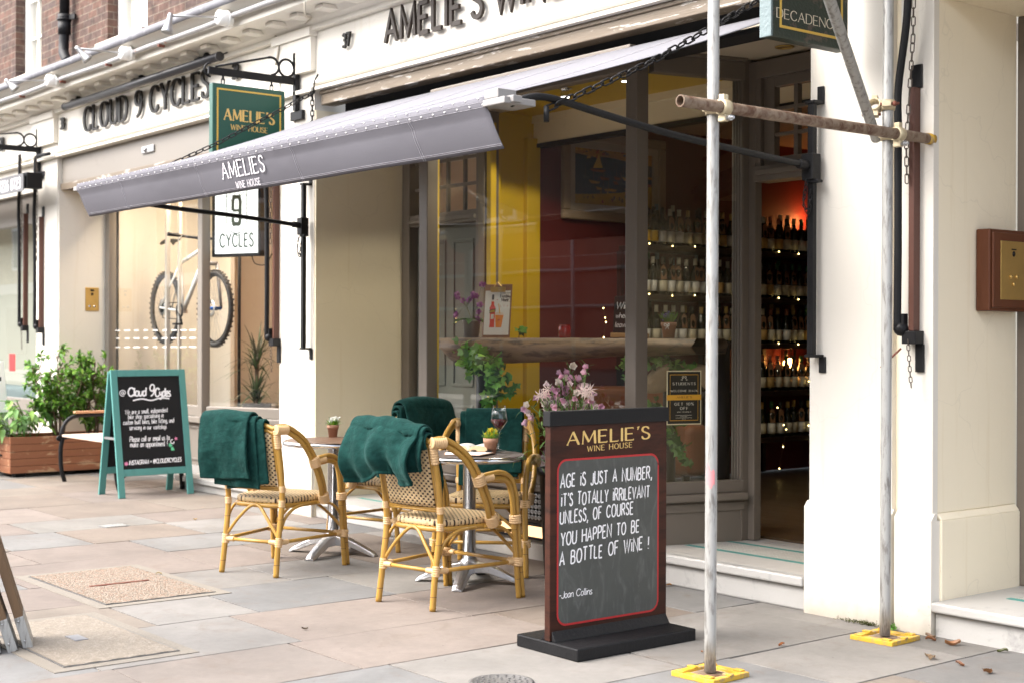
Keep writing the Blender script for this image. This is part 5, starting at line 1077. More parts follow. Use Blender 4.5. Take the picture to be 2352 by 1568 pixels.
# unseen boarded deck, added overhead to shade the paving on the right
t = thing('shade_deck', 'unseen boarded deck added overhead to shade the paving', 'added shade deck', (PX, PY1, 3.95))
for i in range(8):
    c = MB(); c.box(-.6, 8, -.45 + i * .235, -.225 + i * .235, .05, .09); c.build('plank', M['plankwood'], t)
# ------------------------------------------------------------------ rattan chairs
def weave(name, axes, cell=.0155, dark=(.03, .012, .008), light=(.70, .52, .29)):
    t = NT(name); c = t.n('TexCoord'); sp = t.n('SeparateXYZ'); t.l(c.outputs['Object'], sp.inputs[0])
    u = t.math('DIVIDE', sp.outputs[axes[0]], cell); v = t.math('DIVIDE', sp.outputs[axes[1]], cell * .86)
    iu = t.math('FLOOR', u); iv = t.math('FLOOR', v); par = t.math('FLOORED_MODULO', t.math('ADD', iu, iv), 2.0)
    fu = t.math('ABSOLUTE', t.math('SUBTRACT', t.math('FRACT', u), .5)); fv = t.math('ABSOLUTE', t.math('SUBTRACT', t.math('FRACT', v), .5))
    ins = t.math('MULTIPLY', t.math('LESS_THAN', fu, .37), t.math('LESS_THAN', fv, .33))
    dk_ = t.math('MULTIPLY', par, ins); n = t.noise(t.coord(), 60, 3)
    lt = t.mix(n, dk(light, .82), dk(light, 1.15)); edge = t.math('GREATER_THAN', t.math('MAXIMUM', fu, fv), .455)
    lt = t.mix(t.math('MULTIPLY', edge, .45), lt, dk(light, .35)); col = t.mix(dk_, lt, dark)
    h = t.math('SUBTRACT', t.math('MULTIPLY', t.math('COSINE', t.math('MULTIPLY', fu, PI)), t.math('COSINE', t.math('MULTIPLY', fv, PI))), t.math('MULTIPLY', dk_, .3))
    t.bsdf(col, .5, 0, .4, t.bump(h, .55, .004)); return t.m
M['weave_seat'] = weave('woven_seat_pattern', (0, 1)); M['weave_back'] = weave('woven_back_pattern', (0, 2))
def cane_mat():
    t = NT('bamboo_cane'); v = t.coord((6, 6, 1.2)); n = t.noise(v, 4, 6, .6); n2 = t.noise(t.coord(), 3.2, 2); n3 = t.noise(t.coord((18, 18, 1)), 9, 4)
    c = t.mix(n, (.33, .17, .029), (.53, .315, .072)); c = t.mix(t.ramp(n2, [(.46, 0), (.62, .55)]), c, (.36, .20, .035)); c = t.mix(t.ramp(n3, [(.66, 0), (.74, .6)]), c, (.16, .065, .015))
    t.bsdf(c, .33, 0, .5, t.bump(n3, .12, .004)); return t.m
M['cane'] = cane_mat()
M['node'] = paint('dark_cane_node', (.10, .045, .015), .6, .2, 30, bump=0)
def wrap(mb, a, b, r, n=5, flat=1.0):
    a, b = Vector(a), Vector(b); d = (b - a).normalized(); L = (b - a).length
    prof = [(r * .86, 0)]
    for i in range(n):
        z = L * i / n; w = L / n; prof += [(r * .88, z + w * .05), (r, z + w * .35), (r, z + w * .65), (r * .88, z + w * .95)]
    prof.append((r * .86, L)); mb.lathe(prof, 12, a, axis=d)
def twin(mb, pts, r, off):
    for s in (-.5, .5):
        P = [Vector(p) for p in pts]; out = []
        for i, p in enumerate(P):
            t = (P[min(i + 1, len(P) - 1)] - P[max(i - 1, 0)]).normalized(); side = t.cross(Vector((1, 0, 0)))
            side = side.normalized() if side.length > .05 else Vector((0, 1, 0)); out.append(p + side * off * s)
        mb.tube(out, r, 9)
def make_chair():
    t = thing('rattan_chair', '', 'chair')
    c = MB(); sp = []
    for k in range(48):
        a = 2 * PI * k / 48; ca, sa = math.cos(a), math.sin(a); e = .42
        x = math.copysign(abs(ca) ** e, ca); y = math.copysign(abs(sa) ** e, sa)
        sp.append((x * (.215 + .022 * y), y * .228 + .0))
    def seatf(u, v):
        k = int(round(u * 48)) % 48; x, y = sp[k]
        prof = [(0.0, .452), (.5, .452), (.9, .450), (.975, .444), (1.0, .432), (1.0, .418), (.97, .409), (.0, .409)]
        m, z = prof[int(round(v * 7))]; return (x * m, y * m, z - .006 * math.cos(x * 6) * math.cos(y * 6) * (m < .95))
    c.grid(seatf, 48, 7); c.build('seat', M['weave_seat'], t)
    c = MB(); c.tube([(x * .985, y * .985, .397) for x, y in sp], .0145, 9, closed=True); c.build('seat_rail', M['cane'], t)
    c = MB(); pbz = lambda z: -.232 - .205 * max(0, z - .44)
    c.grid(lambda u, v: ((-.165 + .33 * u) * (1 + .03 * v), pbz(.515 + .31 * v) - .012 * math.sin(PI * u), .515 + .31 * v), 8, 8); c.build('back_panel', M['weave_back'], t, solid=.008)
    c = MB()
    for s in (-1, 1):
        for o in (.176, .188): c.tube([(s * o, pbz(z) + .004, z) for z in (.50, .6, .7, .80, .845)], .0075, 8)
    for z in (.494, .506): c.tube([(-.19, pbz(z) + .004, z), (.19, pbz(z) + .004, z)], .008, 8)
    c.tube(catmull([(-.20, pbz(.845), .845), (-.1, pbz(.868), .872), (.1, pbz(.868), .872), (.20, pbz(.845), .845)], 6), .013, 9); c.tube(catmull([(-.19, pbz(.82), .82), (-.1, pbz(.84), .845), (.1, pbz(.84), .845), (.19, pbz(.82), .82)], 6), .011, 9); c.build('back_frame', M['cane'], t)
    for s in (-1, 1):
        pts = catmull([(s * .198, -.298, 0), (s * .193, -.272, .2), (s * .196, -.243, .42), (s * .202, -.262, .62), (s * .207, -.312, .845)], 7)
        c = MB(); c.tube(pts, .0165, 12); lg = c.build('back_leg', M['cane'], t)
        c = MB()
        for z in (.085, .33): 
            q = min(pts, key=lambda p: abs(p.z - z)); c.tube([q + Vector((0, 0, -.0015)), q + Vector((0, 0, .0015))], .0171, 12)
        c.build('cane_node', M['node'], lg)
        hp = catmull([(s * .212, -.318, .842), (s * .232, -.245, .842), (s * .268, -.135, .765), (s * .287, -.055, .645), (s * .282, .02, .515), (s * .258, .07, .42)], 7)
        c = MB(); twin(c, hp, .0145, .030); c.build('side_hoop', M['cane'], t)
        fl = catmull([(s * .268, .288, 0), (s * .263, .270, .2), (s * .258, .255, .42), (s * .260, .238, .545), (s * .266, .195, .625), (s * .275, .115, .655), (s * .284, .03, .655), (s * .287, -.04, .648)], 7)
        c = MB(); twin(c, fl, .0148, .030); fo = c.build('front_leg', M['cane'], t)
        c = MB()
        for z, dy in ((.10, -.015), (.14, .015), (.36, -.015)):
            q = min(fl[:22], key=lambda p: abs(p.z - z)) + Vector((0, dy, 0)); c.tube([q + Vector((0, 0, -.0015)), q + Vector((0, 0, .0015))], .0153, 10)
        c.build('cane_node', M['node'], fo)
        c = MB(); c.tube([(s * .194, -.27, .195), (s * .262, .265, .195)], .0105, 9); c.build('stretcher', M['cane'], t)
        c = MB(); c.tube(catmull([(s * .196, -.25, .26), (s * .205, -.225, .33), (s * .22, -.15, .385), (s * .232, -.02, .398)], 6), .0085, 8); c.tube(catmull([(s * .26, .262, .24), (s * .256, .235, .32), (s * .25, .16, .38), (s * .238, .04, .398)], 6), .0085, 8); c.build('brace', M['cane'], t)
        for nm, W_ in (('binding', [((s * .193, -.272, .168), (s * .194, -.266, .222), .0215, 5), ((s * .195, -.244, .395), (s * .196, -.244, .435), .0205, 4), ((s * .199, -.243, .482), (s * .2, -.247, .518), .0205, 4), ((s * .204, -.288, .735), (s * .207, -.308, .84), .0225, 8)]),
                       ('binding', [((s * .261, .264, .17), (s * .262, .269, .215), .033, 4), ((s * .258, .255, .395), (s * .258, .252, .44), .033, 4)])):
            c = MB()
            for a, b, r, n in W_: wrap(c, a, b, r, n)
            c.build(nm, M['binding'], t)
        c = MB(); i0 = 1; wrap(c, hp[0] + Vector((0, -.008, -.0)), hp[7], .0305, 7); c.build('binding', M['binding'], t)
        c = MB(); j = min(range(len(hp)), key=lambda k: abs(hp[k].z - .652)); wrap(c, hp[j - 1] + Vector((0, -.0, .008)), hp[j + 1] + Vector((0, .0, -.008)), .0345, 5); wrap(c, fl[-1], fl[-1] + Vector((-.001 * s, .085, .006)), .0215, 7); c.build('binding', M['binding'], t)
        c = MB(); wrap(c, hp[-1] + Vector((0, .01, -.02)), hp[-4], .0335, 5); wrap(c, (s * .197, -.26, .195), (s * .205, -.20, .195), .0155, 5); wrap(c, (s * .253, .20, .195), (s * .26, .255, .195), .0155, 5); c.build('binding', M['binding'], t)
    for y, x0, z in ((-.27, .194, .195), (.268, .262, .195)):
        c = MB(); c.tube([(-x0, y, z), (x0, y, z)], .0105, 9); c.build('stretcher', M['cane'], t)
        c = MB(); c.tube(catmull([(-x0 + .01, y + .004, z + .03), (-x0 * .55, y + .012 * (1 if y < 0 else -1), .32), (-.03, y + .03 * (1 if y < 0 else -1), .392), (.03, y + .03 * (1 if y < 0 else -1), .392), (x0 * .55, y + .012 * (1 if y < 0 else -1), .32), (x0 - .01, y + .004, z + .03)], 6), .0095, 8); c.build('brace', M['cane'], t)
        c = MB()
        for s in (-1, 1): wrap(c, (s * (x0 - .01), y, z), (s * (x0 - .065), y, z), .0155, 5)
        c.build('binding', M['binding'], t)
    return t
CH = [(-5.985, 4.13, 9.3, 'rattan armchair at the front, under the rumpled green blanket, by the laid table'),
      (-7.335, 3.965, 22.5, 'rattan armchair nearest the teal chalkboard, with a flat folded green blanket'),
      (-6.87, 5.37, -135, 'rattan armchair facing the camera behind the wine glass table'),
      (-7.56, 5.31, 100, 'rattan armchair turned away, half hidden behind the front chair')]
ch0 = make_chair(); CHM = []
for k, (bx, by, ang, lab) in enumerate(CH):
    o = ch0 if k == 0 else copy_tree(ch0)
    f = Vector((-math.sin(R(ang)), math.cos(R(ang)), 0)); ctr = Vector((bx, by, 0)) + f * .285
    o.location = ctr; o.rotation_euler = (0, 0, R(ang)); tag(o, lab, 'chair', 'rattan chairs around the cafe tables')
    CHM.append(Matrix.Translation(ctr) @ Matrix.Rotation(R(ang), 4, 'Z'))

# ------------------------------------------------------------------ green blankets over the chair backs
def fleece():
    t = NT('green_fleece'); v = t.coord(); n = t.noise(v, 6, 5, .6, .6); n2 = t.noise(v, 260, 2); n3 = t.noise(v, 30, 4, .6)
    c = t.mix(n, (.0018, .023, .020), (.005, .038, .033)); c = t.mix(t.ramp(n3, [(.42, 0), (.7, .5)]), c, (.010, .062, .054))
    b = t.bsdf(c, .9, 0, .15, t.bump(t.math('ADD', n2, t.math('ADD', t.math('MULTIPLY', n3, 2.5), t.math('MULTIPLY', n, 6.0))), .5, .006)); b.inputs['Sheen Weight'].default_value = .12; b.inputs['Sheen Roughness'].default_value = .4; b.inputs['Sheen Tint'].default_value = (.35, .75, .70, 1); return t.m
M['fleece'] = fleece()
def drape(parent, mat, x0, x1, top, fdrop, bdrop, gap=.03, fold=.012, ff=3.0, seed=1, bulge=0, skew=0, nu=36, nv=60, name='layer', th=.013, wav=0, ff2=0, cen=None, backy=0):
    """cloth over a chair back: fdrop(u) / bdrop(u) = how far it hangs in front / behind, from the top line top(u)"""
    def fn(u, v):
        fd, bd, zt = fdrop(u), bdrop(u), top(u); r = .024 + gap * .5; arc = PI * r; tot = fd + arc + bd; s = v * tot
        x = x0 + (x1 - x0) * u; pby = -.232 - .205 * (zt - .44)
        if s < fd: h = fd - s; y = pby + r + .205 * h * .9; z = zt - h; side = 1; k = h / max(fd, .01)
        elif s < fd + arc: a = (s - fd) / r; y = pby + r * math.cos(a); z = zt + r * math.sin(a); side = 0; k = 0
        else: h = s - fd - arc; k = h / max(bd, .01); y = pby - r + .205 * h * .55 - bulge * math.sin(min(1, k * 1.1) * PI * .8) + backy * k; z = zt - h; side = -1
        w = math.sin(u * ff * 2 * PI + seed + .8 * k) * .6 + math.sin(u * ff * 3.7 * PI + seed * 2.3 - 1.2 * k) * .4
        nz = noise.noise(Vector((x * 7 + seed, z * 5, seed * 1.7))) 
        amp = fold * (.35 + .9 * k); d = w * amp + nz * fold * .9
        fz = noise.noise(Vector((x * 23 + seed * 3, z * 19, seed))) * .0035 + noise.noise(Vector((x * 11, z * 31 + seed, 2.0))) * .003
        y += (side if side else .3) * d + fz * (1 if side else .4); z += (0 if side else 1) * d * .6
        x += skew * (v - .5) + wav * math.sin(z * 19 + seed) * k + (cen * (u - .5) * k if cen else 0)
        return (x, y, z)
    mb = MB(); mb.grid(fn, nu, nv); return mb.build(name, mat, parent, solid=th, sub=1)
def blanket(k, label):
    o = thing('blanket', label, 'blanket', CHM[k].translation, R(CH[k][2]), 'green blankets hung over the chair backs'); return o
sm = lambda a, b, x: (lambda t: t * t * (3 - 2 * t))(max(0, min(1, (x - a) / (b - a))))
# front chair: rumpled, bunched to its left
b = blanket(0, 'rumpled green blanket bunched over the front chair')
drape(b, M['fleece'], -.335, .165, lambda u: .905 - .022 * (abs(u - .4) * 2) ** 2, lambda u: .25 + .12 * u, lambda u: .272 - .035 * sm(.25, .5, u) * (1 - sm(.6, .85, u)) + .010 * math.sin(u * 9) - .035 * sm(.7, 1, u), .055, .030, 2.1, 1.3, .075, .0, 72, 96, th=.017, wav=.014)
drape(b, M['fleece'], -.10, .185, lambda u: .884, lambda u: .30 + .04 * u, lambda u: .215 - .03 * u, .022, .018, 2.2, 4.0, .04, .02, 40, 60, th=.016, wav=.012)
drape(b, M['fleece'], .02, .196, lambda u: .872 - .012 * u, lambda u: .37 + .02 * math.sin(5 * u), lambda u: .10 - .05 * u, .01, .008, 1.2, 2.1, .01, .0, 20, 44, th=.014)
# chair by the teal board: neat folded rectangle
b = blanket(1, 'flat folded green blanket over the chair nearest the teal chalkboard')
drape(b, M['fleece'], -.30, .055, lambda u: .885 + .012 * math.sin(u * PI), lambda u: .20, lambda u: .335 + .012 * math.sin(4 * u), .045, .012, 1.1, .6, .03, .0, th=.016)
drape(b, M['fleece'], -.235, .095, lambda u: .878, lambda u: .24, lambda u: .365 + .015 * u, .024, .009, 1.3, 2.6, .012, .0, th=.014)
drape(b, M['fleece'], -.16, .145, lambda u: .872, lambda u: .375 + .01 * u, lambda u: .385 - .045 * u, .006, .006, 1.0, 3.3, .0, .012, th=.012)
# chair facing us
b = blanket(2, 'smooth green blanket hanging down the chair that faces the camera')
drape(b, M['fleece'], -.19, .165, lambda u: .893, lambda u: .345 + .03 * sm(.2, 1, u), lambda u: .30, .03, .006, .9, 1.1, .0, .0, th=.014)
drape(b, M['fleece'], -.165, .20, lambda u: .885, lambda u: .36 + .055 * sm(.0, .75, u), lambda u: .36, .012, .006, 1.1, 2.2, .0, .0, th=.012)
# chair turned away
b = blanket(3, 'thick green blanket over the chair behind the front chair')
drape(b, M['fleece'], -.225, .215, lambda u: .925 - .03 * (abs(u - .45) * 2) ** 2, lambda u: .26, lambda u: .29 - .05 * u, .07, .016, 1.0, .4, .05, .0, 56, 80, th=.017)
drape(b, M['fleece'], -.25, .14, lambda u: .895, lambda u: .30, lambda u: .33, .035, .012, 1.5, 3.1, .02, .0, th=.018)
drape(b, M['fleece'], -.26, .21, lambda u: .875, lambda u: .33 + .03 * u, lambda u: .31, .01, .008, 1.2, 5.1, .0, .0, th=.016)

# ------------------------------------------------------------------ tables
def make_table(label, x, y, wood, rz, nslat=7):
    t = thing('cafe_table', label, 'table', (x, y, 0), rz, 'round cafe tables')
    rr = .315; zt = .722
    c = MB(); prof = [(rr - .012, zt - .005)]
    for k in range(13):
        a = PI / 2 - PI * k / 12; prof.append((rr - .012 + .016 * math.cos(a) + .0, zt - .018 + .016 * math.sin(a)))
    prof += [(rr - .03, zt - .036), (rr - .03, zt - .02)]; c.lathe(prof, 72, cap=False); c.build('rim', M['chrome'], t)
    c = MB(); w = 2 * (rr - .012) / nslat
    for i in range(nslat):
        xa = -(rr - .012) + i * w + .0015; xb = xa + w - .003; n = 12; top = []
        for j in range(n + 1):
            xx = xa + (xb - xa) * j / n; top.append((xx, math.sqrt(max(1e-6, (rr - .013) ** 2 - xx * xx))))
        poly = top + [(p[0], -p[1]) for p in reversed(top)]; c.prism([(p[0], p[1], zt - .02) for p in poly], (0, 0, 0), (0, 0, .018))
    c.build('slatted_top', wood, t)
    c = MB(); c.lathe([(rr - .03, zt - .03), (.0001, zt - .03)], 40); c.build('underside', M['steel'], t)
    c = MB(); c.lathe([(.036, .10), (.036, .69), (.09, .692), (.09, .70)], 28); c.build('column', M['chrome'], t)
    c = MB(); c.lathe([(.05, .085), (.052, .118), (.042, .135), (.037, .14)], 24); 
    for k in range(4):
        a = PI / 2 * k; d = Vector((math.cos(a), math.sin(a), 0)); s_ = Vector((-d.y, d.x, 0)); sec = []
        for r, h0, h1, wd in ((.035, .06, .125, .034), (.12, .062, .108, .031), (.2, .034, .075, .028), (.28, .006, .036, .026), (.305, .0, .016, .024)):
            sec.append([d * r + s_ * (wd * 1.25) + Vector((0, 0, h0)), d * r + s_ * wd * 1.05 + Vector((0, 0, h1 - .006)), d * r + s_ * wd * .25 + Vector((0, 0, h1)), d * r - s_ * wd * .25 + Vector((0, 0, h1)), d * r - s_ * wd * 1.05 + Vector((0, 0, h1 - .006)), d * r - s_ * (wd * 1.25) + Vector((0, 0, h0))])
        vs = [p for q in sec for p in q]; fs = []
        for i in range(4):
            for j in range(6): fs.append((i * 6 + j, i * 6 + (j + 1) % 6, (i + 1) * 6 + (j + 1) % 6, (i + 1) * 6 + j))
        fs.append(tuple(range(24, 30))); c.add(vs, fs)
    b = c.build('cross_base', M['cast'], t, bevel=.004)
    return t
make_table('round slatted table holding the wine glass and open book', -6.345, 4.80, M['slatgrey'], R(40))
make_table('round brown slatted table with only a small white flower pot', -7.72, 4.76, M['slatwood'], R(30))
TZ_ = .7205; M['thinglass'] = pane_mat('thin_wine_glass', (.97, .98, .98), 1.45)
def flower_pot(label, x, y, kind):
    t = thing('flower_pot', label, 'flower pot', (x, y, TZ_), 0.3, 'small artificial flowers on the tables')
    s = 1.0 if kind == 'y' else .92; t.scale = (1.12, 1.12, 1.12)
    c = MB(); c.lathe([(.0001, .002), (.026 * s, 0), (.034 * s, .055 * s), (.037 * s, .055 * s), (.038 * s, .078 * s), (.034 * s, .078 * s), (.033 * s, .066 * s), (.0001, .066 * s)], 24); c.build('pot', M['terracotta'], t)
    rg = random.Random(5 if kind == 'y' else 9); c = MB()
    for k in range(110):
        a = rg.uniform(0, 2 * PI); tilt = rg.uniform(.05, 1.0); L = rg.uniform(.045, .075) * s; c.t = dk(rg.choice(((.16, .33, .03), (.24, .42, .05), (.10, .24, .03), (.30, .46, .08))), rg.uniform(.8, 1.2))
        d = Vector((math.cos(a) * math.sin(tilt), math.sin(a) * math.sin(tilt), math.cos(tilt))); s_ = d.cross(Vector((0, 0, 1))).normalized() * .0035; b0 = Vector((math.cos(a) * .015, math.sin(a) * .015, .062 * s)); m = b0 + d * L * .55; e = b0 + d * L + Vector((0, 0, -.012 * tilt))
        c.add([b0 - s_ * .5, b0 + s_ * .5, m + s_, m - s_, e], [(0, 1, 2, 3), (3, 2, 4)])
    c.build('leaves', M['leaf'], t)
    c = MB()
    for k in range(9 if kind == 'y' else 8):
        a = rg.uniform(0, 2 * PI); rr = rg.uniform(0, .030) * s; h = rg.uniform(.085, .118) * s
        for j in range(22):
            c.t = dk((.80, .62, .03) if kind == 'y' else (.85, .85, .80), rg.uniform(.8, 1.1)); q = Vector((math.cos(a) * rr + rg.gauss(0, .006), math.sin(a) * rr + rg.gauss(0, .006), h + rg.uniform(-.018, .016)))
            n = Vector((rg.gauss(0, 1), rg.gauss(0, 1), rg.gauss(0, 1))).normalized(); u = n.orthogonal().normalized() * rg.uniform(.004, .0075); v = n.cross(u); c.add([q - u, q - v * .8, q + u, q + v * .8], [(0, 1, 2, 3)])
    c.build('blossom', M['petal'], t)
    return t
p = at(1127, 1041, Z=TZ_); flower_pot('terracotta pot of yellow flowers beside the wine glass', p.x, p.y, 'y')
p = at(764.5, 1003, Z=TZ_); flower_pot('terracotta pot of tiny white flowers alone on its table', p.x, p.y, 'w')
p = at(1146, 1034, Z=TZ_); t = thing('wine_glass', 'stemmed glass half full of red wine on the round table', 'wine glass', (p.x, p.y, TZ_)); q = 1.0
c = MB(); c.lathe([(.0001, .0), (.037, .0), (.038, .0015), (.015, .005), (.0048, .012), (.0038, .06), (.0042, .095), (.010, .106), (.030, .132), (.0425, .152), (.0435, .160), (.040, .185), (.0325, .238), (.0317, .238), (.0392, .185), (.0426, .160), (.0415, .153), (.029, .134), (.0092, .109), (.0001, .107)], 40); t.scale = (1.1, 1.1, 1.1); c.build('glass', M['thinglass'], t)
c = MB(); c.lathe([(.0001, .1085), (.0088, .1105), (.0285, .1345), (.0408, .1532), (.0420, .160), (.0417, .1645), (.0001, .1645)], 40); c.build('wine', M['wine'], t)
# book and clipboards
bl = at(1085, 1033, Z=TZ_ + .012); t = thing('open_book', 'thick open paperback book lying on the round table', 'book', (bl.x, bl.y, TZ_ + .0135), R(38))
for s, w in ((-1, 1), (1, 1)):
    prof = [(0, .004), (.012, .022), (.04, .031), (.085, .028), (.118, .016), (.128, .004)]
    top = catmull([(s * a, 0, b) for a, b in prof], 4); n = len(top); c = MB()
    vs = [(p.x, -.095, p.z) for p in top] + [(p.x, .095, p.z) for p in top]; c.add(vs, [(i, i + 1, n + i + 1, n + i) if s > 0 else (i, n + i, n + i + 1, i + 1) for i in range(n - 1)]); pg = c.build('page', M['paper'], t)
    c = MB(); 
    for y in (-.0948, .0948): c.add([(p.x, y, p.z - .0003) for p in top] + [(s * .125, y, .0), (s * .01, y, .0)], [tuple(range(n + 2))])
    e = top[-1]; c.add([(e.x - s * .001, -.0948, e.z), (e.x - s * .001, .0948, e.z), (s * .125, .0948, 0), (s * .125, -.0948, 0)], [(0, 1, 2, 3)]); c.build('page_edge', M['pageedge'], pg)
c = MB(); c.box(-.132, .132, -.098, .098, -.003, -.0005); c.build('cover', M['chalk_black'], t)
for k, (px, py, rz, lab, pc) in enumerate(((1052, 1040, 52, 'white menu clipboard with black clips under the book', M['paper']), (1090, 1043, 30, 'pale menu clipboard at the near edge of the round table', paint('cream_menu', (.72, .68, .62), .7, .03, 4, bump=0)))):
    q = at(px, py, Z=TZ_ + .004); t = thing('menu_clipboard', lab, 'clipboard', (q.x, q.y, TZ_ + .0015 + k * .006), R(rz), 'menu clipboards on the table')
    c = MB(); c.box(-.075, .075, -.105, .105, 0, .003); c.build('board', M['pinkboard'], t, bevel=.001)
    c = MB(); c.box(-.068, .068, -.10, .095, .0032, .0042); c.build('sheet', pc, t)
    for x in (-.045, .045):
        c = MB(); c.box(x - .016, x + .016, .088, .108, .0035, .012); c.tube([(x - .012, .1, .012), (x, .085, .016), (x + .012, .1, .012)], .0012, 5); c.build('clip', M['black'], t, bevel=.002)
# ------------------------------------------------------------------ big wine house chalkboard
GL['|'] = '.06|.03,.74 .03,0;.03,.95 .035,.99'
AX = -4.70; AY0, AY1 = 3.975, 4.69
t = thing('chalkboard_stand', 'tall dark wood wine house chalkboard with gold lettering on a black foot', 'chalkboard', (AX, (AY0 + AY1) / 2, 0)); hw = (AY1 - AY0) / 2
c = MB(); c.box(-.205, .205, -hw, hw, .0, .055); 
foot = c.build('foot', M['black_worn'], t, bevel=.006)
c = MB()
for s in (-1, 1): c.prism([(s * .022, -hw + .01, .055), (s * .05, -hw + .01, .055), (s * .022, -hw + .01, .10)], (0, 0, 0), (0, 2 * hw - .02, 0))
c.build('foot_moulding', M['black_worn'], t, bevel=.004, fixn=True)
c = MB(); c.box(-.018, .018, -hw + .004, hw - .004, .056, .995); bd = c.build('board', M['darkwood'], t, bevel=.003)
c = MB(); c.box(-.024, .024, -hw - .003, hw + .003, .985, 1.05); c.build('top_cap', M['chalk_black'], t, bevel=.003)
BX = AX + .018; o0 = Vector((AX, (AY0 + AY1) / 2, 0))
def bpt(px, py, h=0): p = at(px, py, X=BX); return p - o0
def bline(mb, s, p0, p1, hpx, **kw):
    a, b = bpt(*p0), bpt(*p1); sz = (at(p0[0], p0[1], X=BX) - at(p0[0], p0[1] - hpx, X=BX)).length
    text(mb, s, (a.x, a.y, a.z), (0, 1, (b.z - a.z) / (b.y - a.y)), (0, 0, 1), sz, fit=(b - a).length, **kw)
c = MB(); bline(c, "AMELIE'S", (1303, 1021), (1491, 1006), 29, style='serif', weight=.25, thin=.09, track=.26, h=.0008); c.build('lettering', M['gold'], bd)
c = MB(); bline(c, 'WINE HOUSE', (1349, 1036), (1451, 1026), 12, style='serif', weight=.2, thin=.08, track=.32, h=.0008); c.build('small_lettering', M['gold'], bd)
tl, tr, bl, br = bpt(1281, 1058), bpt(1511, 1040), bpt(1280, 1440), bpt(1511, 1396)
ya, yb, za, zb = (tl.y + bl.y) / 2, (tr.y + br.y) / 2, (bl.z + br.z) / 2, (tl.z + tr.z) / 2
def rrect(y0, y1, z0, z1, r, n=8):
    out = []
    for cy, cz, a0 in ((y1 - r, z1 - r, 0), (y0 + r, z1 - r, PI / 2), (y0 + r, z0 + r, PI), (y1 - r, z0 + r, 1.5 * PI)):
        for k in range(n + 1): a = a0 + PI / 2 * k / n; out.append((cy + r * math.cos(a), cz + r * math.sin(a)))
    return out
c = MB(); poly2(c, rrect(ya, yb, za, zb, .05), (.018, 0, 0), (0, 1, 0), (0, 0, 1), .0006)
def smudged():
    t = NT('smudged_slate'); v = t.coord((1, 1, 1)); n1 = t.noise(v, 3.2, 5, .6, 1.2); n2 = t.noise(t.coord((1, 2.2, .6)), 7, 6, .65, 2.0); n3 = t.noise(v, 160, 2)
    c_ = t.mix(n1, (.040, .042, .040), (.088, .094, .083)); c_ = t.mix(t.ramp(n2, [(.52, 0), (.78, .55)]), c_, (.16, .165, .158)); c_ = t.mix(t.ramp(n3, [(.6, 0), (.8, .2)]), c_, (.14, .14, .14))
    t.bsdf(c_, .6, 0, .45); return t.m
sl = c.build('slate_panel', smudged(), bd)
c = MB(); P = rrect(ya, yb, za, zb, .05); stroke(c, P, .009, (.018, 0, 0), (0, 1, 0), (0, 0, 1), .0011, 0, True); c.build('red_border', paint('red_border_paint', (.42, .012, .014), .5, .08, 20, bump=0), bd)
c = MB()
for s, p0, p1, hp in (('AGE |S JUST A NUMBER,', (1287, 1119), (1496, 1097), 29), ("|T'S TOTALLY |RRILEVANT", (1289, 1162), (1491, 1140), 28), ('UNLESS, OF COURSE', (1286, 1203.5), (1453, 1179), 28), ('YOU HAPPEN TO BE', (1288, 1252), (1467, 1220), 29), ('A BOTTLE OF W|NE !', (1285, 1297), (1489, 1258), 30)):
    bline(c, s, p0, p1, hp, weight=.125, track=.27, slant=.04, h=.0012, jitter=.045, space=.5)
bline(c, '-Joan Collins', (1284, 1374), (1359, 1363), 16, weight=.11, track=.1, slant=.1, h=.0012, jitter=.03)
c.build('chalk_writing', M['chalk'], sl)

# ------------------------------------------------------------------ teal folding chalkboard
L0 = Vector((-11.47, 4.955, 0)); W_ = .69; top = Vector((-11.665, 4.955, 1.085))
t = thing('folding_chalkboard', 'teal framed folding chalkboard written in white about the bike shop', 'chalkboard', L0, R(.0))
def frame_panel(face, bx, tx, H, name, ink):
    d = Vector((tx - bx, 0, H)).normalized(); n = Vector((d.z, 0, -d.x)) * face; s = Vector((0, 1, 0)); B0 = Vector((bx, 0, 0)); Lh = math.hypot(tx - bx, H)
    c = MB(); w = .058; th = .012
    for y in (w / 2, W_ - w / 2): c.obox(B0 + d * Lh / 2 + s * y, d * Lh / 2, s * w / 2, n * th)
    c.obox(B0 + d * (Lh - w / 2) + s * W_ / 2, d * w / 2, s * (W_ / 2 - w), n * th * .98); c.obox(B0 + d * (.185 + w / 2) + s * W_ / 2, d * w / 2, s * (W_ / 2 - w), n * th * .98)
    f = c.build('frame', M['teal'], t, bevel=.003)
    c = MB(); c.obox(B0 + d * ((Lh + .185) / 2) + s * W_ / 2, d * ((Lh - .185) / 2 - w), s * (W_ / 2 - w), n * .004); return c.build('board', M['chalk_black'], f), d, n, B0
bd, d, n, B0 = frame_panel(1, 0, -.195, 1.085, 'front', True)
frame_panel(-1, -.43, -.235, 1.07, 'back', False)
c = MB()
for y in (.06, W_ - .06): c.box(-.235, -.19, y - .03, y + .03, 1.066, 1.076)
c.bar((-.09, .012, .5), (-.33, .012, .5), .012, .02); c.build('hinge', M['steel'], t)
P0 = L0 + B0 + n * .0042
def tpt(px, py): return atp(px, py, P0, n) - L0
def tline(mb, s, p0, p1, hpx, **kw):
    a, b = tpt(*p0), tpt(*p1); sz = (tpt(p0[0], p0[1]) - tpt(p0[0], p0[1] - hpx)).length; U = (b - a); text(mb, s, a, (U.x, U.y, U.z), d, sz, fit=U.length, h=.0008, **kw)
c = MB()
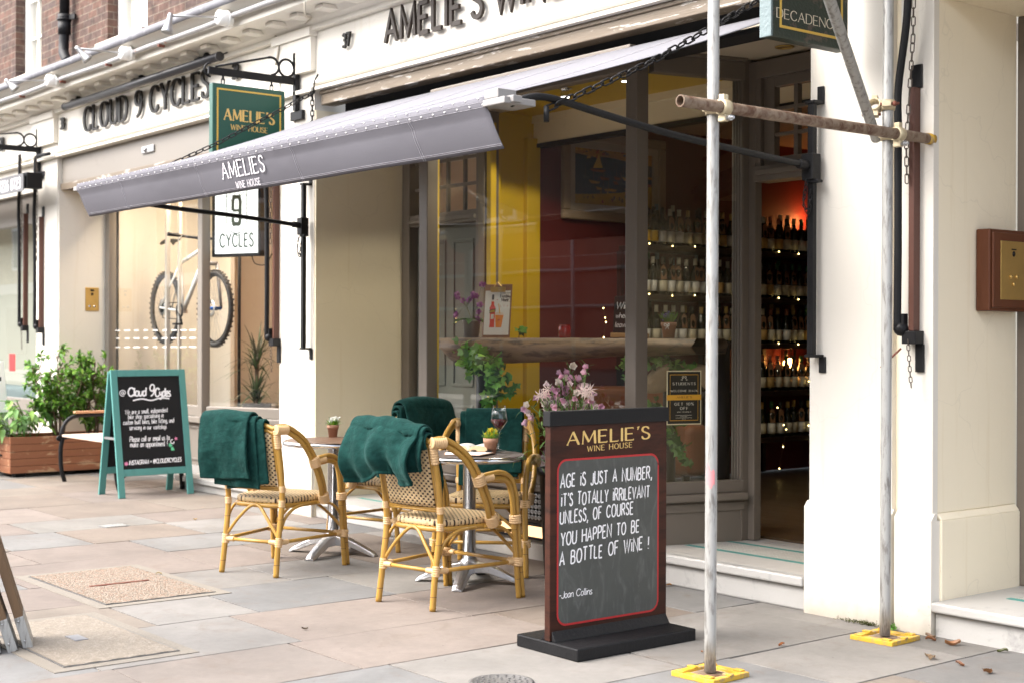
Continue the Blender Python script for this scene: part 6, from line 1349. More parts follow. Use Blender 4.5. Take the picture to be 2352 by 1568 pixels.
tline(c, '@', (275, 909), (289, 908), 14, weight=.12, track=0); tline(c, 'Cloud', (294, 909), (335, 908), 19, weight=.19, track=.06, slant=.12); tline(c, '9', (344, 909), (354, 908), 26, weight=.13, track=.06, slant=.1); tline(c, 'Cycles', (356, 910), (391, 909), 19, weight=.19, track=.06, slant=.12)
U = (tpt(389, 916) - tpt(305, 919)); q = tpt(305, 919); Ul = U.length; stroke(c, smooth2([(0, 0), (Ul * .25, .012), (Ul * .5, -.004), (Ul * .75, .014), (Ul, .006)], 6), .012, q, U, d, .0008)
for s, p0, p1 in (('We are a small, independent', (287, 951), (385, 945)), ('bike shop specialising in', (294, 961.5), (375, 957.5)), ('custom built bikes, bike fitting, and', (283, 974.5), (399, 969)), ('servicing in our workshop.', (297, 986.5), (383, 983.5))): tline(c, s, p0, p1, 10.5, weight=.115, track=.18, slant=.12)
for s, p0, p1 in (('Please call or email us to', (298, 1014), (389, 1009)), ('make an appointment !', (299, 1026), (384, 1023))): tline(c, s, p0, p1, 12, weight=.12, track=.16, slant=.12)
tline(c, 'INSTAGRAM = @CLOUD9CYCLES', (297, 1067), (416, 1058.5), 9.5, weight=.2, track=.14, slant=.15)
c.build('chalk_writing', M['chalk'], bd)
c = MB(); rg = random.Random(3)
def blot(px, py, r, spikes=9, h=.0008):
    q = tpt(px, py); pts = []
    for k in range(spikes * 2): a = PI * k / spikes; rr = r * (1 if k % 2 else .55) * rg.uniform(.8, 1.2); pts.append((rr * math.cos(a), rr * math.sin(a)))
    poly2(c, pts, q, (0, 1, 0), d, h)
blot(290, 1064, .022); blot(404, 1006, .016); c.build('pink_doodle', paint('pink_chalk', (.75, .25, .42), .7, .1, bump=0), bd)
c = MB(); blot(391, 1021, .022); blot(396, 1030, .02, 7, .0011); c.build('green_doodle', paint('green_chalk', (.12, .55, .28), .7, .1, bump=0), bd)
c = MB(); q = tpt(397, 1013); stroke(c, smooth2([(.0, .02), (-.02, .01), (-.018, -.012), (.004, -.016), (.01, 0)], 5), .008, q, (0, 1, 0), d, .0012); c.build('white_doodle', M['chalk'], bd)
# white board at the edge of the photo
q = at(27, 952, Z=.28); q = at(24, 952, D=14.2); q.z = 0
t = thing('white_board_stand', 'plain white folding board at the left edge of the photo', 'sandwich board', (q.x, q.y, 0), R(4))
for f, x in ((1, 0), (-1, -.5)):
    dd = Vector((-.22 * f, 0, 1.12)).normalized(); nn = Vector((dd.z, 0, -dd.x)); c = MB(); c.obox(Vector((x, -.3, 0)) + dd * .57, dd * .57, (0, .32, 0), nn * .014); c.build('panel', M['white'], t, bevel=.006)
c = MB(); c.box(.0, .01, -.2, -.1, .93, .97); c.build('label_strip', M['chalk_black'], t)

# ------------------------------------------------------------------ planter, plants and bench
t = thing('planter_box', 'long red brown slatted timber planter with flaking stain', 'planter', (-13.79, 4.85, 0)); PLX, PLY, PLZ = -.58, 1.22, .395
c = MB()
for i in range(5):
    z0 = .04 + i * .071; z1 = z0 + .068; c.box(-.025, .0, 0, PLY, z0, z1); c.box(PLX, PLX + .025, 0, PLY, z0, z1); c.box(PLX + .025, -.025, 0, .025, z0, z1); c.box(PLX + .025, -.025, PLY - .025, PLY, z0, z1)
c.build('slatted_sides', M['planter'], t, bevel=.004)
c = MB(); c.box(PLX + .026, -.026, .026, PLY - .026, .05, .33); c.build('soil', M['soil'], t)
for x in (PLX + .1, -.1):
    for y in (.12, PLY - .12):
        c = MB(); c.box(x - .05, x + .05, y - .05, y + .05, .0, .04); c.build('foot', M['black'], t)
c = MB(); c.box(-.36, -.22, -.012, -.0005, .20, .215); c.build('handle', M['black'], t)
def leaf(mb, p, d, up, L, w, col, fold=.25, droop=.3):
    d = d.normalized(); s = d.cross(up); s = s.normalized() if s.length > .05 else d.orthogonal().normalized(); n = s.cross(d); mb.t = col
    q = [p, p + d * L * .35 - n * L * droop * .08, p + d * L * .7 - n * L * droop * .3, p + d * L - n * L * droop * .7]
    a = [q[1] + s * w * .5 + n * w * fold, q[2] + s * w * .38 + n * w * fold * .7]; b = [q[1] - s * w * .5 + n * w * fold, q[2] - s * w * .38 + n * w * fold * .7]
    mb.add([q[0], q[1], q[2], q[3], a[0], a[1], b[0], b[1]], [(0, 1, 4), (1, 2, 5, 4), (2, 3, 5), (0, 6, 1), (1, 6, 7, 2), (2, 7, 3)], True)
def rvec(rg): return Vector((rg.gauss(0, 1), rg.gauss(0, 1), rg.gauss(0, 1))).normalized()
def shrub(label, base, spread, height, rg, ncol, leafL, stems=5, twigs=9, lpt=7, name='shrub'):
    t = thing(name, label, 'shrub', base); st = MB(); lf = MB()
    for k in range(stems):
        a = 2 * PI * k / stems + rg.uniform(-.4, .4); tip = Vector((math.cos(a) * spread[0] * rg.uniform(.35, .9), math.sin(a) * spread[1] * rg.uniform(.35, .9), height * rg.uniform(.72, 1)))
        b0 = Vector((math.cos(a) * .04, math.sin(a) * .04, 0)); P = catmull([b0, b0.lerp(tip, .3) + rvec(rg) * .03 + Vector((0, 0, .05)), b0.lerp(tip, .65) + rvec(rg) * .04, tip], 5); st.tube(P, [.014 * (1 - .8 * i / (len(P) - 1)) for i in range(len(P))], 6)
        for j in range(twigs):
            i = rg.randrange(int(len(P) * .25), len(P)); p0 = P[i]; dr = (rvec(rg) + Vector((math.cos(a) * .5, math.sin(a) * .5, .35))).normalized(); Lt = rg.uniform(.10, .28) * height * .75; p1 = p0 + dr * Lt * .5 + rvec(rg) * .02; p2 = p0 + dr * Lt + Vector((0, 0, .02))
            st.tube(catmull([p0, p1, p2], 3), [.005] * 6 + [.002], 5)
            for m in range(lpt):
                u = rg.uniform(.25, 1.05); q = p0.lerp(p2, u) if u < 1 else p2; dv = (dr * .6 + rvec(rg) * .9 + Vector((0, 0, .1))).normalized(); leaf(lf, q, dv, Vector((0, 0, 1)) + rvec(rg) * .5, leafL * rg.uniform(.7, 1.2), leafL * rg.uniform(.42, .6), dk(rg.choice(ncol), rg.uniform(.75, 1.25)), .12, rg.uniform(0, .6))
    st.build('stems', M['bark'], t); lf.build('foliage', M['leaf'], t); return t
GR = [(.075, .19, .022), (.10, .25, .03), (.15, .33, .04), (.06, .15, .025), (.22, .40, .06)]
shrub('glossy green leafed bush growing in the timber planter by the bench', (-14.02, 5.42, .33), (.34, .52), .92, random.Random(4), GR, .062, 8, 21, 14)
shrub('glossy small leafed bush at the wall end of the timber planter', (-14.12, 5.82, .33), (.28, .26), .80, random.Random(14), GR, .06, 6, 16, 13)
# broad leaved plant at the near end
rg = random.Random(21); t = thing('leafy_plant', 'low plant with broad pale green leaves at the near end of the planter', 'plant', (-14.05, 4.98, .33)); st = MB(); lf = MB()
for k in range(19):
    a = rg.uniform(0, 2 * PI); h = rg.uniform(.12, .42); b0 = Vector((rg.uniform(-.15, .15), rg.uniform(-.08, .2), 0)); tip = b0 + Vector((math.cos(a) * .22, math.sin(a) * .26, h)); P = catmull([b0, b0.lerp(tip, .5) + Vector((0, 0, .06)), tip], 4); st.tube(P, .005, 5)
    for m in range(rg.choice((5, 6, 7))):
        q = P[min(len(P) - 1, 3 + m)]; dv = Vector((math.cos(a + rg.uniform(-1.3, 1.3)), math.sin(a + rg.uniform(-1.3, 1.3)), rg.uniform(-.5, .4))); leaf(lf, q, dv, Vector((0, 0, 1)), rg.uniform(.12, .19), rg.uniform(.05, .075), dk(rg.choice(((.17, .33, .10), (.12, .27, .07), (.22, .40, .12), (.26, .44, .09))), rg.uniform(.8, 1.15)), .12, rg.uniform(.2, .9))
st.build('stems', paint('green_stem', (.14, .22, .05), .6, .2), t); lf.build('foliage', M['leaf'], t)
t = thing('bench', 'black iron bench with pale worn seat slats beside the planter', 'bench', (-13.17, 5.13, 0)); BL, BD = 1.28, .58
for x in (0, BL):
    c = MB(); c.tube(catmull([(x, .02, 0), (x, -.012, .12), (x, -.02, .30), (x, .0, .42)], 5), .021, 10); c.tube(catmull([(x, .0, .40), (x, -.012, .46), (x, .03, .56), (x, .12, .615), (x, .3, .625), (x, BD, .63)], 6), .020, 10); c.tube(catmull([(x, BD, .63), (x, BD + .01, .3), (x, BD + .03, 0)], 5), .021, 10); c.tube(catmull([(x, -.02, .405), (x, .1, .425), (x, .3, .41), (x, BD, .40)], 5), .018, 10); c.tube([(x - .015, -.035, .41), (x + .015, -.035, .41)], .026, 10); f = c.build('end_frame', M['black'], t)
    c = MB(); c.box(x - .028, x + .028, .11, BD + .03, .640, .664); c.build('armrest', M['armwood'], f, bevel=.006)
for i in range(6):
    c = MB(); y = -.015 + i * .092; c.box(-.02, BL + .02, y, y + .078, .425, .447); c.build('seat_slat', M['benchwood'], t, bevel=.005)

# ------------------------------------------------------------------ scaffold boards leaning at the left edge
for k, (px, py, lean, lab) in enumerate(((66, 1490, .0, 'weathered scaffold board with bright metal end band, outermost of the leaning three'), (30, 1497, .02, 'scaffold board with orange worn face, middle of the leaning three'), (-8, 1503, .04, 'scaffold board at the photo edge, behind the other two leaning boards'))):
    b0 = at(px, py, Z=0); LOS = Vector((b0.x, b0.y, 0)).normalized(); b0 = b0 + LOS * .11; t = thing('scaffold_board', lab, 'scaffold board', b0, 0, 'scaffold boards leaning at the left edge')
    d = (Vector((0, 0, 1)) + Vector((-LOS.y, LOS.x, 0)) * (.30 + lean)).normalized(); s = (LOS - d * LOS.dot(d)).normalized(); n = d.cross(s)
    L = 2.0; c = MB(); c.obox(d * (L / 2), d * (L / 2), n * .019, s * .11); c.build('plank', M['plankwood'], t, bevel=.005)
    c = MB(); c.obox(d * .075, d * .073, n * .0203, s * .1115); c.build('end_band', M['galv'], t, bevel=.002)
    c = MB()
    for z in (.04, .13): c.lathe([(.006, 0), (.004, .003), (.0001, .0035)], 8, d * z - s * .1115 + n * .006, axis=-s); c.lathe([(.006, 0), (.004, .003), (.0001, .0035)], 8, d * z + n * .0203 - s * .03, axis=n)
    c.build('nails', M['steel'], t)

# ------------------------------------------------------------------ flowers in front of the window
rg = random.Random(33); fb = Vector((-6.22, 5.40, 0)); t = thing('flower_planter', 'tall planter of pink bell flowers and pale lilies before the window', 'flowers', fb)
c = MB(); c.lathe([(.0001, .0), (.12, .0), (.15, .58), (.165, .58), (.165, .62), (.14, .62), (.135, .56), (.0001, .56)], 28); c.build('pot', M['black'], t)
st = MB(); pe = MB(); lf = MB(); ll = MB()
def bell(p, dirv, s, col):
    q = Vector(dirv).to_track_quat('Z', 'Y'); prof = [(.10, 0), (.34, .12), (.40, .45), (.44, .75), (.62, 1.0)]; n = 10; vs = []; pe.t = col
    for r, z in prof:
        for k in range(n): a = 2 * PI * k / n; w = 1 + (.12 * math.cos(5 * a) if z > .8 else 0); vs.append(p + q @ Vector((r * w * s * math.cos(a), r * w * s * math.sin(a), z * s + (.06 * s * math.cos(5 * a) if z > .9 else 0))))
    pe.add(vs, [(i * n + k, i * n + (k + 1) % n, (i + 1) * n + (k + 1) % n, (i + 1) * n + k) for i in range(4) for k in range(n)] + [tuple(range(n))], True)
PK = [(.72, .36, .50), (.78, .46, .56), (.62, .40, .52), (.80, .64, .66), (.80, .72, .64), (.56, .30, .42)]
px_list = [(1310, 840), (1350, 845), (1287, 870), (1297, 858), (1322, 872), (1344, 870), (1262, 884), (1270, 905), (1340, 893), (1300, 890), (1320, 905), (1285, 912), (1350, 920), (1240, 915), (1330, 935), (1263, 930), (1309, 925), (1372, 932), (1362, 905), (1280, 893), (1222, 930), (1205, 935), (1333, 880), (1250, 897), (1316, 950)]
for (px, py) in px_list:
    tip = at(px + rg.uniform(-3, 3), py + rg.uniform(-3, 3), Y=5.36 + rg.uniform(-.10, .10)) - fb; b0 = Vector((rg.uniform(-.08, .08), rg.uniform(-.08, .08), .58)); P = catmull([b0, b0.lerp(tip, .55) + Vector((0, 0, .05)), tip], 5); st.tube(P, .003, 5)
    for m in range(rg.choice((2, 3, 3))):
        q = tip + Vector((rg.uniform(-.03, .03), rg.uniform(-.03, .03), -.035 * m)); dv = Vector((rg.uniform(-.6, 1), rg.uniform(-1, .4), rg.uniform(-.5, .6))).normalized(); bell(q, dv, rg.uniform(.025, .036), dk(rg.choice(PK), rg.uniform(.85, 1.1)))
    for m in range(14):
        q = P[rg.randrange(4, len(P))]; dv = (rvec(rg) + Vector((0, 0, .35))).normalized(); leaf(lf, q, dv, Vector((0, 0, 1)), rg.uniform(.04, .09), rg.uniform(.006, .014), dk(rg.choice(((.06, .13, .03), (.10, .2, .04), (.05, .10, .03), (.16, .27, .06))), rg.uniform(.8, 1.2)), .1, .4)
for (px, py) in ((1250, 905), (1258, 893), (1347, 902), (1338, 897), (1356, 895), (1240, 908)):
    ce = at(px, py, Y=5.28) - fb
    for k in range(9):
        a = 2 * PI * k / 9 + rg.uniform(-.2, .2); dv = Vector((.5, -.6, .1)).normalized(); s_ = dv.orthogonal().normalized(); u_ = dv.cross(s_); o = s_ * math.cos(a) + u_ * math.sin(a)
        leaf(pe, ce, o + dv * .35, dv, .036, .007, dk((.84, .66, .60), rg.uniform(.85, 1.1)), .1, 1.3)
for k in range(260):
    q = Vector((rg.gauss(0, .13), rg.gauss(0, .1), rg.uniform(.58, .92))); leaf(lf, q, (rvec(rg) + Vector((0, 0, .5))).normalized(), Vector((0, 0, 1)), rg.uniform(.05, .1), rg.uniform(.008, .02), dk(rg.choice(((.05, .12, .03), (.09, .18, .04), (.13, .24, .05))), rg.uniform(.7, 1.2)), .1, .4)
st.build('stems', paint('flower_stem', (.12, .2, .05), .6, .2), t); pe.build('blossom', M['petal'], t); lf.build('foliage', M['leaf'], t)

# poster stuck to the lobby glass
tl, tr, br, bl = [atp(px, py, MU + SN * .012, SN) for px, py in ((1535, 849), (1615, 852), (1609, 976), (1531, 973))]
PW = ((Vector((tr.x, tr.y, 0)) - Vector((tl.x, tl.y, 0))).length + (Vector((br.x, br.y, 0)) - Vector((bl.x, bl.y, 0))).length) / 2; PH = ((tl.z - bl.z) + (tr.z - br.z)) / 2; o0 = Vector((bl.x, bl.y, (bl.z + br.z) / 2))
t = thing('poster', 'black and gold student discount poster stuck inside the lobby glass', 'poster', o0); t.rotation_euler = (0, 0, R(75))
c = MB(); c.box(0, PW, -.001, .001, 0, PH); sh = c.build('sheet', paint('cream_poster_edge', (.66, .58, .36), .5, .03, bump=0), t)
def pp(mb, x0, x1, z0, z1, y): mb.add([(x0 * PW, y, z0 * PH), (x1 * PW, y, z0 * PH), (x1 * PW, y, z1 * PH), (x0 * PW, y, z1 * PH)], [(0, 1, 2, 3)])
c = MB(); pp(c, .028, .972, .02, .98, -.0014); c.build('black_field', paint('poster_black', (.018, .017, .014), .35, .1, bump=0), sh)
c = MB(); y = -.0017
for q in ((.09, .91, .075, .085), (.09, .91, .92, .93), (.09, .10, .085, .92), (.90, .91, .085, .92)): pp(c, *q, y)
pp(c, .0, 1.0, .455, .555, -.002); c.build('gold_band', paint('poster_gold', (.66, .34, .03), .4, .04, bump=0), sh)
def pt(mb, s, zc, sz, trk, fit=None, st_='serif', w=.2, h=0): text(mb, s, (PW / 2, -.0022, zc * PH), (1, 0, 0), (0, 0, 1), sz * PH, style=st_, weight=w, thin=.07, track=trk, align='c', h=h + .0002, fit=fit * PW if fit else None)
c = MB(); pt(c, 'STUDENTS', .735, .047, .4, .66); pt(c, 'WELCOME BACK', .61, .036, .35, .78); pt(c, 'GET 10%', .36, .048, .4, .55); pt(c, 'OFF', .28, .048, .4, .23); pt(c, 'WHEN YOU DRINK IN', .228, .018, .3, .40)
for i, w in enumerate((.24, .10, .24, .06)):
    n_ = int(w * 60)
    for k in range(n_): x = .5 - w + 2 * w * k / n_; pp(c, x, x + .018, .170 - i * .023, .178 - i * .023, -.0023)
for s in (-1, 1):
    stroke(c, [(PW / 2 + s * PW * .02, PH * .90), (PW / 2 + s * PW * .065, PH * .885), (PW / 2 + s * PW * .05, PH * .86), (PW / 2 + s * PW * .012, PH * .872), (PW / 2 + s * PW * .02, PH * .90)], .0022, (0, -.0022, 0), (1, 0, 0), (0, 0, 1)); stroke(c, [(PW / 2 + s * PW * .035, PH * .865), (PW / 2 + s * PW * .075, PH * .825)], .0022, (0, -.0022, 0), (1, 0, 0), (0, 0, 1)); stroke(c, [(PW / 2 + s * PW * .05, PH * .822), (PW / 2 + s * PW * .1, PH * .835)], .0022, (0, -.0022, 0), (1, 0, 0), (0, 0, 1))
c.build('cream_print', paint('poster_cream_ink', (.72, .68, .55), .5, .03, bump=0), sh)
c = MB(); pt(c, "AMELIE'S", .492, .036, .2, .44, h=.0006); c.build('dark_print', paint('poster_dark_ink', (.06, .03, .01), .5, .03, bump=0), sh)

# fallen leaves and litter
LV = [(3490 * .6125, 2400 * .6125, (.24, .10, .04)), (2270, 1545, (.20, .09, .035)), (2188, 1480, (.30, .14, .06)), (2137, 1464, (.22, .13, .07)), (2303, 1497, (.09, .10, .03)), (2142, 1513, (.34, .24, .15)), (2130, 1509, (.28, .19, .11)), (2205, 1527, (.22, .09, .04)), (1612, 1498, (.3, .12, .04)), (700, 1445, (.12, .09, .06)), (1743, 1376, (.34, .14, .03)), (1537, 1344, (.45, .2, .03)), (365, 1318, (.5, .4, .25)), (1795, 1482, (.34, .12, .04)), (2020, 1476, (.12, .08, .05)), (448, 1193, (.5, .36, .18)), (1330, 1408, (.3, .16, .08))]
rg = random.Random(8); LABS = ['curled brown leaf on the paving before the marble entrance step', 'small dry leaf fragment lying on the open paving']
for k, (px, py, cl) in enumerate(LV):
    q = at(px, py, Z=.003); c = MB(); big = px > 2100; L = rg.uniform(.04, .07) if big else rg.uniform(.02, .035); n = 6; c.t = cl
    def lff(u, v, L=L): w = math.sin(PI * min(.98, .04 + u * .96)) ** .7 * L * .26; x = (u - .5) * L; y = (v - .5) * 2 * w; return (x, y, .004 + .22 * L * (2 * (v - .5)) ** 2 + .10 * L * math.sin(u * 5 + k))
    c.grid(lff, 8, 4); o = c.build('fallen_leaf', M['leaf']); o.location = q; o.rotation_euler = (rg.uniform(-.15, .15), 0, rg.uniform(0, 6.28)); tag(o, LABS[0] if big else LABS[1], 'leaf', 'fallen leaves by the entrance step' if big else 'leaf fragments on the paving')
# moss and weeds at the foot of the pilaster
c = MB(); rg = random.Random(5)
for k in range(260):
    x = -4.25 + rg.gauss(0, .07); y = YF - .03 - abs(rg.gauss(0, .012)); c.t = dk((.10, .11, .03), rg.uniform(.5, 1.3)); p = Vector((x, y, rg.uniform(0, .012))); dv = (rvec(rg) + Vector((0, 0, .6))).normalized(); leaf(c, p, dv, Vector((1, 0, 0)), rg.uniform(.008, .018), .004, c.t)
for k in range(16):
    p = Vector((-4.085 + rg.gauss(0, .02), YF - .04 - rg.uniform(0, .02), .004)); leaf(c, p, (rvec(rg) + Vector((0, 0, 1))).normalized(), Vector((1, 0, 0)), rg.uniform(.025, .05), .014, dk((.14, .32, .05), rg.uniform(.8, 1.2)))
tag(c.build('moss', M['leaf']), kind='stuff')
# ------------------------------------------------------------------ inside the wine shop
t = thing('painting', 'large framed harbour painting with boats on the dark red wall', 'painting', (0, 0, 0))
XW = XI + .005; p1, p2 = at(1288, 300, X=XW), at(1286, 503, X=XW); pr = at(1500, 420, X=XW); cx, cz = 0, 0
zt = at(1290, 297, X=XW).z; zb = at(1290, 503, X=XW).z; y0 = p1.y; y1 = y0 + 1.12; t.location = (XI, y0, zb); Wp, Hp = y1 - y0, zt - zb
c = MB(); w = .075
for q in ((0, Wp, 0, w), (0, Wp, Hp - w, Hp), (0, w, w, Hp - w), (Wp - w, Wp, w, Hp - w)): c.box(.002, .05, *q)
c.build('frame', paint('pale_gilt_frame', (.30, .22, .14), .5, .15, 10, stretch=(1, 1, 6), bump=.3), t, bevel=.012)
c = MB(); w2 = .13
for q in ((w, Wp - w, w, w2), (w, Wp - w, Hp - w2, Hp - w), (w, w2, w2, Hp - w2), (Wp - w2, Wp - w, w2, Hp - w2)): c.box(.002, .03, *q)
c.build('mount', paint('linen_slip', (.42, .36, .28), .7, .05), t)
a0, a1, b0, b1 = w2, Wp - w2, w2, Hp - w2
cm = MB(); rg = random.Random(77)
def daub(pts, col, h): cm.t = col; poly2(cm, [(a0 + (a1 - a0) * x, b0 + (b1 - b0) * y) for x, y in pts], (.008, 0, 0), (0, 1, 0), (0, 0, 1), h)
daub([(0, 0), (1, 0), (1, 1), (0, 1)], (.008, .03, .06), 0)
daub([(0, 0), (1, 0), (1, .42), (.8, .36), (.6, .26), (.3, .2), (0, .16)], (.45, .27, .02), .0006)
daub([(0, 1), (0, .9), (.2, .87), (.45, .88), (.7, .84), (1, .8), (1, 1)], (.40, .20, .04), .0008)
for k in range(46): x = rg.random(); y = rg.uniform(.82, .99); s = rg.uniform(.015, .05); daub([(x, y), (min(1, x + s), y + .01), (min(1, x + s * .8), min(1, y + s)), (x + .005, min(1, y + s * .9))], rg.choice(((.42, .10, .03), (.5, .32, .06), (.14, .10, .06), (.3, .05, .02), (.05, .09, .1))), .001 + k * .00004)
daub([(.24, .66), (.36, .68), (.31, .93)], (.62, .42, .10), .0032); daub([(.2, .64), (.4, .64), (.36, .6), (.24, .6)], (.35, .10, .03), .0034)
for k in range(20): x = rg.uniform(.03, .9); y = rg.uniform(.22, .6) + x * .1; s = rg.uniform(.08, .2); daub([(x, y + .02), (min(1, x + s), y), (min(1, x + s * .85), y - .035), (x + s * .2, y - .04)], rg.choice(((.36, .14, .03), (.22, .05, .02), (.45, .25, .05), (.05, .08, .09), (.32, .09, .05))), .0036 + k * .00005); daub([(x + s * .4, y), (x + s * .42, y), (x + s * .42, min(1, y + .2)), (x + s * .4, min(1, y + .2))], (.25, .14, .06), .0047 + k * .00003)
for k in range(34): x = rg.random() * .97; y = rg.uniform(.02, .26) * (0.7 + .5 * x); s = rg.uniform(.008, .03); daub([(x, y), (x + s, y), (x + s * .7, y + s * 2.4), (x + s * .2, y + s * 2.2)], rg.choice(((.02, .05, .07), (.3, .04, .03), (.12, .09, .02), (.55, .4, .1))), .006 + k * .00003)
cm.build('canvas', M['tint'], t)
# shelves of wine along the red wall
SHZ = [2.125, 1.725, 1.335, .93, .53]
t = thing('wine_shelves', 'dark wooden wall shelves full of wine bottles behind the window', 'shelves', (XI, 7.9, 0)); SL = 3.0
for z in SHZ:
    c = MB(); c.box(.001, .30, .0, SL, z - .05, z - .006); c.build('shelf', M['shelfwood'], t, bevel=.003)
c = MB()
for y in (.0, .95, 1.72, 2.5, SL): c.box(.001, .05, y - .02, y + .02, .2, SHZ[0] - .051)
c.build('upright', M['shelfwood'], t)
bcount = 0
def bottle_proto(shape):
    prof = {'bordeaux': [(.0001, .0), (.034, .0), (.037, .004), (.037, .19), (.034, .205), (.018, .225), (.0145, .24), (.0145, .298), (.016, .30), (.016, .308), (.0001, .308)],
            'burgundy': [(.0001, .0), (.036, .0), (.04, .004), (.04, .15), (.036, .175), (.022, .215), (.0155, .25), (.0145, .29), (.016, .292), (.016, .30), (.0001, .30)],
            'flute': [(.0001, .0), (.033, .0), (.036, .004), (.036, .16), (.028, .22), (.018, .28), (.0142, .32), (.0142, .338), (.0155, .34), (.0155, .346), (.0001, .346)]}[shape]
    b = MB(); b.lathe(prof, 14); zc = prof[-1][1]; rl = max(p[0] for p in prof)
    return b, zc, rl
MESH = {}
LABC = {'cream': ((.62, .58, .46), 'cream label'), 'white': ((.70, .70, .68), 'white label'), 'ochre': ((.45, .29, .10), 'ochre label'), 'yellow': ((.62, .38, .02), 'yellow label'), 'red': ((.40, .03, .03), 'red label')}
CAPC = {'ivory': (.55, .52, .42), 'black': (.02, .02, .02), 'gold': (.50, .33, .10), 'green': (.02, .10, .03), 'copper': (.36, .12, .06), 'blue': (.20, .30, .36)}
LM = {k: paint(k + '_bottle_label', v[0], .6, .06, 20, bump=0) for k, v in LABC.items()}; CM = {k: paint(k + '_bottle_cap', v, .4, .1, 20, bump=0) for k, v in CAPC.items()}; TGM = paint('brown_paper_tag', (.20, .098, .045), .8, .1, 10, bump=0)
PROTO = {}
SHN = ['top shelf', 'second shelf', 'third shelf', 'low fourth shelf', 'lowest shelf']
def bottle(x, y, z, shape, lab, cap, tagged, shelf, rz, s=1.0):
    key = (shape, lab, cap, tagged)
    if key not in PROTO:
        t = thing('wine_bottle', '', 'bottle'); b, zc, rl = bottle_proto(shape); b.build('glass', M['bottleglass'], t)
        c = MB(); c.lathe([(rl + .0007, .03), (rl + .0007, .118)], 14); c.build('label', LM[lab], t)
        c = MB(); c.lathe([(.0165, zc - .055), (.0168, zc + .001), (.0001, zc + .0015)], 12); c.build('capsule', CM[cap], t)
        if tagged:
            c = MB(); c.add([(.026, -.022, .222), (.026, .022, .222), (.040, .024, .125), (.040, -.024, .125), (.0175, 0, .245)], [(0, 3, 2, 1), (4, 0, 1)]); c.build('paper_tag', TGM, t)
        PROTO[key] = t; o = t
    else: o = copy_tree(PROTO[key])
    o.location = (x, y, z); o.rotation_euler = (0, 0, rz); o.scale = (s, s, s)
    lb = ('dark wine bottle with %s%s on the %s' % (LABC[lab][1], ' and paper tag' if tagged else ' and %s cap' % cap, SHN[shelf])); tag(o, lb, 'bottle', 'wine bottles on the shop shelves'); return o
rg = random.Random(42)
for si, z in enumerate(SHZ):
    y = 7.98
    while y < 10.85:
        if 9.20 < y < 9.34 : y += .05; continue
        if si > 2 and y < 9.3: y += .1; continue
        edge = si == 0 and y < 8.15
        lab = 'yellow' if edge else rg.choice(('cream', 'cream', 'white', 'white', 'ochre', 'cream', 'red') if y > 9.5 else ('cream', 'white', 'cream', 'white', 'ochre'))
        cap = 'black' if edge else rg.choice(('ivory', 'ivory', 'ivory', 'gold', 'black') if si < 3 and y < 9.4 else ('black', 'copper', 'black', 'green', 'gold'))
        bottle(XI + .235 + rg.uniform(-.012, .012), y, z - .0055, rg.choice(('bordeaux', 'burgundy')), lab, cap, (not edge) and rg.random() < .62, si, rg.uniform(-.5, .3) - .45)
        if rg.random() < .5: bottle(XI + .12, y + .045, z - .0055, 'flute' if rg.random() < .6 else 'bordeaux', rg.choice(('cream', 'white')), rg.choice(('ivory', 'green', 'blue', 'gold', 'black')), False, si, 0)
        y += rg.uniform(.086, .112)
# string of small lights
t = thing('fairy_lights', 'string of tiny warm fairy lights along the wine shelves', 'fairy lights', (XI, 8.5, 1.3)); pts = []
for z in SHZ[:3]:
    for k in range(10): pts.append(Vector((.305, -.55 + k * .26, z - 1.3 - .002 - .008 * (k % 2))))
pts2 = [Vector((.31, 1.45 + .05 * math.sin(k * 2.1), .35 - k * .13)) for k in range(11)]; pts3 = [at(px, py, X=XI + .45) - t.location for px, py in ((1386, 708), (1390, 730), (1392, 740), (1387, 775), (1786, 935), (1800, 975), (1806, 985), (1799, 1025), (1790, 1075), (1634, 955))]
c = MB()
for pp_ in (pts[:10], pts[10:20], pts[20:30], pts2, pts3[:4], pts3[4:9]): c.tube(catmull(pp_, 3), .0015, 4)
c.build('wire', M['bark'], t); eb = emit('warm_tiny_bulb', (1, .72, .25), 5)
for k, p in enumerate(pts + pts2 + pts3):
    c = MB(); c.sphere(p, .0045, 7, 5); c.build('bulb', eb, t)
# lamps that are lit
def lamp(name, label, loc, energy, col, rad, bulb=.03, cat='lamp'):
    t = thing(name, label, cat, loc); l = bpy.data.lights.new('bulb_light', 'POINT'); l.energy = energy; l.color = col; l.shadow_soft_size = rad; o = bpy.data.objects.new('bulb_light', l); COL.objects.link(o); o.parent = t; o.location = (0, 0, 0.0)
    c = MB(); c.sphere((0, 0, 0), bulb, 12, 8); b = c.build('bulb', emit(name + '_glow', col, 14), t); return t
for k, (px, py, lab) in enumerate(((1298, 222, 'chrome spot lamp in the yellow ceiling left of the window post'), (1439, 186, 'chrome spot lamp in the yellow ceiling tight against the window post'))):
    q = at(px, py, Z=3.02); t = thing('ceiling_spotlight', lab, 'ceiling lamp', (q.x, q.y, 3.075), 0, 'spot lamps in the yellow ceiling')
    c = MB(); c.lathe([(.05, -.005), (.05, 0), (.03, 0), (.028, -.03), (.036, -.05), (.04, -.062), (.03, -.062), (.028, -.055)], 20); c.build('housing', M['chrome'], t)
    c = MB(); c.lathe([(.030, -.0615), (.0001, -.0615)], 16); c.build('lens', emit('spot_lens', (1, .95, .82), 7), t)
    l = bpy.data.lights.new('spot_light', 'SPOT'); l.energy = 11; l.color = (1, .88, .66); l.spot_size = R(140); l.shadow_soft_size = .03; o = bpy.data.objects.new('spot_light', l); COL.objects.link(o); o.parent = t; o.location = (0, 0, -.075)
